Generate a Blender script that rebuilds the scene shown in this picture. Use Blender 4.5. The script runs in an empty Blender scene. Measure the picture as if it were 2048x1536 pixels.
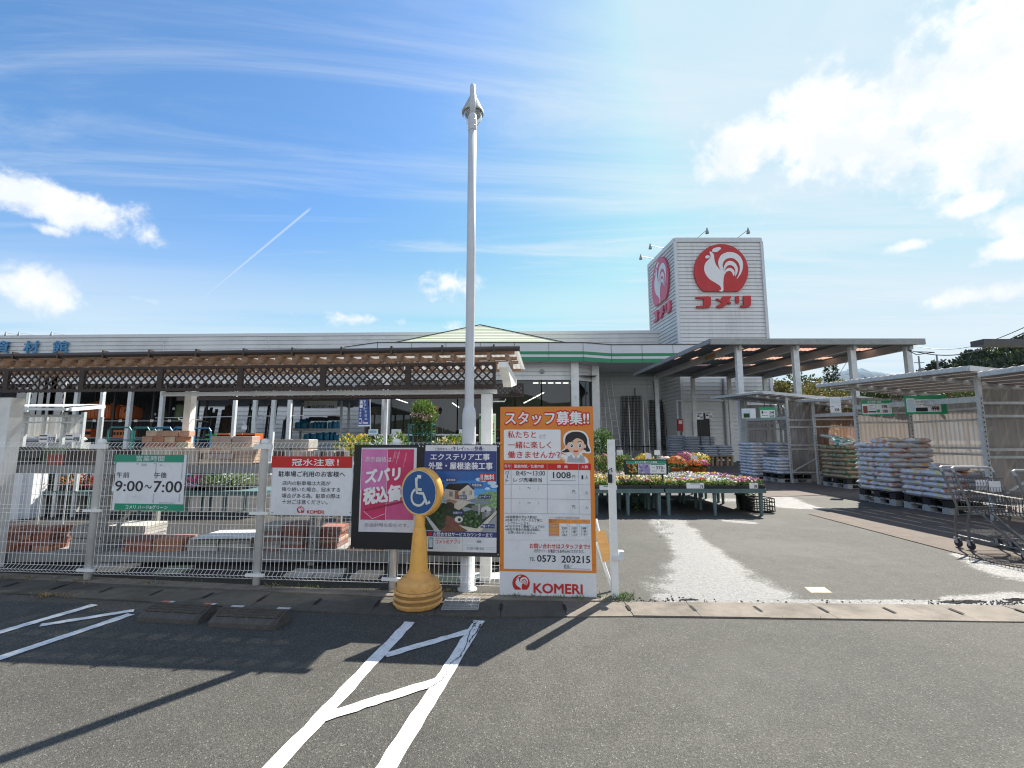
import bpy, math, random
from mathutils import Vector, Matrix
from mathutils.geometry import tessellate_polygon
R = random.Random(11)
S = bpy.context.scene
COL = S.collection
# ------------------------------------------------------------------ camera
F = 917.0; PITCH = math.atan(112 / F); CP, SP = math.cos(PITCH), math.sin(PITCH); H = 1.5
cd = bpy.data.cameras.new('camera'); cam = bpy.data.objects.new('camera', cd); COL.objects.link(cam)
cam.location = (0, 0, H); cam.rotation_euler = (math.pi / 2 + PITCH, 0, 0)
cd.sensor_width = 36; cd.lens = F * 36 / 2048; cd.clip_end = 6000; cd.clip_start = 0.05
S.camera = cam
try: S.cycles.filter_width = 1.15
except Exception: pass
# ------------------------------------------------------------------ light
SUN_AZ, SUN_EL = math.radians(38.7), math.radians(47.8)
S.view_settings.view_transform = 'Standard'; S.view_settings.look = 'None'
S.view_settings.exposure = 1.0; S.view_settings.gamma = 1
sd = bpy.data.lights.new('sun', 'SUN'); sd.energy = 5.0; sd.angle = math.radians(0.5); sd.color = (1, .94, .84)
so = bpy.data.objects.new('sun', sd); COL.objects.link(so)
sdir = Vector((math.sin(SUN_AZ) * math.cos(SUN_EL), math.cos(SUN_AZ) * math.cos(SUN_EL), math.sin(SUN_EL)))
so.rotation_euler = sdir.to_track_quat('Z', 'Y').to_euler(); so.location = (20, 30, 40)

def ray(px, py):
    x = (px - 1024) / F; u = (768 - py) / F
    return Vector((x, CP - u * SP, SP + u * CP))
def at(px, py, Y):
    r = ray(px, py); t = Y / r.y
    return Vector((r.x * t, Y, H + r.z * t))
def gnd(px, py, z=0.0):
    r = ray(px, py); t = (z - H) / r.z
    return Vector((r.x * t, r.y * t, z))

# world: physical sky + clouds placed by direction
W = bpy.data.worlds.new('World'); S.world = W; W.use_nodes = True
nt = W.node_tree; nt.nodes.clear()
def N(tp, **kw):
    n = nt.nodes.new(tp)
    for k, v in kw.items(): setattr(n, k, v)
    return n
def L(a, b): nt.links.new(a, b)
def mth(op, a, b=None, c=None, clamp=False):
    n = N('ShaderNodeMath', operation=op, use_clamp=clamp)
    for i, x in enumerate((a, b, c)):
        if x is None: continue
        if isinstance(x, (int, float)): n.inputs[i].default_value = x
        else: L(x, n.inputs[i])
    return n.outputs[0]
def dot(vsock, vec):
    n = N('ShaderNodeVectorMath', operation='DOT_PRODUCT'); L(vsock, n.inputs[0]); n.inputs[1].default_value = vec
    return n.outputs['Value']
def sstep(x, a, b):
    n = N('ShaderNodeMapRange', interpolation_type='SMOOTHSTEP'); L(x, n.inputs[0])
    n.inputs[1].default_value = a; n.inputs[2].default_value = b
    return n.outputs[0]
def mixc(fac, a, b):
    n = N('ShaderNodeMix', data_type='RGBA'); L(fac, n.inputs[0])
    for i, x in ((6, a), (7, b)):
        if isinstance(x, tuple): n.inputs[i].default_value = x
        else: L(x, n.inputs[i])
    return n.outputs[2]
def noise_at(vec, scale, detail=6, rough=.6, dist=0.0):
    n = N('ShaderNodeTexNoise'); L(vec, n.inputs['Vector'])
    n.inputs['Scale'].default_value = scale; n.inputs['Detail'].default_value = detail
    n.inputs['Roughness'].default_value = rough; n.inputs['Distortion'].default_value = dist
    return n.outputs['Fac']
sky = N('ShaderNodeTexSky', sky_type='NISHITA', sun_disc=False, sun_elevation=SUN_EL, sun_rotation=SUN_AZ,
        air_density=1.15, dust_density=0.7, ozone_density=2.6)
tc = N('ShaderNodeTexCoord'); D = tc.outputs['Generated']
sx = N('ShaderNodeSeparateXYZ'); L(D, sx.inputs[0]); dz = mth('MAXIMUM', sx.outputs[2], 0.03)
# thin high cirrus, on a plane overhead
pl = N('ShaderNodeCombineXYZ')
L(mth('DIVIDE', sx.outputs[0], dz), pl.inputs[0]); L(mth('DIVIDE', sx.outputs[1], dz), pl.inputs[1])
mp = N('ShaderNodeMapping'); mp.inputs['Rotation'].default_value = (0, 0, math.radians(-58)); mp.inputs['Scale'].default_value = (.34, 1.9, 1)
L(pl.outputs[0], mp.inputs[0])
ci = noise_at(mp.outputs[0], 1.25, 10, .66, 1.1)
rightness = sstep(dot(D, (0.80, 0.55, 0.25)), 0.30, 0.95)
cbias = mth('MULTIPLY_ADD', rightness, 0.16, mth('SUBTRACT', ci, .02))
cir = mth('MULTIPLY', sstep(cbias, 0.42, 0.87), 0.60)
band = noise_at(mp.outputs[0], .45, 5, .55, .3)
low = mth('MULTIPLY', sstep(sx.outputs[2], .46, .10), sstep(band, .26, .60))
cir = mth('MAXIMUM', cir, mth('MULTIPLY', low, .66))
# cumulus: soft ellipses broken up by noise
def cumulus():
    best = None
    n1 = noise_at(D, 9, 8, .62, .25); n2 = noise_at(D, 30, 6, .6)
    wob = mth('ADD', mth('MULTIPLY', mth('SUBTRACT', n1, .5), 3.2), mth('MULTIPLY', mth('SUBTRACT', n2, .5), 1.1))
    for (px, py, a, b, k) in ((55, 580, 128, 50, 1.0), (135, 415, 128, 46, 1.0), (25, 385, 80, 36, .9), (915, 572, 72, 34, 1.0),
                           (285, 598, 85, 22, .7), (95, 458, 60, 20, .5), (1510, 290, 95, 66, 1.05), (1640, 240, 150, 78, 1.1), (1840, 205, 260, 120, 1.2), (2030, 150, 220, 170, 1.2),
                           (1960, 20, 90, 30, .8), (1830, 488, 70, 18, .7), (1950, 405, 70, 26, .8), (2035, 440, 60, 40, .8), (2020, 500, 60, 30, .9), (1960, 590, 130, 30, .7),
                           (760, 640, 260, 26, .35)):
        c = ray(px, py).normalized(); r = Vector((c.y, -c.x, 0)).normalized(); u = r.cross(c).normalized() * (1 if r.cross(c).z > 0 else -1)
        m = 1.0 / ray(px, py).length
        e1 = mth('MULTIPLY', dot(D, r), F / a / m); e2 = mth('MULTIPLY', dot(D, u), F / b / m)
        fr = mth('MULTIPLY', sstep(dot(D, c), .2, .5), k)
        e = mth('SUBTRACT', fr, mth('SQRT', mth('ADD', mth('MULTIPLY', e1, e1), mth('MULTIPLY', e2, e2))))
        best = e if best is None else mth('MAXIMUM', best, e)
    return sstep(mth('ADD', best, wob), -.14, .66)
cu = cumulus()
# one thin contrail
ca, cb = ray(372, 624).normalized(), ray(622, 416).normalized(); cn = ca.cross(cb).normalized()
ce = (cb - ca).normalized(); s0, s1 = ca.dot(ce), cb.dot(ce)
along = dot(D, ce)
taper = mth('MULTIPLY', sstep(along, s0 - .03, s0 + .02), sstep(along, s1 + .004, s1 - .01))
dist = mth('ABSOLUTE', dot(D, cn))
con = mth('MULTIPLY', mth('MULTIPLY', sstep(dist, .0030, .0004), taper), mth('MULTIPLY', sstep(dot(D, ca), .8, .9), .45))
cirm = mth('MAXIMUM', cir, con)
SKY_WHITE = (7.9, 8.5, 9.0, 1); CU_WHITE = (10.4, 10.5, 10.7, 1); CU_GREY = (8.4, 8.9, 9.4, 1)
skc = N('ShaderNodeHueSaturation'); skc.inputs['Saturation'].default_value = 1.05
tint = N('ShaderNodeVectorMath', operation='MULTIPLY'); L(sky.outputs[0], tint.inputs[0]); tint.inputs[1].default_value = (1.20, 1.52, 1.74); L(tint.outputs[0], skc.inputs['Color'])
lim = N('ShaderNodeVectorMath', operation='MINIMUM'); L(skc.outputs[0], lim.inputs[0]); lim.inputs[1].default_value = (5.6, 7.5, 8.7)
c1 = mixc(cirm, lim.outputs[0], SKY_WHITE)
shade = sstep(noise_at(D, 11, 5, .6), .40, .62)
c2 = mixc(cu, c1, mixc(shade, CU_GREY, CU_WHITE))
# added fill: unseen bright clouds behind the viewer, lifting surfaces that face the camera
fill_clouds = mth('MULTIPLY', sstep(mth('MULTIPLY', sx.outputs[1], -1.0), .05, .45), mth('MULTIPLY', sstep(sx.outputs[2], .92, .45), sstep(noise_at(D, 3.2, 7, .6, .3), .36, .54)))
c2 = mixc(fill_clouds, c2, (11.0, 11.4, 12.0, 1))
bg = N('ShaderNodeBackground'); L(c2, bg.inputs[0]); bg.inputs[1].default_value = 0.055
out = N('ShaderNodeOutputWorld'); L(bg.outputs[0], out.inputs[0])

# ------------------------------------------------------------------ materials
def lin(h):
    h = h.lstrip('#'); r = [int(h[i:i + 2], 16) / 255 for i in (0, 2, 4)]
    return tuple(c / 12.92 if c <= .04045 else ((c + .055) / 1.055) ** 2.4 for c in r)
MC = {}
def mat(name, col, rough=.6, metal=0.0, var=.12, scale=5.0, bump=0.0, bscale=60.0, rand=0.0, alpha=1.0, trans=0.0, stretch=None, dirt=None, dirtamt=.0, spec=.5):
    if name in MC: return MC[name]
    if isinstance(col, str): col = lin(col)
    m = bpy.data.materials.new(name); m.use_nodes = True; t = m.node_tree; b = t.nodes['Principled BSDF']
    tcn = t.nodes.new('ShaderNodeTexCoord'); vec = tcn.outputs['Object']
    if stretch:
        mpn = t.nodes.new('ShaderNodeMapping'); mpn.inputs['Scale'].default_value = stretch; t.links.new(vec, mpn.inputs[0]); vec2 = mpn.outputs[0]
    else: vec2 = vec
    nz = t.nodes.new('ShaderNodeTexNoise'); nz.inputs['Scale'].default_value = scale; nz.inputs['Detail'].default_value = 6; nz.inputs['Roughness'].default_value = .65
    t.links.new(vec2, nz.inputs['Vector'])
    mx = t.nodes.new('ShaderNodeMix'); mx.data_type = 'RGBA'
    mx.inputs[6].default_value = tuple(c * (1 - var) for c in col) + (1,); mx.inputs[7].default_value = tuple(min(1, c * (1 + var)) for c in col) + (1,)
    mr = t.nodes.new('ShaderNodeMapRange'); mr.inputs[1].default_value = .3; mr.inputs[2].default_value = .7
    t.links.new(nz.outputs['Fac'], mr.inputs[0]); t.links.new(mr.outputs[0], mx.inputs[0])
    cs = mx.outputs[2]
    if dirt:
        n2 = t.nodes.new('ShaderNodeTexNoise'); n2.inputs['Scale'].default_value = scale * .45; n2.inputs['Detail'].default_value = 8; n2.inputs['Roughness'].default_value = .75
        t.links.new(vec2, n2.inputs['Vector'])
        m2 = t.nodes.new('ShaderNodeMapRange'); m2.inputs[1].default_value = .48; m2.inputs[2].default_value = .75; m2.inputs[4].default_value = dirtamt
        t.links.new(n2.outputs['Fac'], m2.inputs[0])
        mxd = t.nodes.new('ShaderNodeMix'); mxd.data_type = 'RGBA'; mxd.inputs[7].default_value = (lin(dirt) if isinstance(dirt, str) else dirt) + (1,)
        t.links.new(m2.outputs[0], mxd.inputs[0]); t.links.new(cs, mxd.inputs[6]); cs = mxd.outputs[2]
    if rand:
        oi = t.nodes.new('ShaderNodeObjectInfo'); hv = t.nodes.new('ShaderNodeHueSaturation')
        r2 = t.nodes.new('ShaderNodeMapRange'); r2.inputs[3].default_value = 1 - rand; r2.inputs[4].default_value = 1 + rand
        t.links.new(oi.outputs['Random'], r2.inputs[0]); t.links.new(r2.outputs[0], hv.inputs['Value']); t.links.new(cs, hv.inputs['Color']); cs = hv.outputs[0]
    t.links.new(cs, b.inputs['Base Color'])
    b.inputs['Roughness'].default_value = rough; b.inputs['Metallic'].default_value = metal; b.inputs['Specular IOR Level'].default_value = spec
    if bump:
        nb = t.nodes.new('ShaderNodeTexNoise'); nb.inputs['Scale'].default_value = bscale; nb.inputs['Detail'].default_value = 4; t.links.new(vec, nb.inputs['Vector'])
        bp = t.nodes.new('ShaderNodeBump'); bp.inputs['Strength'].default_value = bump; bp.inputs['Distance'].default_value = .02
        t.links.new(nb.outputs['Fac'], bp.inputs['Height']); t.links.new(bp.outputs[0], b.inputs['Normal'])
    if alpha < 1 or trans:
        # thin sheet: part see-through, part translucent
        outn = t.nodes['Material Output']; tr = t.nodes.new('ShaderNodeBsdfTransparent'); tl = t.nodes.new('ShaderNodeBsdfTranslucent')
        t.links.new(cs, tl.inputs[0]); ms = t.nodes.new('ShaderNodeMixShader'); ms.inputs[0].default_value = trans
        t.links.new(b.outputs[0], ms.inputs[1]); t.links.new(tl.outputs[0], ms.inputs[2])
        m3 = t.nodes.new('ShaderNodeMixShader'); m3.inputs[0].default_value = alpha
        t.links.new(tr.outputs[0], m3.inputs[1]); t.links.new(ms.outputs[0], m3.inputs[2]); t.links.new(m3.outputs[0], outn.inputs[0])
    MC[name] = m
    return m

# ------------------------------------------------------------------ mesh builder
class MB:
    def __init__(s, *mats): s.v = []; s.f = []; s.mi = []; s.sm = []; s.mats = list(mats); s.cur = 0; s.smooth = False
    def use(s, m):
        if m not in s.mats: s.mats.append(m)
        s.cur = s.mats.index(m); return s
    def add(s, vs, fs):
        o = len(s.v); s.v.extend(tuple(v) for v in vs)
        for f in fs: s.f.append(tuple(i + o for i in f)); s.mi.append(s.cur); s.sm.append(s.smooth)
    def hexa(s, p):  # 8 pts: bottom 4 ccw, top 4 ccw
        s.add(p, [(3, 2, 1, 0), (4, 5, 6, 7), (0, 1, 5, 4), (1, 2, 6, 5), (2, 3, 7, 6), (3, 0, 4, 7)])
    def box(s, x0, x1, y0, y1, z0, z1):
        s.hexa([(x0, y0, z0), (x1, y0, z0), (x1, y1, z0), (x0, y1, z0), (x0, y0, z1), (x1, y0, z1), (x1, y1, z1), (x0, y1, z1)])
    def bar(s, a, b, w, h, up=(0, 0, 1)):
        a = Vector(a); b = Vector(b); d = (b - a).normalized(); up = Vector(up)
        sd = d.cross(up)
        if sd.length < 1e-4: sd = d.cross(Vector((0, 1, 0)))
        sd.normalize(); u = sd.cross(d).normalized(); sd = sd * w / 2; u = u * h / 2
        s.hexa([a - sd - u, a + sd - u, b + sd - u, b - sd - u, a - sd + u, a + sd + u, b + sd + u, b - sd + u])
    def tube(s, pts, r, n=8, cap=True):
        pts = [Vector(p) for p in pts]; m = len(pts); rr = r if isinstance(r, (list, tuple)) else [r] * m
        rings = []; ref = None
        for i, p in enumerate(pts):
            d = (pts[min(i + 1, m - 1)] - pts[max(i - 1, 0)])
            if d.length < 1e-7: d = Vector((0, 0, 1))
            d.normalize()
            if ref is None: ref = d.orthogonal().normalized()
            ref = (ref - d * ref.dot(d))
            if ref.length < 1e-5: ref = d.orthogonal()
            ref.normalize(); q = d.cross(ref)
            rings.append([p + (ref * math.cos(2 * math.pi * k / n) + q * math.sin(2 * math.pi * k / n)) * rr[i] for k in range(n)])
        vs = [v for rg in rings for v in rg]; fs = []
        for i in range(m - 1):
            for k in range(n):
                k2 = (k + 1) % n; fs.append((i * n + k, i * n + k2, (i + 1) * n + k2, (i + 1) * n + k))
        if cap: fs.append(tuple(range(n - 1, -1, -1))); fs.append(tuple((m - 1) * n + k for k in range(n)))
        s.add(vs, fs)
    def lathe(s, prof, c=(0, 0, 0), n=24, M=None):
        c = Vector(c); vs = []; fs = []
        for (r, z) in prof:
            for k in range(n):
                v = Vector((r * math.cos(2 * math.pi * k / n), r * math.sin(2 * math.pi * k / n), z))
                if M is not None: v = M @ v
                vs.append(c + v)
        for i in range(len(prof) - 1):
            for k in range(n):
                k2 = (k + 1) % n; fs.append((i * n + k, i * n + k2, (i + 1) * n + k2, (i + 1) * n + k))
        fs.append(tuple(range(n - 1, -1, -1))); fs.append(tuple((len(prof) - 1) * n + k for k in range(n)))
        s.add(vs, fs)
    def poly(s, pts):
        pts = [Vector(p) for p in pts]
        s.add(pts, [tuple(t) for t in tessellate_polygon([pts])])
    def prism(s, pts, ext):  # planar polygon extruded by vector
        pts = [Vector(p) for p in pts]; ext = Vector(ext); n = len(pts)
        tris = [tuple(t) for t in tessellate_polygon([pts])]
        fs = list(tris) + [tuple(i + n for i in reversed(t)) for t in tris] + [(i, (i + 1) % n, (i + 1) % n + n, i + n) for i in range(n)]
        s.add(pts + [p + ext for p in pts], fs)
    def ball(s, c, r, nu=10, nv=7):
        c = Vector(c); r = Vector(r) if not isinstance(r, (int, float)) else Vector((r, r, r)); vs = []; fs = []
        for i in range(nv + 1):
            th = math.pi * i / nv
            for k in range(nu):
                ph = 2 * math.pi * k / nu
                vs.append(c + Vector((r.x * math.sin(th) * math.cos(ph), r.y * math.sin(th) * math.sin(ph), r.z * math.cos(th))))
        for i in range(nv):
            for k in range(nu):
                k2 = (k + 1) % nu; fs.append((i * nu + k, (i + 1) * nu + k, (i + 1) * nu + k2, i * nu + k2))
        s.add(vs, fs)
    def leaf(s, p, d, l, w):
        p = Vector(p); d = Vector(d).normalized(); q = d.cross(Vector((R.uniform(-1, 1), R.uniform(-1, 1), R.uniform(-1, 1))))
        if q.length < 1e-3: q = d.orthogonal()
        q.normalize(); up = d.cross(q) * (.12 * l)
        s.add([p, p + d * l * .5 + q * w / 2 + up, p + d * l, p + d * l * .5 - q * w / 2 + up], [(0, 1, 2, 3)])
    def build(s, name, parent=None, loc=None):
        me = bpy.data.meshes.new(name)
        if parent is not None:
            off = Vector((0, 0, 0)); q = parent
            while q is not None: off += q.location; q = q.parent
        elif loc is not None: off = Vector(loc)
        else:
            xs = [v[0] for v in s.v]; ys = [v[1] for v in s.v]; zs = [v[2] for v in s.v]
            off = Vector(((min(xs) + max(xs)) / 2, (min(ys) + max(ys)) / 2, min(zs)))
        me.from_pydata([(v[0] - off.x, v[1] - off.y, v[2] - off.z) for v in s.v], [], s.f)
        for m in s.mats: me.materials.append(m)
        me.polygons.foreach_set('material_index', s.mi); me.polygons.foreach_set('use_smooth', s.sm)
        me.update()
        o = bpy.data.objects.new(name, me); COL.objects.link(o)
        if parent is not None: o.parent = parent
        else: o.location = off
        return o
def tag(o, label, cat, group=None):
    o['label'] = label; o['category'] = cat
    if 'kind' not in o: o['kind'] = 'thing'
    if group: o['group'] = group
    return o
def thing(name, label, cat, loc=(0, 0, 0), group=None):
    o = bpy.data.objects.new(name, None); o.empty_display_size = .1; COL.objects.link(o); o.location = loc
    return tag(o, label, cat, group)
def struct(mb, name): o = mb.build(name); o['kind'] = 'structure'; return o
KIDS = {}
def dup(root, loc, rz=0.0, label=None, group=None):
    def cp(o, par):
        c = o.copy(); COL.objects.link(c); c.parent = par
        for ch in o.children: cp(ch, c)
        return c
    r = cp(root, None); r.location = loc; r.rotation_euler = (0, 0, rz)
    if label: r['label'] = label
    if group: r['group'] = group
    return r
def smooth_pts(pts, k=6, closed=True):
    out = []; n = len(pts)
    for i in range(n if closed else n - 1):
        p0, p1, p2, p3 = [Vector(pts[(i + j) % n] if closed else pts[max(0, min(n - 1, i + j))]) for j in (-1, 0, 1, 2)]
        for q in range(k):
            t = q / k
            out.append(.5 * ((2 * p1) + (p2 - p0) * t + (2 * p0 - 5 * p1 + 4 * p2 - p3) * t * t + (3 * p1 - p0 - 3 * p2 + p3) * t ** 3))
    if not closed: out.append(Vector(pts[-1]))
    return out

# ------------------------------------------------------------------ lettering
FC = bpy.data.curves.new('lettering_source', 'FONT'); FC.resolution_u = 3; FO = bpy.data.objects.new('lettering_source', FC); COL.objects.link(FO)
TCACHE = {}
def text_geo(body, bold):
    key = (body, round(bold, 4))
    if key in TCACHE: return TCACHE[key]
    FC.body = body; FC.offset = bold; FC.resolution_u = 3
    bpy.context.view_layer.update()
    me = bpy.data.meshes.new_from_object(FO.evaluated_get(bpy.context.evaluated_depsgraph_get()))
    vs = [v.co.copy() for v in me.vertices]; fs = [tuple(p.vertices) for p in me.polygons]
    bpy.data.meshes.remove(me); TCACHE[key] = (vs, fs)
    return vs, fs
class Panel:
    """A vertical flat sign in the world; marks on it are given in zoomed-photo coordinates and cast onto its plane."""
    def __init__(s, P, u, zoom=(0, 0, 1)):
        s.P = Vector(P); s.u = Vector(u).normalized(); s.v = Vector((0, 0, 1)); s.n = s.u.cross(s.v).normalized(); s.zoom = zoom; s.layers = {}; s.base = 'print'
        if s.n.y > 0 and abs(s.n.y) > .01: s.n = -s.n
    def loc(s, zx, zy):
        r = ray(s.zoom[0] + zx / s.zoom[2], s.zoom[1] + zy / s.zoom[2]); o = Vector((0, 0, H))
        t = (s.P - o).dot(s.n) / r.dot(s.n); q = o + r * t - s.P
        return q.dot(s.u), q.z
    def box2(s, x0, y0, x1, y1):
        xm, ym = (x0 + x1) / 2, (y0 + y1) / 2
        return s.loc(x0, ym)[0], s.loc(x1, ym)[0], s.loc(xm, y1)[1], s.loc(xm, y0)[1]   # a0,a1,z0,z1
    def w(s, a, z, d=0.0): return s.P + s.u * a + s.v * z + s.n * d
    def mb(s, key, m):
        if key in ('print', 'lettering', 'edge_trim', 'face', 'symbol'): key = s.base
        if key not in s.layers: s.layers[key] = MB(m)
        return s.layers[key].use(m)
    def rect(s, x0, y0, x1, y1, m, lay=1, key='print'):
        a0, a1, z0, z1 = s.box2(x0, y0, x1, y1); d = .0012 * lay
        s.mb(key, m).add([s.w(a0, z0, d), s.w(a1, z0, d), s.w(a1, z1, d), s.w(a0, z1, d)], [(0, 1, 2, 3)])
    def poly(s, pts, m, lay=1, key='print'):
        d = .0012 * lay; s.mb(key, m).poly([s.w(*s.loc(*p), d) for p in pts])
    def stroke(s, pts, wd, m, lay=1, key='print'):
        L_ = [Vector(s.loc(*p)) for p in pts]; d = .0012 * lay; b = s.mb(key, m); a0 = s.loc(0, 0); wd = wd / s.zoom[2] * abs(s.loc(s.zoom[2], 0)[0] - a0[0])
        vs = []
        for i, p in enumerate(L_):
            t = (L_[min(i + 1, len(L_) - 1)] - L_[max(0, i - 1)]).normalized(); q = Vector((-t.y, t.x)) * wd / 2
            vs += [s.w(*(p + q), d), s.w(*(p - q), d)]
        b.add(vs, [(2 * i, 2 * i + 1, 2 * i + 3, 2 * i + 2) for i in range(len(L_) - 1)])
    def disc(s, cx, cy, r, m, lay=1, key='print', ry=None, n=40):
        s.poly([(cx + r * math.cos(2 * math.pi * k / n), cy + (ry or r) * math.sin(2 * math.pi * k / n)) for k in range(n)], m, lay, key)
    def text(s, body, x0, y0, x1, y1, m, lay=2, bold=0.0, key='lettering', rise=0.0):
        vs, fs = text_geo(body, 0)
        if not vs: return
        X0, X1 = min(v.x for v in vs), max(v.x for v in vs); Y0, Y1 = min(v.y for v in vs), max(v.y for v in vs)
        a0, a1, z0, z1 = s.box2(x0, y0, x1, y1); d = .0012 * lay; b = s.mb(key, m); sx_, sy_ = (a1 - a0) / max(1e-6, X1 - X0), (z1 - z0) / max(1e-6, Y1 - Y0)
        # a heavier weight = the same glyphs set several times, each a hair in front of the last
        hgt = z1 - z0; r_ = bold * hgt; ring = [(0, 0)] if bold < .004 else [(r_ * math.cos(k * math.pi / 4), r_ * math.sin(k * math.pi / 4)) for k in range(8)] if bold > .03 else [(r_, 0), (-r_, 0), (0, r_ * .7), (0, -r_ * .7)]
        sx_ = (a1 - a0 - 2 * r_) / max(1e-6, X1 - X0); sy_ = (z1 - z0 - 1.4 * r_) / max(1e-6, Y1 - Y0)
        for j, (ox, oz) in enumerate(ring):
            b.add([s.w(a0 + r_ + ox + (v.x - X0) * sx_, z0 + .7 * r_ + oz + (v.y - Y0) * sy_ + rise * ((v.x - X0) / (X1 - X0) - .5) * (a1 - a0), d + j * .00012) for v in vs], fs)
    def slab(s, x0, y0, x1, y1, m, th=.01, name='board', parent=None):
        a0, a1, z0, z1 = s.box2(x0, y0, x1, y1); s.base = name; b = s.mb('print', m); b.prism([s.w(a0, z0), s.w(a1, z0), s.w(a1, z1), s.w(a0, z1)], -s.n * th)
    def finish(s, parent):
        for k, b in s.layers.items(): b.build(k, parent)
        s.layers = {}
ROOSTER = dict(
    body=[(925,388),(950,392),(975,425),(982,480),(998,535),(1025,575),(1055,602),(1085,605),(1112,600),(1105,640),(1092,690),(1086,760),(1085,850),(1035,850),(1055,838),(1060,818),(1040,785),(990,752),(930,715),(890,670),(866,620),(863,560),(885,510),(925,470),(938,440),(930,412)],
    t1=[(1055,600),(1030,550),(1030,490),(1060,430),(1110,402),(1160,392),(1220,402),(1270,432),(1305,480),(1318,540),(1310,600),(1285,660),(1240,712),(1265,660),(1280,600),(1275,545),(1250,500),(1210,470),(1165,462),(1120,475),(1090,505),(1078,550),(1085,604)],
    t2=[(1088,602),(1095,560),(1120,515),(1160,497),(1200,505),(1235,535),(1255,580),(1252,630),(1225,680),(1228,630),(1222,590),(1200,558),(1165,545),(1135,555),(1112,580),(1108,606)],
    t3=[(1108,612),(1135,585),(1170,580),(1205,600),(1222,640),(1205,675),(1195,645),(1175,620),(1145,615),(1120,630),(1103,655)],
    comb=[(955,385),(965,355),(1000,340),(1030,335),(1055,340),(1060,355),(1040,370),(1015,390),(985,393)],
    wattle=[(875,450),(885,435),(910,432),(930,440),(920,460),(895,468),(878,462)])
def rooster_disc(n=48):
    pts = []
    for k in range(n):
        a = 2 * math.pi * k / n; x, y = 1063 + 317 * math.cos(a), 612 + 315 * math.sin(a)
        if y < 850: pts.append((x, y))
    ang = sorted(pts, key=lambda p: math.atan2(p[1] - 612, p[0] - 1063)); 
    i = max(range(len(ang)), key=lambda j: (math.atan2(ang[(j + 1) % len(ang)][1] - 612, ang[(j + 1) % len(ang)][0] - 1063) - math.atan2(ang[j][1] - 612, ang[j][0] - 1063)) % (2 * math.pi))
    # order so that the gap (flat bottom) is closed by its two ends
    seq = ang[i + 1:] + ang[:i + 1]
    dx = math.sqrt(317 ** 2 - 238 ** 2)
    return seq + [(1063 + dx * (1 if seq[-1][0] > 1063 else -1), 850), (1063 - dx * (1 if seq[-1][0] > 1063 else -1), 850)]
def small_logo(P, cx, cy, r, red, white, lay=2):
    k = r / 317
    P.poly([(cx + (x - 1063) * k, cy + (y - 612) * k) for x, y in rooster_disc()], red, lay, 'emblem')
    for nm, pts in ROOSTER.items():
        P.poly([(cx + (x - 1063) * k, cy + (y - 612) * k) for x, y in pts], white, lay + 1, 'emblem')
# ================================================================== palette
WHITE = mat('white_paint', (.80, .80, .78), .45, var=.06, scale=3, dirt='#7d7a70', dirtamt=.35)
WHITE2 = mat('white_steel', (.66, .69, .70), .4, var=.08, scale=8, dirt='#6f7268', dirtamt=.4)
SIDING = mat('grey_siding', (.70, .71, .70), .5, var=.06, scale=.9, stretch=(1.3, 1.3, .16), dirt='#6d6f64', dirtamt=.5)
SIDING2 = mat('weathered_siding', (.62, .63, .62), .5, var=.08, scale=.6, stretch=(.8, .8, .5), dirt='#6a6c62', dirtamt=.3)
TRIM = mat('grey_trim', (.62, .64, .66), .45, var=.05)
FASC = mat('white_fascia', (.66, .68, .70), .4, var=.04, scale=1.2)
GREEN = mat('green_stripe', (.02, .24, .105), .4, var=.05)
DARKF = mat('dark_frame', (.03, .03, .032), .4, var=.1)
BLUEL = mat('blue_letter', (.06, .25, .47), .45, var=.12, dirt='#4a6a86', dirtamt=.4)
RED = mat('red_print', (.50, .018, .02), .4, var=.08, scale=1.5)
REDF = mat('faded_red', (.58, .10, .17), .45, var=.12, scale=.7)
EMBW = mat('emblem_white', (.78, .78, .78), .4, var=.05)
GALV = mat('galvanised_steel', (.56, .58, .58), .45, .3, var=.18, scale=14)
GREYM = mat('grey_metal', (.30, .31, .31), .5, .3, var=.15, scale=6)
ROOFU = mat('roof_sheet_grey', (.15, .172, .20), .55, var=.15, scale=2, stretch=(3, .4, 1))
PEACH = mat('rusty_skylight_sheet', (.66, .37, .26), .6, var=.25, scale=8, alpha=.94, trans=.5)
BLACK = mat('black_plastic', (.012, .012, .013), .45, var=.2, scale=12)
GLASSD = bpy.data.materials.new('shop_glass'); GLASSD.use_nodes = True
_t = GLASSD.node_tree; _t.nodes.clear(); _o = _t.nodes.new('ShaderNodeOutputMaterial'); _m = _t.nodes.new('ShaderNodeMixShader'); _g = _t.nodes.new('ShaderNodeBsdfGlossy'); _r = _t.nodes.new('ShaderNodeBsdfTransparent')
_f = _t.nodes.new('ShaderNodeFresnel'); _f.inputs[0].default_value = 1.7; _g.inputs['Roughness'].default_value = .015; _g.inputs['Color'].default_value = (.85, .88, .9, 1); _r.inputs[0].default_value = (.55, .58, .58, 1)
_t.links.new(_f.outputs[0], _m.inputs[0]); _t.links.new(_r.outputs[0], _m.inputs[1]); _t.links.new(_g.outputs[0], _m.inputs[2]); _t.links.new(_m.outputs[0], _o.inputs[0])
LAMP = bpy.data.materials.new('lit_tube'); LAMP.use_nodes = True; LAMP.node_tree.nodes['Principled BSDF'].inputs['Emission Color'].default_value = (1, .98, .9, 1); LAMP.node_tree.nodes['Principled BSDF'].inputs['Emission Strength'].default_value = 2.2

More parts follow.
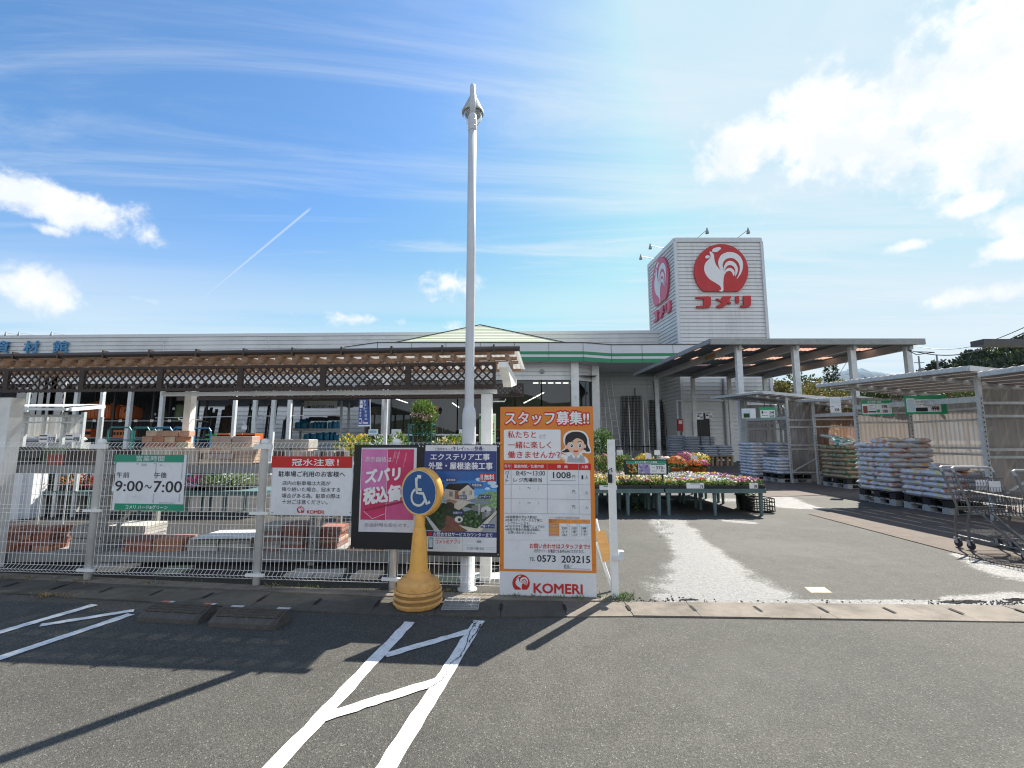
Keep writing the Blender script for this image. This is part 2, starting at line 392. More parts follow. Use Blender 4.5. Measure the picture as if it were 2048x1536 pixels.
# ================================================================== ground
def ground_mat(name, base, speck, wet_glare=None, crack=False):
    m = bpy.data.materials.new(name); m.use_nodes = True; t = m.node_tree; b = t.nodes['Principled BSDF']
    g = t.nodes.new('ShaderNodeNewGeometry'); P = g.outputs['Position']
    def nz(scale, det=5, ro=.6):
        n = t.nodes.new('ShaderNodeTexNoise'); n.inputs['Scale'].default_value = scale; n.inputs['Detail'].default_value = det; n.inputs['Roughness'].default_value = ro; t.links.new(P, n.inputs['Vector']); return n.outputs['Fac']
    def mr(x, a, bb, c=0.0, d=1.0, sm=True):
        n = t.nodes.new('ShaderNodeMapRange'); n.interpolation_type = 'SMOOTHSTEP' if sm else 'LINEAR'; t.links.new(x, n.inputs[0]); n.inputs[1].default_value = a; n.inputs[2].default_value = bb; n.inputs[3].default_value = c; n.inputs[4].default_value = d; return n.outputs[0]
    def mt(op, a, bb=None):
        n = t.nodes.new('ShaderNodeMath'); n.operation = op
        for i, x in enumerate((a, bb)):
            if x is None: continue
            if isinstance(x, (int, float)): n.inputs[i].default_value = x
            else: t.links.new(x, n.inputs[i])
        return n.outputs[0]
    def mx(f, a, bb):
        n = t.nodes.new('ShaderNodeMix'); n.data_type = 'RGBA'
        if isinstance(f, (int, float)): n.inputs[0].default_value = f
        else: t.links.new(f, n.inputs[0])
        for i, x in ((6, a), (7, bb)):
            if isinstance(x, tuple): n.inputs[i].default_value = x + (1,)
            else: t.links.new(x, n.inputs[i])
        return n.outputs[2]
    vo = t.nodes.new('ShaderNodeTexVoronoi'); vo.inputs['Scale'].default_value = 185; t.links.new(P, vo.inputs['Vector'])
    sep = t.nodes.new('ShaderNodeSeparateColor'); t.links.new(vo.outputs['Color'], sep.inputs[0])
    stone = mr(sep.outputs[0], 0, 1, .55, 1.42, False)
    light = mr(sep.outputs[1], .955, .995)
    big = mr(nz(.45, 7, .65), .3, .7, .78, 1.18); mid = mr(nz(5, 6, .7), .3, .7, .88, 1.12); fine = mr(nz(60, 3), .3, .7, .75, 1.2)
    k = mt('MULTIPLY', mt('MULTIPLY', stone, big), mt('MULTIPLY', mid, fine))
    n = t.nodes.new('ShaderNodeVectorMath'); n.operation = 'SCALE'; n.inputs[0].default_value = base; t.links.new(k, n.inputs['Scale'])
    c = mx(mt('MULTIPLY', light, .5), n.outputs[0], speck)
    c = mx(mt('MULTIPLY', mr(nz(.9, 7, .7), .50, .72), .42), c, (.040, .037, .031))
    c = mx(mt('MULTIPLY', mr(nz(1.7, 3, .5), .66, .74), .45), c, (.022, .021, .019))
    c = mx(mt('MULTIPLY', mr(nz(.35, 4, .6), .50, .62), .22), c, (.13, .127, .117))
    rough = .82
    if wet_glare:
        best = None
        xyz = t.nodes.new('ShaderNodeSeparateXYZ'); t.links.new(P, xyz.inputs[0])
        for (ax, ay, bx_, by_, ra, rb_, kk) in wet_glare:      # tapering streaks along the run-off path
            L2 = max(1e-6, (bx_ - ax) ** 2 + (by_ - ay) ** 2)
            px_ = mt('SUBTRACT', xyz.outputs[0], ax); py_ = mt('SUBTRACT', xyz.outputs[1], ay)
            tt_ = mt('MINIMUM', mt('MAXIMUM', mt('DIVIDE', mt('ADD', mt('MULTIPLY', px_, bx_ - ax), mt('MULTIPLY', py_, by_ - ay)), L2), 0.0), 1.0)
            qx = mt('SUBTRACT', px_, mt('MULTIPLY', tt_, bx_ - ax)); qy = mt('SUBTRACT', py_, mt('MULTIPLY', tt_, by_ - ay))
            dd = mt('SQRT', mt('ADD', mt('MULTIPLY', qx, qx), mt('MULTIPLY', qy, qy))); rr_ = mt('ADD', mt('MULTIPLY', tt_, rb_ - ra), ra)
            e = mt('MULTIPLY', mt('SUBTRACT', 1.0, mt('DIVIDE', dd, rr_)), kk)
            best = e if best is None else mt('MAXIMUM', best, e)
        e = mt('ADD', best, mt('MULTIPLY', mt('ADD', mt('SUBTRACT', nz(1.6, 9, .72), .5), mt('MULTIPLY', mt('SUBTRACT', nz(30, 4), .5), .5)), 1.25)); msk = mr(e, .0, .5)
        gr = mr(mt('MULTIPLY', mt('MULTIPLY', stone, mr(nz(26, 5, .8), .3, .7, .6, 1.3)), fine), .45, 1.35, .0, .95)
        c = mx(mt('MULTIPLY', mt('MULTIPLY', msk, gr), .92), c, (.24, .245, .255)); rg = mr(msk, 0, 1, .82, .36); t.links.new(rg, b.inputs['Roughness'])  # wet run-off: smoother surface, its pale glare put into the colour
    else: b.inputs['Roughness'].default_value = rough
    t.links.new(c, b.inputs['Base Color'])
    hh = mt('ADD', vo.outputs['Distance'], mt('MULTIPLY', nz(160, 3), .5))
    bp = t.nodes.new('ShaderNodeBump'); bp.inputs['Strength'].default_value = .75; bp.inputs['Distance'].default_value = .004; t.links.new(hh, bp.inputs['Height']); t.links.new(bp.outputs[0], b.inputs['Normal'])
    return m
ASPH = ground_mat('asphalt', (.068, .0655, .056), (.34, .35, .31))
def sg(px0, py0, px1, py1, r0, r1, k=1.0): p = gnd(px0, py0); q = gnd(px1, py1); return (p.x, p.y, q.x, q.y, r0, r1, k)
YARD = ground_mat('yard_asphalt', (.068, .066, .056), (.34, .33, .30),
    [sg(1318, 1000, 1340, 1048, .35, .40), sg(1340, 1048, 1385, 1092, .40, .36), sg(1385, 1092, 1415, 1130, .36, .50), sg(1415, 1130, 1440, 1180, .50, .80), sg(1330, 1196, 1560, 1190, .16, .14), sg(1560, 1203, 2060, 1208, .07, .10),
     sg(1530, 985, 1585, 1012, .5, .55), sg(1585, 1012, 1690, 1022, .45, .06), sg(1455, 1042, 1500, 1046, .16, .16, .8), sg(1930, 1112, 2060, 1150, .18, .55, .9), sg(1900, 1200, 2060, 1196, .12, .2, .8), sg(1390, 1000, 1520, 1000, .35, .35, .8)])
b = MB(ASPH); b.box(-900, 900, -300, 2500, -.4, 0); g_ = struct(b, 'ground')
kb = [(-8.0, 5.09), (-4.99, 4.72), (-1.85, 4.24), (-.1, 4.10), (.9, 4.13), (4.3, 4.0), (9, 3.9)]       # kerb, front edge
kt = [(-8.0, 5.48), (-4.99, 5.12), (-1.85, 4.66), (-.1, 4.50), (.95, 4.46), (4.6, 4.38), (9, 4.28)]    # kerb, back edge
b = MB(YARD)
pts = [(x, y) for x, y in kt]; far = 33.0
b.add([(x, y - .02, .004) for x, y in pts] + [(60, 4.2, .004), (60, 60, .004), (-60, 60, .004), (-60, 10, .004)], [tuple(range(len(pts) + 4))])
struct(b, 'yard_pavement')
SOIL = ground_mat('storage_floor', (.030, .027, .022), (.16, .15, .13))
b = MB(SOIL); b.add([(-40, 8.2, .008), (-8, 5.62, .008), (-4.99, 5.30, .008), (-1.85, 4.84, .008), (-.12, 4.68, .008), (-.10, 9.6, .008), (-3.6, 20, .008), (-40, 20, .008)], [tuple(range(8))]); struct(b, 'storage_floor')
KERBM = mat('kerb_concrete', (.20, .172, .140), .88, var=.25, scale=3, bump=.35, bscale=90, dirt='#2a261f', dirtamt=.75)
KERBD = mat('dark_kerb', (.085, .078, .064), .9, var=.3, scale=4, bump=.35, bscale=90, dirt='#2c2f1c', dirtamt=.6)  # darker concrete tone for the kerb blocks left of the yard entrance
SLOT = mat('slot_dark', (.012, .011, .01), .9)
b = MB(KERBM)
def interp(line, t):
    n = len(line) - 1; 
    d = [0]; 
    for i in range(n): d.append(d[-1] + math.dist(line[i], line[i + 1]))
    s = t * d[-1]
    for i in range(n):
        if s <= d[i + 1] + 1e-9:
            f = (s - d[i]) / (d[i + 1] - d[i]); return (line[i][0] + (line[i + 1][0] - line[i][0]) * f, line[i][1] + (line[i + 1][1] - line[i][1]) * f)
    return line[-1]
NB = 30
for i in range(NB):
    t0, t1 = (i + .004) / NB, (i + .996) / NB; a, a2, c2, c = interp(kb, t0), interp(kb, t1), interp(kt, t1), interp(kt, t0); z = .012 + R.uniform(-.003, .003)
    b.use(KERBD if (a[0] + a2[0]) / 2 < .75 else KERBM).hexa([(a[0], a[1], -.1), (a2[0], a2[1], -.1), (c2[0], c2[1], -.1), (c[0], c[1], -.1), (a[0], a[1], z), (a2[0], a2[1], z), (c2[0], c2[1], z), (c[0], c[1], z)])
    q0, q1 = interp(kb, i / NB), interp(kt, i / NB); v = Vector((q1[0] - q0[0], q1[1] - q0[1], 0)); p = Vector((q0[0], q0[1], .019)); w = Vector((.014, 0, 0))
    b.use(SLOT).add([p + v * .35 - w, p + v * .35 + w, p + v * .72 + w, p + v * .72 - w], [(0, 1, 2, 3)])
struct(b, 'kerb')
# painted parking lines
PAINT = mat('road_paint', (.80, .80, .77), .65, var=.10, scale=34, bump=.25, bscale=150, dirt=(.16, .155, .14), dirtamt=.55)
def ragged(b, quad, z=.005, seg=40, amp=.006):
    a, a2, c2, c = [Vector((p[0], p[1], z)) for p in quad]; vs = []; w = (a2 - a).normalized()
    for i in range(seg + 1):
        t = i / seg; vs += [a.lerp(c, t) + w * R.uniform(-amp, amp), a2.lerp(c2, t) + w * R.uniform(-amp, amp)]
    b.add(vs, [(2 * i, 2 * i + 1, 2 * i + 3, 2 * i + 2) for i in range(seg)])
def line(b, near, far, wn, **k):  # centre line between two ground points
    d = Vector((far[0] - near[0], far[1] - near[1], 0)).normalized(); q = Vector((d.y, -d.x, 0)) * wn / 2; n_, f_ = Vector((near[0], near[1], 0)), Vector((far[0], far[1], 0))
    ragged(b, [n_ - q, n_ + q, f_ + q, f_ - q], **k)
def ext(p, q, t): return (p[0] + (q[0] - p[0]) * t, p[1] + (q[1] - p[1]) * t)
b = MB(PAINT)
ln, lf = (-1.10, 2.31), (-.845, 4.01); rn, rf = (-.58, 2.31), (-.275, 4.04)
line(b, ext(lf, ln, 2.2), lf, .088); line(b, ext(rf, rn, 2.2), rf, .092)
def g2(px, py): p = gnd(px, py); return (p.x, p.y)
line(b, g2(630, 1442), g2(880, 1362), .085, z=.0064, seg=14); line(b, g2(770, 1312), g2(945, 1262), .075, z=.0064, seg=14)
L1n, L1f = g2(0, 1265), g2(190, 1210); L2n, L2f = g2(0, 1317), g2(262, 1229)
line(b, ext(L1f, L1n, 2.5), L1f, .085); line(b, ext(L2f, L2n, 2.6), L2f, .085); line(b, g2(80, 1252), g2(268, 1222), .075, z=.0064, seg=14)
struct(b, 'parking_line')
CRK = mat('crack_dark', (.03, .03, .03), .9)
b = MB(CRK)
for seq, w0 in (([(955, 1242), (940, 1262), (933, 1288), (920, 1312), (897, 1330), (893, 1350), (870, 1368), (855, 1376)], .0028), ([(945, 1290), (938, 1282), (950, 1268), (962, 1250)], .004), ([(905, 1322), (925, 1310)], .003)):
    p = [gnd(*q, .0085) for q in smooth_pts([(x, y, 0) for x, y in seq], 4, False) for q in [(q.x + R.uniform(-1.5, 1.5), q.y)]]; vs = []
    for q in p: ww = w0 * R.uniform(.3, 1.3); vs += [q + Vector((-ww, 0, 0)), q + Vector((ww, 0, 0))]
    b.add(vs, [(2 * i, 2 * i + 1, 2 * i + 3, 2 * i + 2) for i in range(len(p) - 1)])
for _ in range(26):
    q = gnd(R.uniform(938, 968), R.uniform(1240, 1262), .0088); r = R.uniform(.003, .010); b.poly([q + Vector((r * math.cos(a) * R.uniform(.6, 1.4), r * math.sin(a) * R.uniform(.6, 1.4), 0)) for a in [k * 1.0472 for k in range(6)]])
struct(b, 'pavement_crack')
PUD = mat('puddle_water', (.03, .028, .024), .06, var=.2, scale=8)
b = MB(PUD)
for cx, cy, rx, ry in ((1925, 1203, 48, 3.6), (1380, 1199, 20, 2.0), (2030, 1199, 22, 3)):
    b.poly([gnd(cx + rx * math.cos(k * .2618) * R.uniform(.75, 1.15), cy + ry * math.sin(k * .2618) * R.uniform(.6, 1.2), .0068) for k in range(24)])
struct(b, 'puddle')
b = MB(mat('asphalt_crumb', (.05, .05, .052), .8, var=.4, scale=40))
for _ in range(230):
    t_ = R.random(); px = R.choice((R.uniform(1250, 1420), R.uniform(1850, 2070), R.uniform(1980, 2080), R.uniform(1250, 2060))); py = 1204 + 5 * (px - 1240) / 800 + R.gauss(-3, 3.2); p = gnd(px, min(py, 1207 + 5 * (px - 1240) / 800), .006); r_ = R.uniform(.003, .011)
    b.lathe([(r_ * .9, 0), (r_, r_ * .5), (r_ * .5, r_ * .9)], p, 5)
o = b.build('loose_grit'); o['kind'] = 'stuff'; tag(o, 'dark crumbs of broken asphalt along the kerb at the yard entrance', 'grit')
b = MB(GREYM); gx0, gx1, gy0, gy1 = -.62, -.30, 4.23, 4.52
for i in range(9): y = gy0 + (gy1 - gy0) * i / 8; b.box(gx0, gx1, y - .006, y + .006, .02, .03)
for i in range(6): x = gx0 + (gx1 - gx0) * i / 5; b.box(x - .004, x + .004, gy0, gy1, .0165, .0275)
b.use(SLOT).add([(gx0, gy0, .0185), (gx1, gy0, .0185), (gx1, gy1, .0185), (gx0, gy1, .0185)], [(0, 1, 2, 3)])
tag(b.build('drain_grate'), 'steel drain grating set in the kerb beside the yellow bollard sign', 'drain cover')
b = MB(mat('white_tile', (.8, .8, .78), .4)); q = [gnd(x, y, .008) for x, y in ((1628, 1183), (1650, 1183), (1640, 1176), (1620, 1176))]; b.poly(q)
b.use(mat('grey_tile_mark', (.3, .3, .3), .5)).poly([gnd(x, y, .0095) for x, y in ((1629, 1180.5), (1641, 1180.5), (1638, 1178.5), (1628, 1178.5))])
b.use(mat('tan_tile_edge', (.42, .33, .2), .6)).poly([gnd(x, y, .0065) for x, y in ((1622, 1185), (1664, 1185), (1648, 1174), (1609, 1174))])
tag(b.build('ground_marker'), 'small white square survey marker set in the yard pavement', 'marker')

# ================================================================== store building
LEDGE_SHADE = mat('siding_ledge_shade', (.12, .12, .11), .8)  # shadow line under each siding board, put into the ledge colour
def siding(b, a, c, z0, z1, pitch=.3, out=(0, -1, 0), lip=.05):
    a = Vector((a[0], a[1], 0)); c = Vector((c[0], c[1], 0)); o = Vector(out).normalized(); n = max(1, round((z1 - z0) / pitch)); h = (z1 - z0) / n
    for i in range(n):
        za, zb = z0 + i * h, z0 + (i + 1) * h; Z0, Z1 = Vector((0, 0, za)), Vector((0, 0, zb)); Zm = Vector((0, 0, za + .02))
        keep = b.cur; b.add([a + Z0 + o * lip, c + Z0 + o * lip, a + Z1, c + Z1], [(0, 1, 3, 2)]); b.use(LEDGE_SHADE).add([a + Z0, c + Z0, a + Z0 + o * lip, c + Z0 + o * lip], [(0, 1, 3, 2)]); b.cur = keep
YT = 33.5
tFL, tFR = at(1349, 476.4, YT), at(1521, 475.5, YT); zt = tFL.z; tFR.z = zt
rb = ray(1297, 529.7); tt = (zt - H) / rb.z; tBL = Vector((rb.x * tt, rb.y * tt, zt)); tBR = tFR + (tBL - tFL)
# main wall plane: meets the tower's left face where px = 1328
def hit_line(px, P, Q):   # plan intersection of the vertical plane through the camera at px (at horizon) with line PQ
    r = ray(px, 880); d = Q - P; det = r.x * -d.y + d.x * r.y
    t = (P.x * -d.y + d.x * P.y) / det; return Vector((r.x * t, r.y * t, 0))
mR = hit_line(1326, tFL, tBL); zmain = H + mR.y * (ray(1322, 661).z / ray(1322, 661).y)
kL = (ray(0, 671).z / ray(0, 671).y); YL = (zmain - H) / kL; mL = Vector((ray(0, 671).x / ray(0, 671).y * YL, YL, 0)); dM = (mL - mR)
mLL = mR + dM * 1.35
def onmain(px, py, off=0.0):
    p = hit_line(px, mR, mL); r = ray(px, py); k = (p.y - off) / r.y; return Vector((r.x * k, r.y * k, H + r.z * k))
store = thing('store_building', 'long low grey sided hardware store with green striped canopy and pale pyramid roof', 'store', (mR.x - 8, mR.y, 0))
b = MB(SIDING2); nM = Vector((dM.y, -dM.x, 0)).normalized(); nM = nM if nM.y < 0 else -nM
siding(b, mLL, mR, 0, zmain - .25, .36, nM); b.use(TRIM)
b.prism([mLL + Vector((0, 0, zmain - .25)), mR + Vector((0, 0, zmain - .25)), mR + Vector((0, 0, zmain)), mLL + Vector((0, 0, zmain))], -nM * -.09)
for f in (.02, .21, .4, .58, .74): p = mR + dM * f; b.bar(p + nM * .03 + Vector((0, 0, 0)), p + nM * .03 + Vector((0, 0, zmain - .26)), .05, .06, nM)
b.use(SIDING).box(mLL.x, mR.x, 44, 44.3, 0, zmain); b.build('wall', store)
b = MB(ROOFU); b.add([mLL + Vector((0, .1, zmain - .2)), mR + Vector((0, .1, zmain - .2)), (mR.x, 44, zmain - .2), (mLL.x, 44, zmain - .2)], [(0, 1, 2, 3)]); b.build('roof', store)
# canopy with the two green stripes
YF = 31.6; zc1 = at(960, 685.5, YF).z; zc0 = at(960, 722, YF).z
def planx(px, Y, z=None): r = ray(px, 690); return r.x / r.y * Y
cap = [Vector((planx(690, 33.2), 33.2, 0)), Vector((planx(755, YF), YF, 0)), Vector((planx(1166, YF), YF, 0)), Vector((planx(1222, 32.35), 32.35, 0)), Vector((planx(1222, 32.35) + 6.6, 32.2, 0))]
b = MB(FASC); e = MB(DARKF); gmb = MB(GREEN); hh = zc1 - zc0
for i in range(len(cap) - 1):
    p, q = cap[i], cap[i + 1]; d = (q - p).normalized(); n = Vector((d.y, -d.x, 0))
    V = lambda P, z, o=0: P + n * o + Vector((0, 0, z))
    b.add([V(p, zc0), V(q, zc0), V(q, zc1), V(p, zc1)], [(0, 1, 2, 3)])
    for s0, s1 in ((.0, .22), (.36, .53)):
        gmb.add([V(p, zc0 + hh * s0, .008), V(q, zc0 + hh * s0, .008), V(q, zc0 + hh * s1, .008), V(p, zc0 + hh * s1, .008)], [(0, 1, 2, 3)])
    nj = max(1, round((q - p).length / 2.6))
    for j in range(nj + 1): P = p.lerp(q, j / nj); e.bar(V(P, zc0, .011), V(P, zc1 + .02, .011), .025, .012, n)
    e.bar(V(p, zc1 + .02), V(q, zc1 + .02), .1, .05)
b.use(FASC).poly([c + Vector((0, 0, zc0 + .01)) for c in cap] + [Vector((cap[-1].x, 36.9, zc0 + .01)), Vector((cap[0].x, 37.5, zc0 + .01))])
b.use(ROOFU).poly([c + Vector((0, 0, zc1 - .02)) for c in cap] + [Vector((cap[-1].x, 36.9, zc1 - .02)), Vector((cap[0].x, 37.5, zc1 - .02))])
b.build('fascia', store); gmb.build('stripe', store); e.build('joint_strip', store)
# pyramid roof over the entrance
PYR = mat('mossy_pale_roof', (.60, .62, .50), .5, var=.25, scale=2.2, stretch=(.12, .12, 9), dirt='#9db34c', dirtamt=.85)
ap = at(960, 650.5, 36.2); bl = at(770, 692, 32.3); br = at(1150, 689, 32.3); zb = (bl.z + br.z) / 2; bl.z = br.z = zb
b = MB(PYR); NR = 13
bb1, bb2 = Vector((br.x, 40, zb)), Vector((bl.x, 40, zb))
for (p, q) in ((bl, br), (br, bb1), (bb1, bb2), (bb2, bl)):
    for i in range(NR):
        t0, t1 = i / NR, (i + 1) / NR; up = Vector((0, 0, .035))
        b.add([p.lerp(ap, t0) + up, q.lerp(ap, t0) + up, q.lerp(ap, t1), p.lerp(ap, t1), p.lerp(ap, t0), q.lerp(ap, t0)], [(0, 1, 2, 3), (4, 5, 1, 0)])
b.use(DARKF)
for p in (bl, br): b.tube([p + Vector((0, 0, .06)), ap + Vector((0, 0, .05))], .035, 6)
b.build('pyramid_roof', store)
# entrance bay: glazed front, chamfer, pillars
YB = 32.5; zh = at(1080, 760, YB).z; xl, xr = planx(735, YB), at(1150, 800, YB).x; ch = Vector((at(1190, 800, 33.8).x, 33.8, 0))
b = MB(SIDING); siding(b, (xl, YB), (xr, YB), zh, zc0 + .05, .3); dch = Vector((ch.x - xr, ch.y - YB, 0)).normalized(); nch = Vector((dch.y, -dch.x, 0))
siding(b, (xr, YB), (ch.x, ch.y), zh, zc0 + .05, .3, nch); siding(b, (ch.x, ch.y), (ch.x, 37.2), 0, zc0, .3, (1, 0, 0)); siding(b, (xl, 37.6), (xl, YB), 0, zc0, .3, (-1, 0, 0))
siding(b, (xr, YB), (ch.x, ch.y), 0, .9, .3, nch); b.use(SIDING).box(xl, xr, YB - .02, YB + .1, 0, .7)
b.build('wall', store)
for px in (773, 1150, 1191):
    Y = YB - .12 if px < 1160 else 33.66; x = at(px, 800, Y).x; b = MB(WHITE); b.box(x - .27, x + .27, Y - .22, Y + .2, 0, zc0 + .005); b.use(GREYM).box(x - .28, x + .28, Y - .23, Y + .21, 0, .25); b.build('pillar', store)
wx = [at(p, 800, YB).x for p in (740, 765, 782, 915, 1030, 1083, 1143)]
for i in range(len(wx) - 1):
    if i == 1: continue
    x0, x1 = wx[i], wx[i + 1]; b = MB(DARKF); z0 = .7
    for (p, q) in (((x0, z0), (x0, zh)), ((x1, z0), (x1, zh)), ((x0, z0), (x1, z0)), ((x0, zh), (x1, zh))): b.bar((p[0], YB + .03, p[1]), (q[0], YB + .03, q[1]), .07, .1, (0, 1, 0))
    w = b.build('window', store); g = MB(GLASSD); g.add([(x0, YB + .03, z0), (x1, YB + .03, z0), (x1, YB + .03, zh), (x0, YB + .03, zh)], [(0, 1, 2, 3)]); g.build('pane', w)
b = MB(DARKF); p0, p1 = Vector((xr, YB + .03, 0)) + dch * .3, Vector((ch.x, ch.y + .03, 0)) - dch * .2
for p in (p0, p1, (p0 + p1) / 2): b.bar(p + Vector((0, 0, .9)), p + Vector((0, 0, zh)), .08, .08)
b.bar(p0 + Vector((0, 0, zh)), p1 + Vector((0, 0, zh)), .08, .08); w = b.build('window', store)
g = MB(GLASSD); Z = Vector((0, 0, 1)); g.add([p0 + Z * .9, p1 + Z * .9, p1 + Z * zh, p0 + Z * zh], [(0, 1, 2, 3)]); g.build('pane', w)
# shop interior seen through the glass
INT = mat('shop_interior', (.10, .10, .095), .7, var=.2, scale=.8)
b = MB(INT); b.add([(xl, 37, 0), (ch.x, 37, 0), (ch.x, 37, zc0), (xl, 37, zc0)], [(0, 1, 2, 3)]); b.add([(xl, YB + .2, .02), (ch.x, YB + .2, .02), (ch.x, 37, .02), (xl, 37, .02)], [(0, 1, 2, 3)])
b.add([(xl, YB + .12, zh + .35), (ch.x, YB + .12, zh + .35), (ch.x, 37, zh + .35), (xl, 37, zh + .35)], [(0, 1, 2, 3)]); b.build('interior', store)
for i in range(3):
    x = planx(800 + 150 * i, 34); s_ = MB(GREYM); s_.box(x, x + 4.2, 34.2, 34.9, 0, 1.4)
    for j in range(34): xx = x + R.uniform(0, 4.1); zz = R.choice((1.45, 1.85, 2.2)); s_.use(mat('goods%d' % (j % 4), ((.6, .6, .58), (.5, .32, .1), (.55, .1, .1), (.15, .3, .5))[j % 4])).box(xx, xx + .14, 34.2, 34.4, zz, zz + R.uniform(.1, .22))
    s_.build('shop_shelf', store)
for (a, c) in (((1048, 806), (1090, 784)), ((1066, 766), (1141, 766)), ((790, 797), (816, 806)), ((905, 806), (918, 815))):
    ya, yc = (35.5, 33.4) if a[1] != c[1] else (34, 34); p, q = at(*a, ya), at(*c, yc); l = MB(LAMP)
    for k in range(5): l.bar(p.lerp(q, k / 5), p.lerp(q, (k + .72) / 5), .09, .045)
    l.build('ceiling_light', store)
b = MB(GREYM); c = at(1084, 743, YB - .06); b.lathe([(.10, 0), (.16, .03), (.16, .07), (.05, .1)], c, 16, Matrix.Rotation(math.pi / 2, 3, 'X')); b.build('vent_cap', store)
# blue signboard letters on the parapet
P = Panel(onmain(70, 690, .06), (mR - mL), (0, 640, 3.94))
letb = []
for chh, x0, x1 in (('資', -32, 82), ('材', 196, 314), ('館', 424, 544)):
    vs, fs = text_geo(chh, .012); X0, X1 = min(v.x for v in vs), max(v.x for v in vs); Y0, Y1 = min(v.y for v in vs), max(v.y for v in vs)
    a0, a1, z0, z1 = P.box2(x0, 165, x1, 262); l = MB(BLUEL); k = lambda v, d: P.w(a0 + (v.x - X0) / (X1 - X0) * (a1 - a0), z0 + (v.y - Y0) / (Y1 - Y0) * (z1 - z0), d)
    for d in (.02, .08, .14): l.add([k(v, d) for v in vs], fs)
    ed = {}
    for f in fs:
        for i in range(len(f)):
            q = (f[i], f[(i + 1) % len(f)]); ed[tuple(sorted(q))] = ed.get(tuple(sorted(q)), 0) + 1
    for (i, j), c_ in ed.items():
        if c_ == 1: l.add([k(vs[i], .02), k(vs[j], .02), k(vs[j], .14), k(vs[i], .14)], [(0, 1, 2, 3)])
    l.build('sign_letter', store)
def flood(name, base, head, parent, k=1.0):
    b = MB(GREYM); base, head = Vector(base), Vector(head); b.tube([base, head], .022, 6); d = Vector((0, 0, -1)); b.tube([head + Vector((0, 0, .22 * k)), head, head - Vector((0, 0, .18 * k)), head - Vector((0, 0, .4 * k))], [.05 * k, .09 * k, .15 * k, .19 * k], 10); return b.build(name, parent)
for px in (12, 103, 38):
    h_ = onmain(px, 666, 1.6); bs = onmain(px + 26, 669, 0); flood('floodlight', bs, h_, store, .55)

# ------------------------------------------------------------------ sign tower
tower = thing('sign_tower', 'tall square grey sided sign tower carrying a red rooster emblem', 'tower', ((tFL.x + tFR.x) / 2, YT, 0))
dF = (tFR - tFL).normalized(); dLf = (tBL - tFL).normalized(); nL = Vector((-dLf.y, dLf.x, 0)); nL = nL if nL.x < 0 else -nL
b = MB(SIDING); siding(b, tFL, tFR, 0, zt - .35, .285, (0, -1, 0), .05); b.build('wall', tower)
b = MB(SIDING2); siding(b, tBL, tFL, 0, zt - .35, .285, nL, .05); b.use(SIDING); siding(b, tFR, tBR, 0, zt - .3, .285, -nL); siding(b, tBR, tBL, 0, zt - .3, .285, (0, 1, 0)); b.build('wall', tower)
b = MB(TRIM)
for p in (tFL, tFR, tBL): b.bar((p.x, p.y - .03, 0), (p.x, p.y - .03, zt - .3), .2, .2)
ring = [tFL, tFR, tBR, tBL]
for i in range(4): p, q = ring[i], ring[(i + 1) % 4]; b.bar(p + Vector((0, 0, -.17)), q + Vector((0, 0, -.17)), .22, .34)
b.add([p + Vector((0, 0, -.05)) for p in ring], [(0, 1, 2, 3)]); b.build('trim', tower)
KATA = [[(768,913),(915,910),(938,916),(944,935),(942,1015),(925,1042),(778,1046),(775,1024),(855,1020),(860,1000),(858,940),(768,935)],
        [(1003,938),(1030,938),(1052,955),(1085,909),(1182,909),(1180,925),(1150,963),(1182,985),(1178,1004),(1135,990),(1100,1030),(1080,1040),(1012,1040),(1012,1020),(1045,1010),(1072,985),(1045,965),(1020,955)],
        [(1235,908),(1272,906),(1276,985),(1240,990)], [(1325,906),(1405,903),(1413,915),(1412,1012),(1395,1034),(1295,1036),(1293,1018),(1335,1012),(1328,990)]]
def tower_face(loc, n, mr_, mw):
    e = MB(mr_); e.prism([loc(x, y, .16) for x, y in rooster_disc(64)], -n * .14); r = e.build('emblem', tower)
    w = MB(mw)
    for nm, pts in ROOSTER.items(): w.poly([loc(x, y, .175) for x, y in [(q.x, q.y) for q in smooth_pts([(a, c, 0) for a, c in pts], 3)]])
    w.build('rooster', r)
    l = MB(mr_)
    for pts in KATA: l.prism([loc(x, y, .16) for x, y in pts], -n * .14)
    l.build('lettering', tower)
PF = Panel((tFL.x, YT, 0), dF, (1260, 440, 5.907))
tower_face(lambda x, y, d: PF.w(*PF.loc(x, y), d + .05), PF.n, RED, EMBW)
# the same marks on the left face (in metres from the front face, measured from the outer edge)
eA = PF.loc(525, 600)[0]; wF = (tFR - tFL).length; wL = (tBL - tFL).length
def left_loc(x, y, d):
    a, z = PF.loc(x, y); aa = (a) / wF * wL          # front: distance from the near corner
    return tBL.lerp(tFL, min(1, max(0, aa / wL))) * 1.0 * Vector((1, 1, 0)).length ** 0 + nL * (d + .05) + Vector((0, 0, z - zt))
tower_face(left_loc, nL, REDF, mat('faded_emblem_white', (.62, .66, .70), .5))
for bpx, hpx in (((1394, 476), (1403, 466)), ((1474, 475), (1484, 465))):
    bs = at(*bpx, YT); flood('floodlight', (bs.x, YT, zt), (bs.x + .4, YT - .9, zt + .25), tower, .72)
for t in (.35, .75):
    bs = tFL.lerp(tBL, t); flood('floodlight', bs, bs + nL * 1.25 + Vector((0, -.2, .12)), tower, .72)
bs = tFR + Vector((0, 1.5, -1.2)); flood('floodlight', bs, bs + Vector((.6, 0, .1)), tower)
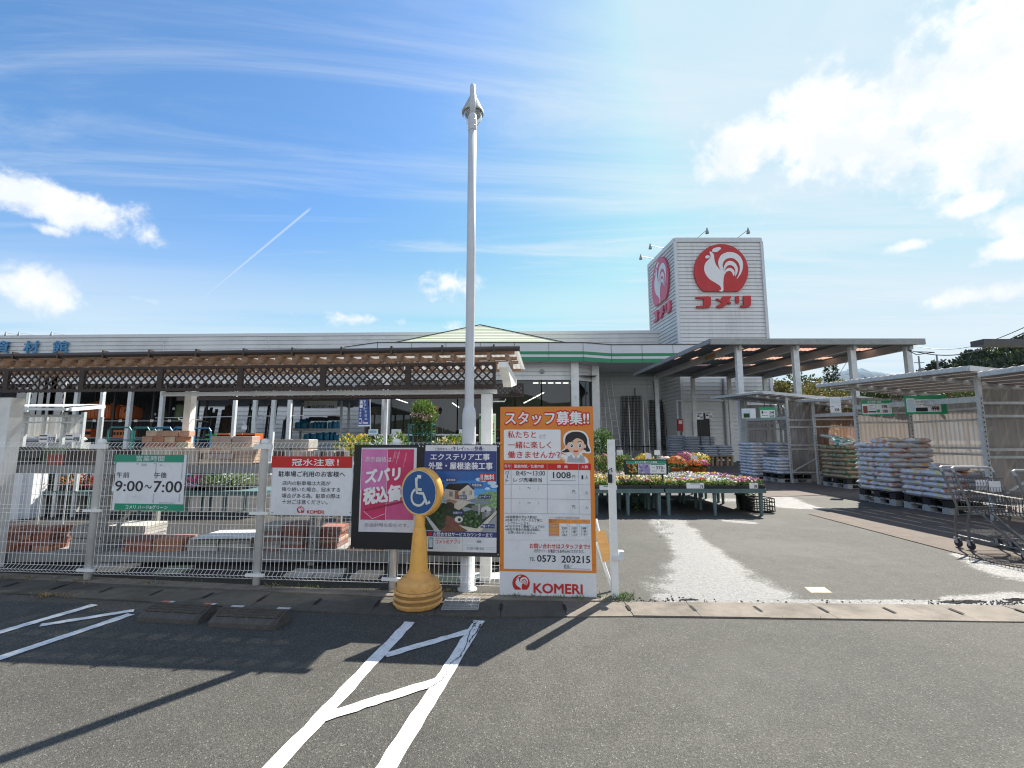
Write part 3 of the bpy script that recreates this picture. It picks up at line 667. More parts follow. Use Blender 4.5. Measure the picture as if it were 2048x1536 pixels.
# back door, lean-to lintel and red hydrant box on the tower's foot
b = MB(mat('dark_door', (.035, .035, .035), .6)); p, q = at(1384, 826, YT - .08), at(1418, 826, YT - .08); b.box(p.x, q.x, YT - .1, YT - .07, .05, p.z); b.build('door', tower)
b = MB(TRIM); p2 = at(1352, 800, YT - .1); q2 = at(1470, 797, YT - .1); b.box(p2.x, q2.x, YT - .16, YT - .05, p2.z - .1, p2.z); b.box(p2.x, p2.x + .12, YT - .16, YT - .05, 0, p2.z - .1); b.build('door_frame', tower)
b = MB(mat('red_box_paint', (.42, .03, .03), .45, dirt='#6b4a40', dirtamt=.3)); p = at(1355, 838, YT - .25); q = at(1366, 862, YT - .25); b.box(p.x, q.x, YT - .3, YT - .1, q.z, p.z); b.use(WHITE).box(p.x + .06, q.x - .06, YT - .31, YT - .301, p.z - .35, p.z - .1)
tag(b.build('hydrant_box'), 'red fire hydrant box on the wall at the foot of the sign tower', 'hydrant box')
b = MB(GREYM); b.tube([at(1446, 757, YT - .1), (at(1446, 757, YT - .1).x, YT - .1, 0)], .09, 8); b.build('downpipe', tower)

# ------------------------------------------------------------------ ladders and bars leaning on the wall
ALU = mat('pale_aluminium', (.86, .87, .87), .4, .1, var=.1)
def ladder(px0, py0, px1, py1, label, wid=.42):
    a = onmain(px1, py1, 1.7); a.z = .05; c = onmain(px0, py0, .12); t = thing('ladder', label, 'ladder', a, 'ladders leaning by the wall'); u = (mR - mL).normalized()
    for s in (-1, 1): b = MB(ALU); b.bar(a + u * s * wid / 2, c + u * s * wid / 2 * .9, .045, .08, nM); b.build('rail', t)
    b = MB(ALU); n = 13
    for i in range(1, n): p = a.lerp(c, i / n); b.tube([p - u * wid / 2, p + u * wid / 2], .02, 6)
    b.build('rung', t)
ladder(1217, 757, 1238, 906, 'tallest aluminium extension ladder leaning on the grey wall behind the orange sign', .5)
ladder(1203, 785, 1212, 880, 'shorter aluminium ladder leaning left of the tallest one')
RODM = mat('dull_rod', (.24, .24, .24), .5, .4, var=.2)
for i, (x0, y0, x1, y1) in enumerate(((1240, 840, 1240, 905), (1250, 815, 1248, 905), (1257, 792, 1262, 905), (1270, 776, 1266, 905), (1286, 800, 1290, 905), (1306, 762, 1322, 905), (1313, 790, 1316, 905), (1326, 768, 1334, 905), (1296, 818, 1300, 905))):
    a = onmain(x1, y1, 1.5 + .1 * (i % 3)); a.z = .02; c = onmain(x0, y0, .1); b = MB(RODM if i % 2 else ALU); b.bar(a, c, .07, .07)
    lab = ['shortest steel bar at the left of the leaning bars', 'second steel bar from the left against the wall', 'pale steel bar in the middle of the leaning bars', 'tall dark steel bar hung with netting by the wall', 'upright bar just left of the thick canopy post', 'tallest steel bar leaning beside the tower corner', 'thin dark bar close behind the tallest leaning bar', 'steel bar at the right end by the tower face', 'short bar between the canopy post and the tall ones'][i]
    tag(b.build('steel_bar'), lab, 'bar', 'steel bars leaning on the store wall')
for (px0, px1, py, lab) in ((1242, 1282, 792, 'dark wire mesh panel leaning left of the canopy post'), (1298, 1336, 800, 'dark wire mesh panel leaning right of the canopy post')):
    b = MB(BLACK); a, c = onmain(px0, py, .2), onmain(px1, py, .2); a2, c2 = onmain(px0, 900, 1.2), onmain(px1, 900, 1.2)
    for k in range(15): f = k / 14; b.tube([a2.lerp(c2, f), a.lerp(c, f)], .028, 4)
    for k in range(20): f = k / 19; b.tube([a2.lerp(a, f), c2.lerp(c, f)], .02, 4)
    tag(b.build('mesh_sheet'), lab, 'wire mesh', 'dark mesh panels by the store wall')
b = MB(BLACK); p, q = onmain(1205, 893, 2.4), onmain(1370, 893, 2.4)
for z in (.1, 1.0): b.bar((p.x, p.y, z), (q.x, q.y, z), .08, .08)
for i in range(7): c = p.lerp(q, i / 6); b.bar((c.x, c.y, 0), (c.x, c.y, 1.05), .06, .06)
tag(b.build('bar_rack'), 'low black steel rack in front of the leaning bars and ladders', 'rack')

# ------------------------------------------------------------------ big open carport
YC = 19.8; cFL, cFR = at(1420, 681, YC), at(1846, 681, YC); zf = cFL.z; cFR.z = zf
YCb = 32.0; zb = at(1300, 747, YCb).z; kS = (zb - zf) / (YCb - YC)
carport = thing('carport', 'open steel carport with corrugated roof and rusty skylight strips beside the store', 'carport', ((cFL.x + cFR.x) / 2, YC + 6, 0))
def yrow(py): tn = ray(1500, py).z / ray(1500, py).y; return (zf - H - kS * YC) / (tn - kS)
rows = [YC] + [yrow(p) for p in (697, 702, 714.5, 719, 729, 732.5)] + [YCb + .4]
b = MB(ROOFU); sk = MB(PEACH)
for i in range(len(rows) - 1):
    y0, y1 = rows[i], rows[i + 1]; tgt = sk if i % 2 else b; n = 90
    xs = [cFL.x + (cFR.x - cFL.x) * k / n for k in range(n + 1)]
    vs = [(x, y, zf + kS * (y - YC) + (.03 if k % 2 else 0)) for y in (y0, y1) for k, x in enumerate(xs)]
    if i % 2 == 0: tgt.add(vs, [(k, k + 1, n + 1 + k + 1, n + 1 + k) for k in range(n)])
    else:
        for k in range(n):
            gap = any(abs((cFL.x + (cFR.x - cFL.x) * (k + .5) / n) - (cFL.x + .9 + (cFR.x - cFL.x - 1.1) * j / 3)) < .35 for j in range(4)) or R.random() < .06
            (b if gap else sk).add([vs[k], vs[k + 1], vs[n + 2 + k], vs[n + 1 + k]], [(0, 1, 2, 3)])
b.build('roof', carport); sk.build('skylight', carport)
b = MB(GREYM); z2 = lambda y: zf + kS * (y - YC)
b.bar((cFL.x - .02, YC - .05, zf - .06), (cFR.x + .02, YC - .05, zf - .06), .1, .26); b.bar((cFL.x, YC, zf - .03), (cFL.x, YCb + .4, z2(YCb + .4) - .03), .1, .2); b.bar((cFR.x, YC, zf - .03), (cFR.x, YCb + .4, z2(YCb + .4) - .03), .1, .2)
b.bar((cFL.x, YCb, z2(YCb) - .12), (cFR.x, YCb, z2(YCb) - .12), .14, .2); b.build('gutter', carport)
for i, px in enumerate((1478, 1592, 1706, 1818)):
    x = at(px, 735, YC + .35).x; b = MB(WHITE2); b.box(x - .12, x + .12, YC + .25, YC + .45, 0, zf - .2); b.build('post', carport)
    b = MB(WHITE2); b.box(x - .12, x + .12, YCb - .3, YCb - .12, 0, z2(YCb) - .2); b.build('post', carport)
    b = MB(mat('carport_beam', (.46, .46, .45), .5, var=.1)); b.bar((x, YC + .1, zf - .2), (x, YCb, z2(YCb) - .24), .14, .34); b.build('beam', carport)
    if i in (0, 2): b = MB(GALV); b.tube([(x + .2, YC + .5, zf - .4), (x + 1.5, YC + 4, zf - 1.6)], .012, 5); b.build('brace_wire', carport)
b = MB(mat('tan_nameplate', (.38, .22, .08), .5)); x = at(1478, 735, YC + .35).x; y = yrow(700); b.box(x - .085, x - .075, y, y + 1.2, z2(y) - .34, z2(y) - .12); b.build('nameplate', carport)
# ================================================================== mesh fence
F0, F2 = Vector((-4.55, 5.13, 0)), Vector((-1.2, 4.81, 0)); fd = (F2 - F0).normalized(); fn = Vector((fd.y, -fd.x, 0)); fn = fn if fn.y < 0 else -fn
fence = thing('mesh_fence', 'white welded wire mesh fence with round posts along the parking kerb', 'fence', (-3.0, 4.98, 0))
def panel(s0, s1):
    b = MB(mat('white_wire', (.88, .88, .86), .4, var=.04)); p0, p1 = F0 + fd * s0, F0 + fd * s1; n = round((s1 - s0) / .046); Z = lambda z: Vector((0, 0, z))
    prof = [(0, .075), (.042, .115), (0, .155), (0, 1.385), (.045, 1.425), (0, 1.47)]
    for i in range(n + 1):
        p = p0.lerp(p1, i / n); b.tube([p + fn * o + Z(z) for o, z in prof], .0022, 4, False)
    for z, o in [(.075, 0), (.115, .042), (.155, 0), (1.385, 0), (1.425, .045), (1.47, 0), (.27, 0), (.385, 0), (.50, 0), (.615, 0), (.70, 0), (.745, 0), (.785, 0), (.90, 0), (1.01, 0), (1.13, 0), (1.26, 0)]:
        b.tube([p0 + fn * (o - .003) + Z(z), p1 + fn * (o - .003) + Z(z)], .0023, 4, False)
    return b.build('mesh_panel', fence)
sp = [-2.05, 0, (Vector((-2.64, 4.96, 0)) - F0).dot(fd), (F2 - F0).dot(fd), (Vector((.02, 4.70, 0)) - F0).dot(fd)]
for a, c in zip(sp[:-1], sp[1:]): panel(a + .05, c - .05)
for s_ in sp[:-1]:
    p = F0 + fd * s_; b = MB(WHITE); b.smooth = True
    b.lathe([(.036, 0), (.036, 1.46), (.042, 1.465), (.042, 1.485), (.034, 1.505), (.015, 1.515)], p, 14); po = b.build('post', fence)
    b = MB(WHITE)
    for z in (.12, .74, 1.43): b.bar(p + fn * .03 + Vector((0, 0, z)) - fd * .1, p + fn * .03 + Vector((0, 0, z)) + fd * .1, .03, .028 if z < 1 else .05)
    b.build('bracket', po)
# ------------------------------------------------------------------ fence signs
SIGNW = mat('sign_white', (.74, .75, .77), .4, var=.04, scale=3, dirt='#85868a', dirtamt=.42)
INK = mat('ink_black', (.02, .02, .03), .5, var=.05); GREYINK = mat('ink_grey', (.25, .26, .29), .5); PALE = mat('faded_print', (.60, .66, .66), .5, var=.1)
SGREEN = mat('sign_green', (.015, .27, .16), .4, var=.06); SRED = mat('sign_red', (.55, .016, .012), .4, var=.05); SWHITE = mat('print_white', (.8, .8, .8), .45, var=.02)
NAVY = mat('print_navy', (.035, .05, .19), .4, var=.06); SMUDGE = mat('tape_ghost', (.48, .50, .53), .5, var=.25, scale=20)
RED2 = mat('print_red', (.56, .03, .03), .4, var=.06)
fp = F0 + fn * .055
t = thing('opening_hours_sign', 'white and green opening hours board tied to the wire mesh fence', 'sign', fp + fd * 1.0 + Vector((0, 0, .9)))
P = Panel(fp, fd, (0, 860, 4.8)); P.slab(1098, 237, 1768, 772, SIGNW, .008, 'board', t)
P.rect(1098, 237, 1768, 312, SGREEN); P.rect(1098, 709, 1768, 772, SGREEN)
P.text('営業時間', 1310, 246, 1580, 300, PALE, 2, .012); P.text('午前', 1120, 402, 1243, 458, INK, 2, .008); P.text('午後', 1480, 405, 1605, 462, INK, 2, .008)
P.text('9:00', 1105, 487, 1375, 588, INK, 2, .018); P.text('〜', 1388, 525, 1458, 562, INK, 2, .012); P.text('7:00', 1475, 489, 1748, 600, INK, 2, .018)
P.text('コメリ ハード&グリーン', 1205, 720, 1610, 761, SWHITE, 2, .02)
for r_ in ((1490, 320, 1502, 470), (1743, 320, 1754, 475), (1466, 610, 1479, 700), (1716, 615, 1730, 690), (1525, 695, 1678, 706), (1095, 300, 1110, 330), (1260, 640, 1330, 645)): P.rect(*r_, SMUDGE)
for r_ in ((1130, 306, 1768, 311), (1310, 318, 1330, 330), (1360, 322, 1410, 345), (1480, 318, 1500, 328), (1535, 330, 1560, 344)): P.rect(*r_, SMUDGE, 3)
P.finish(t)
t = thing('flood_warning_sign', 'white flood warning board with a red heading tied to the wire mesh fence', 'sign', fp + fd * 2.4 + Vector((0, 0, .9)))
P = Panel(fp, fd, (380, 860, 4.8)); P.slab(784, 253, 1558, 820, SIGNW, .008, 'board', t); P.rect(784, 253, 1558, 363, SRED)
P.text('冠水注意！', 978, 275, 1430, 345, SWHITE, 2, .025); P.text('駐車場ご利用のお客様へ', 850, 395, 1490, 450, INK, 2, .016)
for s_, r_ in (('店内の駐車場は大雨が', (888, 490, 1350, 532)), ('降り続いた場合、冠水する', (885, 550, 1442, 592)), ('場合がある為、駐車の際は', (883, 610, 1440, 655)), ('十分ご注意ください。', (883, 668, 1322, 713))): P.text(s_, *r_, INK, 2, .004)
P.text('KOMERI', 1123, 770, 1288, 803, SRED, 2, .035); small_logo(P, 1063, 768, 36, SRED, SIGNW)
for x, y in ((812, 268), (1548, 268), (790, 790), (1540, 790)): P.disc(x, y, 5, INK, 4, 'tie')
P.finish(t)
# ------------------------------------------------------------------ black display boards with posters
bp_ = F0 + fn * .07
BLKB = mat('black_board', (.010, .010, .012), .5, var=.2, scale=6); BLKE = mat('black_board_edge', (.03, .03, .032), .35)
t = thing('display_board', 'black display board on the fence behind the faded pink poster', 'board', bp_ + fd * 3.3 + Vector((0, 0, .6)))
P = Panel(bp_, fd, (690, 870, 4.389)); P.slab(66, 86, 668, 1003, BLKB, .02, 'board', t)
for x, y in ((76, 97), (655, 97), (76, 990), (655, 990)): P.disc(x, y, 6, GALV, 3, 'screw')
P.finish(t)
t2 = thing('display_board', 'black display board on the fence behind the navy house works poster', 'board', bp_ + fd * 4.1 + Vector((0, 0, .6)))
P = Panel(bp_ + fn * .003, fd, (690, 870, 4.389)); P.slab(672, 82, 1365, 1064, BLKB, .02, 'board', t2)
for x0, y0, x1, y1 in ((672, 82, 1365, 90), (1352, 82, 1365, 1064), (672, 1030, 1365, 1064)): P.rect(x0, y0, x1, y1, BLKE, 1, 'edge_trim')
for x, y in ((1345, 100), (1345, 1050), (684, 100)): P.disc(x, y, 6, GALV, 3, 'screw')
P.finish(t2)
PINK = mat('poster_pink', (.62, .17, .40), .35, var=.18, scale=4, dirt='#c79ab8', dirtamt=.6); PINKR = mat('poster_red_pink', (.55, .035, .12), .35, var=.18, scale=5); PINK3 = mat('poster_mid_pink', (.60, .09, .24), .35, var=.2, scale=3, dirt='#b86a90', dirtamt=.6)
POSW = mat('poster_white', (.70, .68, .70), .4, var=.05, scale=6, dirt='#94909a', dirtamt=.4); WORNW = mat('worn_print_white', (.72, .66, .72), .45, var=.15, scale=30, dirt='#a06a88', dirtamt=.5)
t = thing('price_poster', 'faded pink and red price poster taped to the left black display board', 'poster', bp_ + fd * 3.25 + fn * .01 + Vector((0, 0, .8)))
P = Panel(bp_ + fn * .006, fd, (690, 870, 4.389)); P.slab(132, 112, 622, 853, POSW, .003, 'sheet', t)
P.rect(144, 125, 366, 478, PINK); P.rect(366, 125, 602, 478, PINKR); P.rect(140, 478, 358, 745, PINKR); P.rect(358, 478, 604, 745, PINK3); P.rect(364, 125, 368, 745, WORNW, 2)
P.poly([(170, 655), (600, 555), (600, 575), (180, 668)], mat('poster_dark_red', (.30, .02, .06), .4), 2); P.stroke([(165, 668), (240, 735), (350, 690)], 4, WORNW, 2)
P.text('表示価格は', 178, 190, 410, 238, WORNW, 3, .012, rise=-.0); P.text('ズバリ', 178, 290, 488, 410, SWHITE, 3, .05, rise=.10); P.text('税込価格', 160, 440, 600, 590, SWHITE, 3, .045, rise=.12); P.text('お会計時も安心です。', 175, 772, 562, 807, GREYINK, 3, .01)
for k in range(9): x = R.uniform(380, 590); P.stroke([(x, R.uniform(135, 170)), (x - R.uniform(8, 30), R.uniform(200, 300))], 1.6, WORNW, 2)
P.finish(t)
# house works poster
SKYB = [mat('poster_sky%d' % i, c, .35, var=.15, scale=7) for i, c in enumerate(((.03, .12, .36), (.05, .22, .55), (.10, .36, .72), (.30, .55, .78)))]
def pm(n, c, **k): return mat('poster_' + n, c, .4, var=k.pop('var', .15), scale=k.pop('scale', 25), **k)
t = thing('house_works_poster', 'navy and white house exterior works poster on the right black display board', 'poster', bp_ + fd * 4.1 + fn * .01 + Vector((0, 0, .7)))
P = Panel(bp_ + fn * .009, fd, (690, 870, 4.389)); P.slab(697, 90, 1331, 1027, SIGNW, .003, 'sheet', t)
P.rect(697, 141, 1331, 319, NAVY); P.rect(697, 848, 1331, 895, NAVY)
for i, (y0, y1) in enumerate(((319, 400), (400, 470), (470, 530), (530, 600))): P.rect(697, y0, 1331, y1, SKYB[i])
for cx, cy, r_ in ((1180, 390, 26), (1215, 400, 20), (1290, 420, 30), (1310, 450, 26), (1250, 470, 18)): P.disc(cx, cy, r_ * 1.3, pm('cloud', (.55, .68, .80)), 2, ry=r_ * .6)
G1, G2, WL, RF, BRK = pm('leaf', (.05, .13, .04), var=.6, scale=60), pm('lawn', (.03, .06, .03), var=.5), pm('wall', (.62, .57, .48)), pm('roofing', (.02, .02, .025)), pm('brick', (.20, .08, .06), var=.3)
P.rect(697, 600, 1331, 848, G2, 1); PAV = pm('paving', (.33, .34, .36))
P.poly([(1140, 560), (1200, 510), (1290, 490), (1331, 500), (1331, 640), (1140, 640)], pm('far_tree', (.22, .36, .16), var=.5, scale=50), 2)
P.poly([(880, 470), (1000, 490), (1085, 430), (1135, 485), (1135, 570), (1000, 660), (880, 600)], WL, 3); P.poly([(875, 470), (910, 430), (1080, 422), (1000, 490)], RF, 4); P.poly([(1080, 422), (1140, 478), (1125, 480), (1080, 435), (1000, 495), (1000, 487)], RF, 4)
P.rect(965, 490, 996, 560, pm('rust_panel', (.34, .12, .06)), 4); P.rect(915, 495, 945, 540, pm('pane', (.25, .26, .28)), 4); P.rect(1032, 492, 1055, 525, pm('pane', (.25, .26, .28)), 4); P.rect(1095, 490, 1103, 528, pm('pane', (.25, .26, .28)), 4); P.rect(1108, 488, 1116, 526, pm('pane', (.25, .26, .28)), 4)
P.poly([(870, 580), (910, 562), (990, 580), (960, 605), (930, 590)], pm('porch', (.36, .25, .18)), 5); P.rect(850, 490, 882, 540, WL, 3); P.rect(890, 590, 960, 650, pm('shadow_room', (.05, .04, .035)), 4)
P.poly([(1060, 575), (1140, 556), (1310, 590), (1225, 612)], pm('port_roof', (.22, .26, .30)), 6); P.rect(1174, 600, 1181, 700, POSW, 5); P.poly([(1110, 620), (1215, 615), (1270, 640), (1270, 690), (1120, 660)], pm('port_floor', (.20, .20, .20)), 4)
P.poly([(1195, 650), (1210, 630), (1255, 625), (1285, 645), (1285, 665), (1195, 675)], pm('car', (.55, .56, .58)), 5); P.disc(1235, 668, 10, RF, 6); P.poly([(1020, 640), (1060, 630), (1130, 650), (1050, 672)], pm('slab', (.30, .36, .42)), 5)
P.poly([(890, 700), (1000, 750), (1060, 848), (840, 848), (880, 790)], BRK, 4); P.poly([(697, 700), (735, 720), (840, 848), (790, 848)], pm('kerb_line', (.55, .57, .60)), 4); P.poly([(1000, 790), (1160, 820), (1331, 660), (1331, 690), (1190, 848), (1090, 848)], WL, 5); P.poly([(1190, 848), (1331, 700), (1331, 848)], PAV, 4); P.rect(697, 840, 1331, 848, pm('road', (.38, .42, .48)), 3)
P.disc(1000, 740, 36, POSW, 6, ry=28); P.disc(1005, 742, 14, G2, 7)
for k in range(70): P.disc(R.uniform(1040, 1180), R.uniform(690, 800), R.uniform(5, 13), R.choice((G1, G2, pm('leaf_light', (.14, .24, .08)))), 6, n=7)
for k in range(40): P.disc(R.uniform(800, 880), R.uniform(620, 790), R.uniform(5, 14), R.choice((G1, G2)), 3, n=7)
for k in range(12): x = 1210 + k * 10; P.rect(x, 680 - k * 5, x + 3, 740 - k * 6, POSW, 6)
for (s_, x0, y0, x1, y1, px, py) in (('屋根塗装', 885, 378, 977, 409, 935, 432), ('外壁塗装', 1110, 421, 1206, 456, 1122, 470), ('カーポート', 1174, 523, 1281, 557, 1225, 572), ('面格子', 998, 529, 1069, 563, 1047, 580), ('玄関ドア', 945, 666, 1036, 697, 950, 690), ('門扉・ゲート', 1192, 780, 1314, 816, 1215, 770), ('太陽光', 845, 412, 868, 442, 850, 460)):
    P.rect(x0, y0, x1, y1, NAVY, 8)
    if s_ != '太陽光': P.text(s_, x0 + 5, y0 + 5, x1 - 5, y1 - 5, SWHITE, 9, .01)
    P.stroke([(px, y1 - 2), (px, py)], 3, NAVY, 8)
P.rect(1183, 338, 1317, 400, SRED, 8); P.text('無料', 1222, 345, 1312, 394, SWHITE, 9, .03); P.text('見積', 1190, 346, 1214, 392, SWHITE, 9, .01)
P.text('ご自宅をもっと', 790, 110, 945, 137, NAVY, 2, .006); P.text('キレイ', 945, 100, 1045, 137, NAVY, 2, .018); P.text('にもっと', 1050, 112, 1137, 136, NAVY, 2, .006); P.text('快適', 1138, 98, 1205, 138, NAVY, 2, .018); P.text('に', 1208, 114, 1228, 135, NAVY, 2)
P.text('エクステリア工事', 750, 162, 1272, 222, SWHITE, 2, .03); P.text('外壁・屋根塗装工事', 733, 237, 1297, 303, SWHITE, 2, .03); P.text('お問合せはサービスカウンターまで', 775, 856, 1295, 891, SWHITE, 2, .02)
P.disc(748, 868, 18, SRED, 2); P.text('毎日のお買い物をもっと楽しく', 795, 901, 1005, 916, GREYINK, 2, .01); P.text('コメリのアプリ', 793, 919, 1010, 955, RED2, 2, .022); P.text('0120-188-560', 1070, 982, 1222, 1007, GREYINK, 2, .015)
P.rect(733, 900, 775, 1000, INK, 2); P.rect(737, 906, 770, 985, pm('screen', (.45, .6, .66)), 3); P.rect(1033, 905, 1035, 1015, GREYINK, 2); P.rect(1157, 925, 1196, 945, GREYINK, 2)
for y in (963, 974, 985, 998): P.rect(785, y, R.uniform(880, 960), y + 4, PALE, 2)
for y in (908, 922, 936, 958, 970): P.rect(1045, y, R.uniform(1140, 1250), y + 4, PALE, 2)
for (x0, y0) in ((1240, 985), (1240, 998)): P.rect(x0, y0, 1318, y0 + 6, PALE, 2)
P.finish(t)
# ------------------------------------------------------------------ orange recruiting board
ORG = mat('board_orange', (.74, .225, .025), .4, var=.04, scale=2); ORG2 = mat('table_orange', (.76, .30, .06), .4); SKIN = mat('print_skin', (.80, .52, .36), .45, var=.03); HAIR = mat('print_hair', (.015, .014, .018), .45); SHIRT = mat('print_shirt', (.42, .43, .46), .45)
oL, oR = Vector((-.11, 4.63, 0)), Vector((.79, 4.56, 0)); od = (oR - oL).normalized()
t = thing('recruiting_board', 'tall orange staff recruiting board standing on the kerb by the yard entrance', 'sign', (oL + oR) / 2)
P = Panel(oL, od, (980, 790, 3.571)); P.slab(72, 83, 748, 1443, SIGNW, .035, 'board', t)
P.rect(72, 83, 748, 1265, ORG)
P.rect(92, 103, 723, 232, ORG, 2); P.text('スタッフ募集!!', 100, 108, 716, 222, SRED, 3, .085, 'lettering'); P.text('スタッフ募集!!', 107, 117, 708, 213, SWHITE, 4, .03)
def rrect(P, x0, y0, x1, y1, r_, m, lay): P.poly([(cx + r_ * math.cos(a), cy + r_ * math.sin(a)) for cx, cy, a0 in ((x1 - r_, y1 - r_, 0), (x0 + r_, y1 - r_, 1), (x0 + r_, y0 + r_, 2), (x1 - r_, y0 + r_, 3)) for a in [(a0 + k / 5) * math.pi / 2 for k in range(6)]], m, lay)
rrect(P, 99, 247, 505, 465, 12, SWHITE, 3)
P.text('私たちと', 126, 258, 330, 308, RED2, 4, .022); P.text('公式', 350, 281, 398, 298, GREYINK, 4); P.text('サイト', 350, 301, 398, 315, GREYINK, 4); P.text('一緒に楽しく', 128, 331, 437, 382, RED2, 4, .022); P.text('働きませんか？', 126, 401, 500, 452, RED2, 4, .022)
# printed picture of a waving staff member
oval = lambda cx, cy, rx, ry, m, lay, n=28: P.disc(cx, cy, rx, m, lay, 'print', ry, n)
P.poly([(x, y) for x, y in [(q.x, q.y) for q in smooth_pts([(508, 405, 0), (535, 375, 0), (523, 330, 0), (530, 285, 0), (565, 258, 0), (620, 252, 0), (670, 262, 0), (700, 295, 0), (708, 345, 0), (722, 400, 0), (705, 418, 0), (665, 412, 0), (660, 430, 0), (690, 450, 0), (694, 488, 0), (545, 488, 0), (535, 470, 0), (490, 450, 0), (488, 425, 0), (530, 425, 0), (555, 430, 0)], 4)]], SWHITE, 3)
P.poly([(q.x, q.y) for q in smooth_pts([(514, 402, 0), (540, 385, 0), (536, 330, 0), (545, 290, 0), (580, 266, 0), (625, 262, 0), (668, 275, 0), (692, 310, 0), (697, 360, 0), (715, 398, 0), (690, 405, 0), (668, 390, 0), (600, 395, 0), (560, 408, 0), (530, 410, 0)], 4)], HAIR, 4)
P.poly([(550, 480), (556, 440), (585, 425), (640, 425), (672, 440), (682, 484)], SHIRT, 4); P.poly([(494, 436), (520, 446), (540, 460), (550, 484), (538, 478), (515, 462), (496, 450)], SKIN, 4); P.poly([(596, 405), (634, 405), (634, 428), (615, 440), (596, 428)], SKIN, 5)
oval(612, 358, 62, 60, SKIN, 6); oval(548, 372, 10, 14, SKIN, 5); oval(676, 366, 10, 14, SKIN, 5)
P.poly([(q.x, q.y) for q in smooth_pts([(546, 360, 0), (550, 300, 0), (590, 272, 0), (650, 275, 0), (682, 320, 0), (680, 352, 0), (662, 325, 0), (622, 308, 0), (585, 330, 0), (558, 340, 0)], 4)], HAIR, 7)
for ex in (582, 640): oval(ex, 362, 15, 17, SWHITE, 8); oval(ex + 1, 362, 8, 12, HAIR, 9); oval(ex - 2, 358, 3, 4, SWHITE, 10); P.stroke([(ex - 15, 337), (ex, 330), (ex + 14, 336)], 4, HAIR, 8)
P.poly([(594, 394), (612, 398), (632, 394), (624, 408), (604, 408)], SRED, 8); oval(565, 388, 9, 5, mat('print_blush', (.85, .38, .26), .45), 7); oval(655, 388, 9, 5, mat('print_blush', (.85, .38, .26), .45), 7)
P.poly([(590, 424), (612, 442), (600, 455), (584, 436)], SWHITE, 6); P.poly([(638, 424), (616, 442), (626, 455), (644, 436)], SWHITE, 6); P.stroke([(630, 460), (655, 458), (652, 482)], 2.5, GREYINK, 6)
# table
P.rect(99, 535, 721, 1247, SIGNW, 2); P.rect(99, 489, 721, 535, SRED, 3)
for s_, r_ in (('区分', (105, 497, 147, 517)), ('勤務時間／仕事内容', (173, 497, 385, 521)), ('時', (482, 500, 506, 523)), ('給', (531, 500, 555, 523)), ('人数', (652, 502, 700, 524))): P.text(s_, *r_, SWHITE, 4, .018)
RULE = mat('print_rule', (.30, .34, .42), .5)
for x in (150, 408, 633): P.rect(x, 489, x + 2.5, 848, RULE, 4)
for y in (638, 741, 846): P.rect(99, y, 721, y + 2.5, RULE, 4)
P.text('パ', 108, 540, 138, 563, INK, 4, .01); P.rect(121, 567, 126, 595, INK, 4); P.text('ト', 112, 599, 136, 624, INK, 4, .01)
P.text('8:45〜13:00', 187, 542, 393, 575, INK, 4, .008); P.text('レ ジ売場担当', 168, 591, 370, 622, INK, 4, .02); P.text('1008', 450, 550, 577, 594, INK, 4, .022); P.text('円', 586, 571, 608, 596, INK, 4); P.text('1', 653, 573, 666, 602, INK, 4, .02); P.text('人', 678, 574, 702, 602, INK, 4)
P.rect(430, 609, 612, 613, RULE, 4)
for dy in (0, 107):
    P.text('円', 586, 680 + dy, 608, 704 + dy, INK, 4); P.text('人', 680, 684 + dy, 702, 708 + dy, INK, 4); P.text('〜', 268, 657 + dy, 290, 668 + dy, INK, 4)
    for x in (211, 343): P.text(':', x, 654 + dy, x + 5, 672 + dy, INK, 4)
for s_, r_ in (('※未経験者の方も大歓迎!!', (110, 861, 335, 881)), ('※先輩スタッフが一から丁寧に', (110, 883, 372, 904)), ('レクチャーします。', (130, 906, 285, 926)), ('※わかりやすい動画マニュアル!!', (110, 928, 388, 948)), ('※休日や賃金の詳細は気軽に', (110, 950, 360, 970)), ('お問い合わせください。', (130, 972, 330, 992))): P.text(s_, *r_, INK, 4, .004)
P.text('(パート用)曜日別 時間帯別 時給表', 420, 868, 640, 886, GREYINK, 4); P.rect(420, 887, 715, 1006, SWHITE, 4); P.rect(420, 887, 715, 915, ORG2, 5); P.rect(420, 887, 493, 1006, ORG2, 5)
for x in (493, 566, 640): P.rect(x, 887, x + 1.5, 1006, RULE, 6)
for y in (915, 938, 961, 984): P.rect(420, y, 715, y + 1.5, RULE, 6)
for x, w_ in ((440, 36), (520, 24), (590, 28), (662, 28)): P.rect(x, 898, x + w_, 904, GREYINK, 6)
for r_, row in enumerate((('', '', ''), ('959', '1028', '1088'), ('1011', '1080', '1140'), ('1062', '1131', '1191'))):
    P.rect(428, 923 + 23 * r_, 486, 927 + 23 * r_, GREYINK, 6)
    for c_, s_ in enumerate(row):
        if s_: P.text(s_, 513 + 70 * c_, 917 + 23 * r_ + 3, 547 + 70 * c_, 935 + 23 * r_ + 1, INK, 6, .006)
        P.text('円', 549 + 71 * c_, 922 + 23 * r_, 558 + 71 * c_, 933 + 23 * r_, GREYINK, 6)
for k in range(46): P.rect(108 + k * 13.2, 1034, 115 + k * 13.2, 1036.5, GREYINK, 4)
P.text('お問い合わせはスタッフまで!!', 283, 1061, 712, 1098, RED2, 4, .02); P.text('公式サイト・お電話でもお申込みいただけます。', 314, 1102, 672, 1127, INK, 4, .004); P.text('TEL', 283, 1159, 322, 1184, INK, 4); P.text('0573', 336, 1143, 470, 1191, INK, 4, .025); P.text('203215', 510, 1147, 715, 1199, INK, 4, .025); P.text('担当／', 527, 1209, 590, 1234, INK, 4, .004); P.rect(527, 1240, 714, 1242.5, INK, 4)
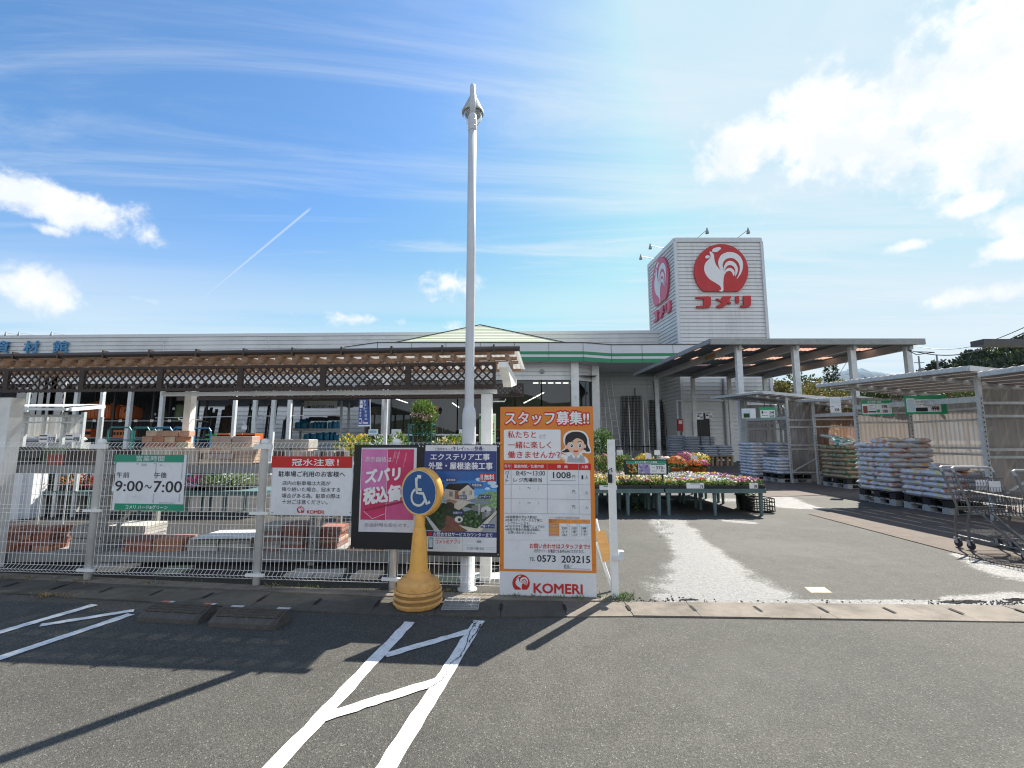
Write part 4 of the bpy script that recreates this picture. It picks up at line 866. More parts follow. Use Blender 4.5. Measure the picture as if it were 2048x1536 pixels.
P.text('KOMERI', 311, 1347, 662, 1418, RED2, 3, .035); small_logo(P, 222, 1343, 62, RED2, SIGNW, 3)
for y in (355, 1212): P.rect(735, y, 750, y + 3, INK, 4, 'clip'); P.rect(72, y, 90, y + 3, INK, 4, 'clip')
P.finish(t)
b = MB(WHITE2); n3 = Vector((-od.y, od.x, 0))
for q in (oL + od * .06, oR - od * .06): b.bar(q + n3 * .055, q + n3 * .055 + Vector((0, 0, 1.3)), .035, .035)
b.build('rear_leg', t)
# gate post, block
b = MB(WHITE); g0 = Vector((.985, 4.60, 0)); b.box(g0.x - .032, g0.x + .032, g0.y - .032, g0.y + .032, 0, 1.505)
gp = thing('gate_post', 'white square steel gate post standing beside the orange recruiting board', 'post', g0); b.build('shaft', gp)
b = MB(WHITE2); b.box(.955, 1.062, 4.545, 4.568, .36, .40); b.box(1.03, 1.075, 4.55, 4.62, .395, .44); b.build('latch', gp)
b = MB(BLACK); c = at(1220, 955, 4.55); b.box(c.x - .02, c.x + .02, 4.54, 4.566, c.z - .05, c.z + .03); b.tube([c + Vector((-.012, 0, .03)), c + Vector((-.012, 0, .07)), c + Vector((.02, 0, .09)), c + Vector((.02, 0, .05))], .006, 6); b.build('padlock', gp)
b = MB(mat('tan_wood', (.55, .30, .10), .6, var=.15, scale=4, stretch=(1, 1, 8))); a, c = at(1200, 1062, 4.85), at(1216, 1122, 4.78); b.bar(a, c, .10, .05, (0, 1, .3)); b.use(WHITE2).bar(at(1194, 1085, 4.86), at(1222, 1170, 4.8), .02, .03); b.bar(at(1222, 1168, 4.8), at(1226, 1200, 4.8), .02, .03); b.use(SIGNW).bar(at(1193, 1038, 4.87), at(1199, 1065, 4.86), .03, .012)
tag(b.build('wooden_stay'), 'tan wooden stay with white strut behind the orange board', 'stay')
# ------------------------------------------------------------------ yellow wheelchair bollard sign
YEL = mat('yellow_plastic', (.84, .43, .085), .45, var=.08, scale=4, bump=.05, bscale=200, dirt='#7a5526', dirtamt=.6); YELD = mat('dusty_yellow_plastic', (.78, .41, .12), .6, var=.15, scale=6, dirt='#5f4420', dirtamt=.75)
bc = Vector((-.86, 4.40, .014)); zz = lambda y: at(690 + 675 / 4.389, 870 + y / 4.389, bc.y).z - bc.z; kx = lambda w: w / 4.389 / F * (4.46 if w < 300 else 4.14) / 2
bol = thing('bollard_sign', 'yellow plastic pedestal sign with a round blue wheelchair symbol', 'sign', bc)
b = MB(YELD)
pr_ = [(kx(392), 0), (kx(406), .012), (kx(404), zz(1462)), (kx(434), zz(1455)), (kx(436), zz(1446)), (kx(412), zz(1438)), (kx(400), zz(1434)), (kx(400), zz(1412)), (kx(430), zz(1405)), (kx(430), zz(1396)), (kx(406), zz(1388)), (kx(394), zz(1384)), (kx(394), zz(1364)), (kx(422), zz(1357)), (kx(420), zz(1347)), (kx(392), zz(1338)), (kx(378), zz(1334)), (kx(376), zz(1300)), (kx(368), zz(1280)), (kx(330), zz(1262)), (kx(225), zz(1238)), (kx(205), zz(1232)), (kx(200), zz(1212)), (kx(186), zz(1205)), (kx(180), zz(1188))]
YELG = mat('shaded_yellow_groove', (.30, .17, .055), .7, var=.25, scale=8)  # shade between the base ribs, put into the groove colour
for i_ in range(len(pr_) - 1):
    groove = .012 < pr_[i_][1] < zz(1334) and max(pr_[i_][0], pr_[i_ + 1][0]) < kx(413); b.use(YELG if groove else YELD).lathe(pr_[i_:i_ + 2], bc, 64)
b.build('base', bol)
b = MB(YEL); b.smooth = True; prof = []
vs = []; ns = 32; lv = [(1188, 160), (1170, 156), (900, 122), (840, 108), (805, 88), (800, 76)]
for (y, w_) in lv:
    for k in range(ns):
        a = 2 * math.pi * k / ns; r_ = kx(w_) * (1 - (.06 if (k % 4) < 2 and 830 < y < 1180 else 0)); vs.append(bc + Vector((r_ * math.cos(a), r_ * math.sin(a), zz(y))))
b.add(vs, [(i * ns + k, i * ns + (k + 1) % ns, (i + 1) * ns + (k + 1) % ns, (i + 1) * ns + k) for i in range(len(lv) - 1) for k in range(ns)])
b.lathe([(kx(84), zz(805)), (kx(90), zz(795)), (kx(78), zz(785)), (kx(92), zz(772)), (kx(78), zz(762)), (kx(94), zz(748)), (kx(80), zz(738)), (kx(92), zz(726)), (kx(76), zz(715)), (kx(72), zz(690))], bc, 24); b.build('stem', bol)
ang = math.radians(28); fnrm = Vector((-math.sin(ang), -math.cos(ang), 0)); dc = bc + Vector((.012, .02, zz(500)))
Mx = Matrix(((fnrm.y, 0, fnrm.x), (-fnrm.x, 0, fnrm.y), (0, 1, 0))) if False else fnrm.to_track_quat('Z', 'Y').to_matrix()
b = MB(YEL); b.smooth = True; rD = 408 / 4.389 / F * 4.46 / 2; b.lathe([(rD * .9, -.042), (rD * .98, -.034), (rD, -.02), (rD, .02), (rD * .985, .04), (rD * .92, .05), (rD * .9, .046)], dc, 48, Mx); b.build('head', bol)
P = Panel(dc + fnrm * .048, (-fnrm.y, fnrm.x, 0), (690, 870, 4.389))
if P.n.dot(fnrm) < 0: P.n = -P.n
SBLUE = mat('sign_blue', (.025, .09, .25), .4, var=.05); SICON = mat('icon_white', (.68, .68, .62), .45)
def circ(r_, m, lay): P.mb('face', m).poly([P.w(r_ * math.cos(2 * math.pi * k / 56), r_ * math.sin(2 * math.pi * k / 56), .0012 * lay) for k in range(56)])
circ(rD * .895, SICON, 1); circ(rD * .865, SBLUE, 2)
P.stroke([(628, 398), (634, 508), (688, 512), (700, 545), (720, 602), (748, 586)], 17, SICON, 4, 'symbol'); P.stroke([(631, 476), (676, 480)], 15, SICON, 4, 'symbol')
P.stroke([(q.x, q.y) for q in smooth_pts([(618, 476, 0), (594, 508, 0), (587, 555, 0), (603, 598, 0), (640, 618, 0), (678, 608, 0), (702, 574, 0)], 5, False)], 13, SICON, 4, 'symbol'); P.disc(630, 390, 13, SICON, 4, 'symbol', 19); P.rect(637, 350, 672, 381, SIGNW, 5, 'sticker')
P.finish(bol)
# ------------------------------------------------------------------ lamp post
LP = Vector((-.45, 4.82, 0)); lamp = thing('street_lamp', 'tall slim white steel lamp post rising behind the mesh fence', 'street lamp', LP)
LPM = mat('lamp_post_paint', (.60, .62, .64), .4, var=.05, scale=4, dirt='#777a78', dirtamt=.2)
zl = lambda y: at(938, y, LP.y).z; b = MB(LPM); b.smooth = True
b.lathe([(.10, 0), (.10, .02), (.072, .025), (.072, zl(840)), (.070, zl(828)), (.062, zl(818)), (.05, zl(813)), (.049, zl(808)), (.0475, zl(500)), (.046, zl(262))], LP, 28); b.build('pole', lamp)
b = MB(LPM); b.smooth = True; b.lathe([(.047, zl(263)), (.050, zl(261)), (.050, zl(240)), (.046, zl(232)), (.03, zl(228)), (.008, zl(227))], LP, 24); cl = b.build('collar', lamp)
b = MB(GALV)
for z in (zl(243), zl(255)):
    for a in (-1.0, -2.1): p = LP + Vector((.05 * math.cos(a), .05 * math.sin(a), z)); b.ball(p, .007, 6, 4)
b.build('bolt', cl)
b = MB(LPM); b.smooth = True; hd = LP + Vector((-.055, .62, 0))
arc = [(0, zl(240)), (0, zl(200)), (.01, zl(180)), (.05, zl(166)), (.14, zl(160)), (.30, zl(160)), (.47, zl(166)), (.57, zl(178)), (.61, zl(192))]
b.tube([LP + Vector((-.09 * o, o, z)) for o, z in arc], [.034, .033, .033, .032, .031, .03, .03, .03, .03], 14); b.build('arm', lamp)
zh_ = lambda y: at(938, y, hd.y).z
b = MB(mat('lamp_cap_paint', (.42, .43, .40), .5)); b.lathe([(.038, zh_(190)), (.05, zh_(196)), (.13, zh_(221)), (.142, zh_(225)), (.14, zh_(228)), (.125, zh_(228)), (.04, zh_(205))], hd, 28); b.build('lamp_cap', lamp)
GLOBE = bpy.data.materials.new('lamp_globe_glass'); GLOBE.use_nodes = True; _b = GLOBE.node_tree.nodes['Principled BSDF']; _b.inputs['Base Color'].default_value = (.9, .92, .95, 1); _b.inputs['Roughness'].default_value = .06; _b.inputs['Transmission Weight'].default_value = .85; _b.inputs['IOR'].default_value = 1.12
b = MB(GLOBE); b.smooth = True; b.lathe([(.122, zh_(229)), (.118, zh_(236)), (.10, zh_(243)), (.06, zh_(249)), (.01, zh_(251))], hd, 28); b.build('globe', lamp)
b = MB(SWHITE); b.lathe([(.02, zh_(230)), (.03, zh_(236)), (.028, zh_(243)), (.01, zh_(246))], hd, 12); b.build('bulb', lamp)
# ------------------------------------------------------------------ wheel stops
STOP = mat('wheel_stop_concrete', (.095, .085, .072), .9, var=.25, scale=14, bump=.4, bscale=60, dirt='#2a2620', dirtamt=.6); REFL = mat('faded_red_reflector', (.42, .13, .09), .5, var=.3, scale=40); WREF = mat('pale_reflector', (.5, .5, .48), .5)
def wheel_stop(name, lab, A, Bp, red):
    A, Bp = Vector(A), Vector(Bp); d = (Bp - A); Ln = d.length; d.normalize(); n = Vector((-d.y, d.x, 0)); Z = Vector((0, 0, 1)); t = thing(name, lab, 'wheel stop', (A + Bp) / 2, 'wheel stops by the kerb')
    b = MB(STOP); pr = [(0, 0), (0, .035), (.045, .062), (.155, .105), (.19, .108), (.20, .10), (.20, 0)]
    b.prism([A + n * o + Z * z for o, z in pr], d * .02); b.prism([A + n * o + Z * z for o, z in pr], d * 0.0001)
    core = [(.03, 0), (.03, .035), (.16, .083), (.185, .09), (.19, 0)]; b.prism([A + d * .02 + n * o + Z * z for o, z in core], d * (Ln - .04)); b.prism([A + d * (Ln - .02) + n * o + Z * z for o, z in pr], d * .02)
    b.prism([A + d * .02 + n * o + Z * z for o, z in [(0, 0), (0, .035), (.05, .064), (.05, 0)]], d * (Ln - .04)); b.prism([A + d * .02 + n * o + Z * z for o, z in [(.15, .08), (.155, .105), (.19, .108), (.20, .10), (.20, .08)]], d * (Ln - .04))
    for k in range(4): o = .065 + k * .025; z = .066 + (o - .05) * .40; b.bar(A + d * .02 + n * o + Z * z, A + d * (Ln - .02) + n * o + Z * z, .012, .014)
    c = (A + Bp) / 2 - d * .01; b.prism([c + n * o + Z * z for o, z in [(.04, 0), (.04, .06), (.15, .104), (.17, .104), (.17, 0)]], d * .02)
    b.build('block', t)
    for f in (.13, .84):
        b = MB(REFL if red else WREF); q = A + d * (Ln * f) + n * .165 + Z * .1095; b.bar(q, q + d * .07, .03, .004); b.use(WREF).bar(q + d * .072, q + d * .11, .03, .004); b.build('reflector', t)
wheel_stop('wheel_stop', 'weathered concrete wheel stop with faded red reflectors', (-3.13, 4.03, 0), (-2.57, 3.955, 0), True)
wheel_stop('wheel_stop', 'dark concrete wheel stop with pale reflectors', (-2.46, 3.915, 0), (-1.88, 3.85, 0), False)
# ------------------------------------------------------------------ weeds along the fence foot
GRASS = mat('weed_green', (.10, .17, .035), .6, var=.4, scale=30); DRYG = mat('dry_weed', (.28, .20, .10), .7, var=.3, scale=30)
b = MB(GRASS)
def tuft(c, n, h, m):
    b.use(m)
    for _ in range(n):
        p = Vector((c[0] + R.gauss(0, .04), c[1] + R.gauss(0, .018), 0.005)); b.leaf(p, (R.uniform(-1, 1), R.uniform(-.8, .5), R.uniform(.35, 1.2)), h * R.uniform(.4, 1.2), .007)
for k in range(85):
    s_ = R.uniform(-1.4, 4.7); p = F0 + fd * s_ + fn * R.uniform(-.02, .10); tuft(p, R.randint(4, 12), R.uniform(.02, .07), GRASS if R.random() < .75 else DRYG)
for k in range(16): p = oL.lerp(oR, R.uniform(0, 1.05)) + Vector((0, -.03, 0)); tuft(p, 14, .05, GRASS)
for k in range(12): tuft((R.uniform(.85, 1.15), R.uniform(4.48, 4.62)), 16, .07, GRASS)
for k in range(30): a_ = interp(kb, R.uniform(.05, .95)); tuft((a_[0], a_[1] - .01), 6, .02, GRASS if R.random() < .3 else DRYG)
for k in range(8): tuft(gnd(R.uniform(80, 140), R.uniform(1190, 1198)), 12, .05, DRYG)
for k in range(10): tuft(gnd(R.uniform(1318, 1340), R.uniform(1045, 1075)), 8, .05, GRASS)
o = b.build('weeds'); o['kind'] = 'stuff'; tag(o, 'small weeds and dry grass along the fence foot and kerb', 'weeds')
# footing under the fence
b = MB(KERBM)
for a, c in zip(kt[:-1], kt[1:]):
    if c[0] > .95: break
    b.hexa([(a[0], a[1] + .006, -.1), (c[0], c[1] + .006, -.1), (c[0], c[1] + .16, -.1), (a[0], a[1] + .16, -.1), (a[0], a[1] + .006, .02), (c[0], c[1] + .006, .02), (c[0], c[1] + .16, .02), (a[0], a[1] + .16, .02)])
struct(b, 'fence_footing')
# ================================================================== pergola
RACKM = mat('rack_white_steel', (.27, .275, .265), .5, var=.08, scale=5, dirt='#5d5a50', dirtamt=.5); BOARD = mat('grey_deck_board', (.30, .29, .27), .8, var=.2, scale=6)
RY0, RY1 = 5.72, 6.6; zd1 = at(300, 930, RY0).z; zd0 = at(300, 1106, RY0).z
A0, A1 = Vector((-6.09, 5.48, 0)), Vector((-.18, 5.02, 0)); pd = (A1 - A0).normalized(); pn = Vector((pd.y, -pd.x, 0)); pn = pn if pn.y < 0 else -pn; Zv = lambda z: Vector((0, 0, z))
BRN = mat('dark_brown_wood', (.040, .022, .017), .6, var=.3, scale=6, stretch=(1, 1, 6)); RAFT = mat('weathered_rafter', (.30, .19, .13), .65, var=.4, scale=5, stretch=(2, 2, 12), dirt='#5a3a26', dirtamt=.6)
RAFTB = mat('pale_rafter_end', (.62, .52, .46), .6); GUT = mat('brown_gutter', (.045, .034, .03), .45, var=.1); CLEAR = mat('pergola_sheet', (.52, .51, .48), .5, var=.1, alpha=.92, trans=.42)
perg = thing('pergola', 'long white posted pergola with brown lattice panels and rafters behind the fence', 'pergola', (-3, 7, 0))
b = MB(GUT); g0, g1 = A0 - pd * 1.3 + pn * .06 + Zv(2.50), A1 + pd * .27 + pn * .03 + Zv(2.50); b.tube([g0, g1], .031, 10)
n = 13
for k in range(n): p = g0.lerp(g1, (k + .5) / n); b.bar(p + Zv(-.04), p + Zv(.045), .02, .07)
b.build('gutter', perg)
nr = 36; DEP = 1.5; DB = 3.75
for k in range(nr):
    p = A0 - pd * 1.2 + pd * (k + .5) * (7.35 / nr); b = MB(RAFT); b.bar(p + pn * .02 + Zv(2.425), p - pn * .8 + Zv(2.425), .032, .085); b.use(RAFTB).bar(p - pn * .06 + Zv(2.372), p - pn * .10 + Zv(2.372), .034, .03); b.build('rafter', perg)
b = MB(RAFT)
for o in (.12, .5, .78, 1.45): b.bar(A0 - pd * 1.25 - pn * o + Zv(2.485), A1 + pd * .2 - pn * o + Zv(2.485), .05, .035)
b.build('purlin', perg)
b = MB(CLEAR); nx = 230; q0, q1 = A0 - pd * 1.25 + pn * .05, A1 + pd * .25 + pn * .05; vs = []
for k in range(nx + 1): z = 2.51 + (.012 if k % 2 else 0); p = q0.lerp(q1, k / nx); vs += [p + Zv(z), p - pn * (DEP + .1) + Zv(z)]
b.add(vs, [(2 * k, 2 * k + 1, 2 * k + 3, 2 * k + 2) for k in range(nx)]); b.build('roof_sheet', perg)
def lattice(P0, P1, z0, z1, parent, pitch=.088, w=.019, fr=.032, partial=None):
    d = (P1 - P0); Ln = d.length; d.normalize(); nrm = Vector((d.y, -d.x, 0)); b = MB(BRN); T = lambda a, z, o: P0 + d * a + Zv(z) + nrm * o
    for (a, c) in (((0, z0 + fr / 2), (Ln, z0 + fr / 2)), ((0, z1 - fr / 2), (Ln, z1 - fr / 2))): b.bar(T(a[0], a[1], 0), T(c[0], c[1], 0), .03, fr)
    for a in (fr / 2, Ln - fr / 2): b.bar(T(a, z0 + fr, 0), T(a, z1 - fr, 0), .03, fr, d)
    h = z1 - z0
    for sgn, o in ((1, .006), (-1, -.006)):
        c = -h
        while c < Ln + h:
            x0, x1 = (c, c + h) if sgn > 0 else (c + h, c); s0, s1 = 0.0, 1.0; dx = x1 - x0
            for lim, up in ((fr * .5, False), (Ln - fr * .5, True)):
                t = (lim - x0) / dx; inc = (dx > 0)
                if up == inc: s1 = min(s1, t)
                else: s0 = max(s0, t)
            if s1 - s0 > .04: b.bar(T(x0 + dx * s0, z0 + h * s0, o), T(x0 + dx * s1, z0 + h * s1, o), .008 + w * 0, w, d.cross(Vector((0, 0, 1))).cross(Vector((dx, 0, h))) if False else (T(0, 1, 0) - T(0, 0, 0)))
            c += pitch
    return b.build('lattice_panel', parent)
cut = [A0 - pd * .98] + [A0 + (A1 - A0) * (k / 6) for k in range(7)]
for a, c in zip(cut[:-1], cut[1:]): lattice(a, c, 2.065, 2.355, perg, .094)
b = MB(WHITE); b.bar(A0 + pd * 1.9 - pn * .14 + Zv(2.043), A1 - pn * .14 + Zv(2.043), .05, .045); b.build('front_beam', perg)
b = MB(WHITE); e0 = A1 + pd * .03; b.prism([e0 + pn * .0 + Zv(2.36), e0 - pn * 1.5 + Zv(2.36), e0 - pn * 1.5 + Zv(2.28), e0 - pn * .55 + Zv(2.14), e0 - pn * .45 + Zv(2.2), e0 - pn * .2 + Zv(2.26), e0 + Zv(2.30)], pd * .10)
b.build('cross_beam', perg)
for px in (377, 22, 974):
    c = at(px, 850, {377: 6.47, 22: 5.62, 974: 5.17}[px]); s_ = (Vector((c.x, c.y, 0)) - A0).dot(pd); p = Vector((c.x, A0.y + (c.x - A0.x) * pd.y / pd.x + .12, 0)) if px != 377 else Vector((c.x, c.y, 0)); b = MB(WHITE); rx = {377: .05, 22: .075, 974: .058}[px]; b.bar(p + Zv(0 if px != 377 else zd1 + .001), p + Zv(2.01 if px != 377 else 2.2), rx * 2, rx * 2, pd)
    if px == 377: b.use(GALV).tube([p + pd * -.16 + pn * .0 + Zv(1.81), p + pd * -.15 + Zv(1.785), p + pd * .15 + Zv(1.785), p + pd * .17 + Zv(1.81)], .006, 6)
    if px == 974: b.use(GALV).tube([p + Zv(1.93), p + pd * .2 + Zv(1.93), p + pd * .21 + Zv(1.96)], .007, 6)
    b.build('post', perg)
B0, B1 = A0 - pn * 3.7, A1 - pn * 3.7; zbk = 2.31
segs = [(.02, .16), (.17, .31), (.33, .45), (.46, .60), (.61, .75), (.76, .89), (.90, 1.02)]
for s0, s1 in segs: lattice(B0 + (B1 - B0) * s0, B0 + (B1 - B0) * s1, zbk, zbk + .26, perg)
b = MB(BRN); b.bar(B0 - pd * 1 - pn * .03 + Zv(zbk + .02), B1 + pd * .1 - pn * .03 + Zv(zbk + .02), .03, .07); b.build('rear_rail', perg)
for px in (202, 469, 772):
    c = at(px, 830, 9.15 if px == 772 else 13.0); p = Vector((c.x, c.y, 0)); b = MB(WHITE2); w_ = .055 if px == 772 else .085; b.bar(p, p + Zv(2.32 if px == 772 else 2.9), w_, w_, pd); b.build('post', perg)

# ================================================================== material rack behind the fence
rack = thing('material_rack', 'two tier white steel rack loaded with bricks and paving behind the fence', 'rack', (-3, 6.1, 0))
for X in (-7.5, -4.98, -2.42, .02):
    for Y in (RY0 + .03, RY1):
        b = MB(RACKM); b.bar((X, Y, 0), (X, Y, 1.38), .07, .06, (0, 1, 0)); b.use(SLOT)
        for k in range(22): z = .08 + k * .058; b.add([(X - .018, Y - .0325, z), (X - .010, Y - .0325, z), (X - .010, Y - .0325, z + .02), (X - .018, Y - .0325, z + .02)], [(0, 1, 2, 3)]); b.add([(X + .010, Y - .0325, z), (X + .018, Y - .0325, z), (X + .018, Y - .0325, z + .02), (X + .010, Y - .0325, z + .02)], [(0, 1, 2, 3)])
        b.build('upright', rack)
    b = MB(RACKM); b.bar((X, RY0 + .08, .25), (X, RY1 - .05, 1.0), .03, .04); b.bar((X, RY0 + .08, .2), (X, RY1 - .05, .2), .03, .04); b.build('brace', rack)
for z in (zd0, zd1):
    b = MB(RACKM)
    for Y in (RY0, RY1): b.box(-8.2, .08, Y - .02, Y + .02, z - .10 if Y == RY0 else z - .08, z - .004)
    b.build('beam', rack); b = MB(BOARD); b.box(-8.2, .08, RY0 + .025, RY1 - .025, z - .03, z); b.build('deck', rack)
BRK_ = [mat('brick_%s' % n_, c, .8, var=.2, scale=12, bump=.15, rand=.12) for n_, c in (('orange', (.40, .19, .12)), ('salmon', (.48, .29, .21)), ('buff', (.52, .40, .30)), ('grey_pink', (.42, .33, .29)))]
BRD = [mat('brick_dark', (.06, .045, .045), .8, var=.2, rand=.1), mat('brick_brown', (.10, .07, .06), .8, var=.2, rand=.1)]
BRR = [mat('brick_red', (.27, .10, .07), .8, var=.25, scale=10, rand=.15), mat('brick_red_grey', (.22, .13, .11), .8, var=.25, rand=.15)]
GRYS = [mat('slab_grey', (.30, .29, .27), .8, var=.2, scale=8, rand=.15), mat('slab_light', (.42, .41, .38), .8, var=.2, scale=8, rand=.1)]
BEI = [mat('slab_beige', (.50, .42, .34), .8, var=.2, scale=8, rand=.12), mat('slab_tan', (.44, .33, .25), .8, var=.2, rand=.12)]
GRNT = [mat('tile_green_grey', (.20, .24, .17), .7, var=.2, rand=.1)]; REDT = [mat('tile_red', (.36, .07, .05), .6, var=.15, rand=.1)]
BRICKM = {}
def unit(dx, dy, dz, m):
    k = (round(dx, 3), round(dy, 3), round(dz, 3), m.name)
    if k not in BRICKM:
        b = MB(m); c = min(dx, dy, dz) * .08; z0, z1 = 0, dz; hx, hy = dx / 2, dy / 2
        lo = [(-hx + c, -hy + c, 0), (hx - c, -hy + c, 0), (hx - c, hy - c, 0), (-hx + c, hy - c, 0)]; ml = [(-hx, -hy, c), (hx, -hy, c), (hx, hy, c), (-hx, hy, c)]
        mh = [(-hx, -hy, dz - c), (hx, -hy, dz - c), (hx, hy, dz - c), (-hx, hy, dz - c)]; hi = [(-hx + c, -hy + c, dz), (hx - c, -hy + c, dz), (hx - c, hy - c, dz), (-hx + c, hy - c, dz)]
        fs = [(3, 2, 1, 0), (12, 13, 14, 15)] + [(r_ * 4 + i, r_ * 4 + (i + 1) % 4, r_ * 4 + 4 + (i + 1) % 4, r_ * 4 + 4 + i) for r_ in range(3) for i in range(4)]
        b.add(lo + ml + mh + hi, fs); o = b.build('unit', None, (0, 0, 0)); BRICKM[k] = o.data; bpy.data.objects.remove(o)
    return BRICKM[k]
NBRICK = [0]
def pile(px0, px1, ytop, z0, Y, nx, nz, ny, mats, name, label, cat, group, dy=.1, tilt=.02, jit=.006, ragged_top=0.0):
    a, c = at(px0, (ytop + 900) / 2, Y), at(px1, (ytop + 900) / 2, Y); zt_ = at((px0 + px1) / 2, ytop, Y).z; w = (c.x - a.x) / nx; h = (zt_ - z0) / nz
    for k in range(nz):
        for i in range(nx):
            for j in range(ny):
                if k == nz - 1 and R.random() < ragged_top: continue
                m = mats[R.randrange(len(mats))]; me = unit(w * .95, dy * .95, h * .97, m); o = bpy.data.objects.new(name, me); COL.objects.link(o)
                off = (.5 * w if (k % 2 and nx > 2) else 0) * .5
                o.location = (a.x + w * (i + .5) + off + R.uniform(-jit, jit), Y + dy * (j + .5) + R.uniform(-jit, jit), z0 + h * k); o.rotation_euler = (0, 0, R.uniform(-tilt, tilt))
                lay = 'top' if k == nz - 1 else ('bottom' if k == 0 else 'middle'); tag(o, label.replace('#', lay), cat, group); NBRICK[0] += 1
pile(283, 372, 861, zd1 + .12, 6.22, 4, 4, 1, BRK_[:3], 'brick', 'orange and buff brick, # course of the tall pile left of the pergola post', 'brick', 'bricks in the tall orange and buff pile', .11)
pile(280, 372, 893, zd1, 6.18, 2, 1, 1, BEI, 'paving_slab', 'beige slab lying under the orange and buff brick pile', 'slab', 'slabs under the brick pile', .2)
pile(283, 345, 896, zd1, 5.78, 11, 1, 1, BEI[:1], 'paving_slab', 'pale beige slab standing on edge at the left of the upper tier row', 'slab', 'pale beige slabs on edge', .2, .01, .001)
pile(347, 397, 896, zd1, 5.78, 7, 1, 1, BEI, 'paving_slab', 'striped tan slab standing on edge beside the pale beige slabs', 'slab', 'tan slabs on edge', .2, .01, .001)
pile(400, 462, 896, zd1, 5.78, 3, 3, 1, [BRK_[2], BRK_[3], BRK_[1]], 'brick', 'mixed brown brick, # course of the pile left of the second fence post', 'brick', 'mixed brown bricks', .18)
pile(462, 505, 894, zd1, 5.80, 1, 5, 1, BEI + BRK_[1:2], 'paving_slab', 'pinkish flagstone, # of the stack beside the second fence post', 'slab', 'pinkish flagstones', .3, .08)
pile(420, 505, 872, zd1 + .17, 6.1, 2, 2, 1, [BRK_[3], BEI[1]], 'paving_slab', 'pink grey kerb slab, # of the pair lying behind the brown bricks', 'slab', 'pink grey kerb slabs', .2)
pile(130, 275, 897, zd1, 5.78, 9, 1, 1, BRD, 'brick', 'dark brown brick standing on end above the opening hours sign', 'brick', 'dark bricks standing on end', .11, .02, .004)
pile(62, 130, 896, zd1, 5.95, 2, 5, 1, GRNT, 'roof_tile', 'grey green tile, # of the stack on the upper tier at left', 'tile', 'grey green tiles', .3)
pile(94, 129, 908, zd1, 5.77, 4, 1, 1, REDT, 'roof_tile', 'small red round tile in front of the grey green tiles', 'tile', 'small red tiles', .1)
pile(-60, 60, 893, zd1, 5.80, 5, 3, 1, [mat('block_dark_grey', (.10, .10, .095), .85, rand=.1)], 'concrete_block', 'dark grey block, # course of the stack at the far left', 'block', 'dark grey blocks', .15)
pile(545, 618, 878, zd1 + .06, 6.0, 2, 2, 1, [GRYS[0], BRK_[3]], 'paving_slab', 'grey slab, # of the flat stack above the flood warning sign', 'slab', 'grey slabs above the warning sign', .3)
pile(545, 690, 901, zd1, 5.85, 7, 1, 1, [BRD[1], BRK_[3], GRYS[0]], 'brick', 'brown rubble brick in the row above the flood warning sign', 'brick', 'rubble bricks above the warning sign', .2, .1, .012)
pile(-60, 108, 1058, zd0, 5.80, 5, 4, 2, BRR[:1] + BRK_[:1], 'brick', 'red orange brick, # course of the lower tier pile at the far left', 'brick', 'red orange bricks at the far left', .14, .06, .01, .2)
pile(150, 198, 1052, zd0, 5.80, 2, 2, 1, GRYS[:1], 'concrete_block', 'mid grey block, # course beside the first fence post', 'block', 'mid grey blocks', .2)
pile(218, 300, 1052, zd0, 6.1, 1, 6, 1, GRYS, 'paving_slab', 'light grey slab, # of the stack behind the red lower slabs', 'slab', 'light grey lower slabs', .4, .06)
pile(255, 372, 1078, zd0, 5.78, 2, 4, 1, BRR[:1] + BRK_[:1], 'paving_slab', 'salmon red slab, # of the low stack under the opening hours sign', 'slab', 'salmon red slabs', .3, .03)
pile(380, 505, 1080, zd0, 5.80, 2, 3, 1, GRYS, 'paving_slab', 'whitish grey slab, # of the low stack left of the second fence post', 'slab', 'whitish grey slabs', .5, .02)
pile(525, 612, 1050, zd0, 5.80, 2, 8, 1, BRR + GRYS[:1], 'paving_slab', 'thin red grey slab, # of the stack under the flood warning sign', 'slab', 'thin red grey slabs', .35, .03, .01)
pile(632, 680, 1058, zd0, 5.95, 1, 7, 1, BRR + BEI[1:], 'paving_slab', 'thin rusty slab, # of the stack right of the rack upright', 'slab', 'thin rusty slabs', .4, .04, .012)
pile(695, 790, 1092, zd0, 5.80, 5, 2, 1, [BRK_[1], BRR[0], BEI[1]], 'brick', 'salmon brick, # course of the low row under the pink poster', 'brick', 'salmon bricks under the poster', .15)
b = MB(SIGNW); p, q = at(384, 1078, 5.78), at(506, 1078, 5.78); b.hexa([(p.x, 5.75, p.z + .004), (q.x, 5.75, p.z + .012), (q.x + .02, 6.25, p.z + .012), (p.x + .05, 6.25, p.z + .004), (p.x, 5.75, p.z + .016), (q.x, 5.75, p.z + .024), (q.x + .02, 6.25, p.z + .026), (p.x + .05, 6.25, p.z + .016)]); tag(b.build('white_sheet'), 'white plastic sheet lying on the low grey slabs left of the second fence post', 'sheet')
# flat slabs lying on the ground under the rack
for i, (px, py, m, lab) in enumerate(((215, 1133, GRYS[1], 'pale'), (240, 1138, BEI[0], 'beige'), (350, 1143, GRNT[0], 'mossy'), (605, 1150, GRYS[1], 'whitish'), (660, 1150, GRYS[1], 'light grey'), (735, 1153, BEI[0], 'gravelly beige'), (895, 1160, GRNT[0], 'mossy green'))):
    p = gnd(px, py); me = unit(.30, .26, .03, m); o = bpy.data.objects.new('stepping_stone', me); COL.objects.link(o); o.location = (p.x, p.y, .004); o.rotation_euler = (0, 0, R.uniform(-.2, .2))
    tag(o, lab + ' flat stone on the ground under the rack ' + ['left of the first post', 'at the first post', 'below the opening hours sign', 'left under the warning sign', 'right under the warning sign', 'under the pink poster', 'beside the bollard'][i], 'stone')

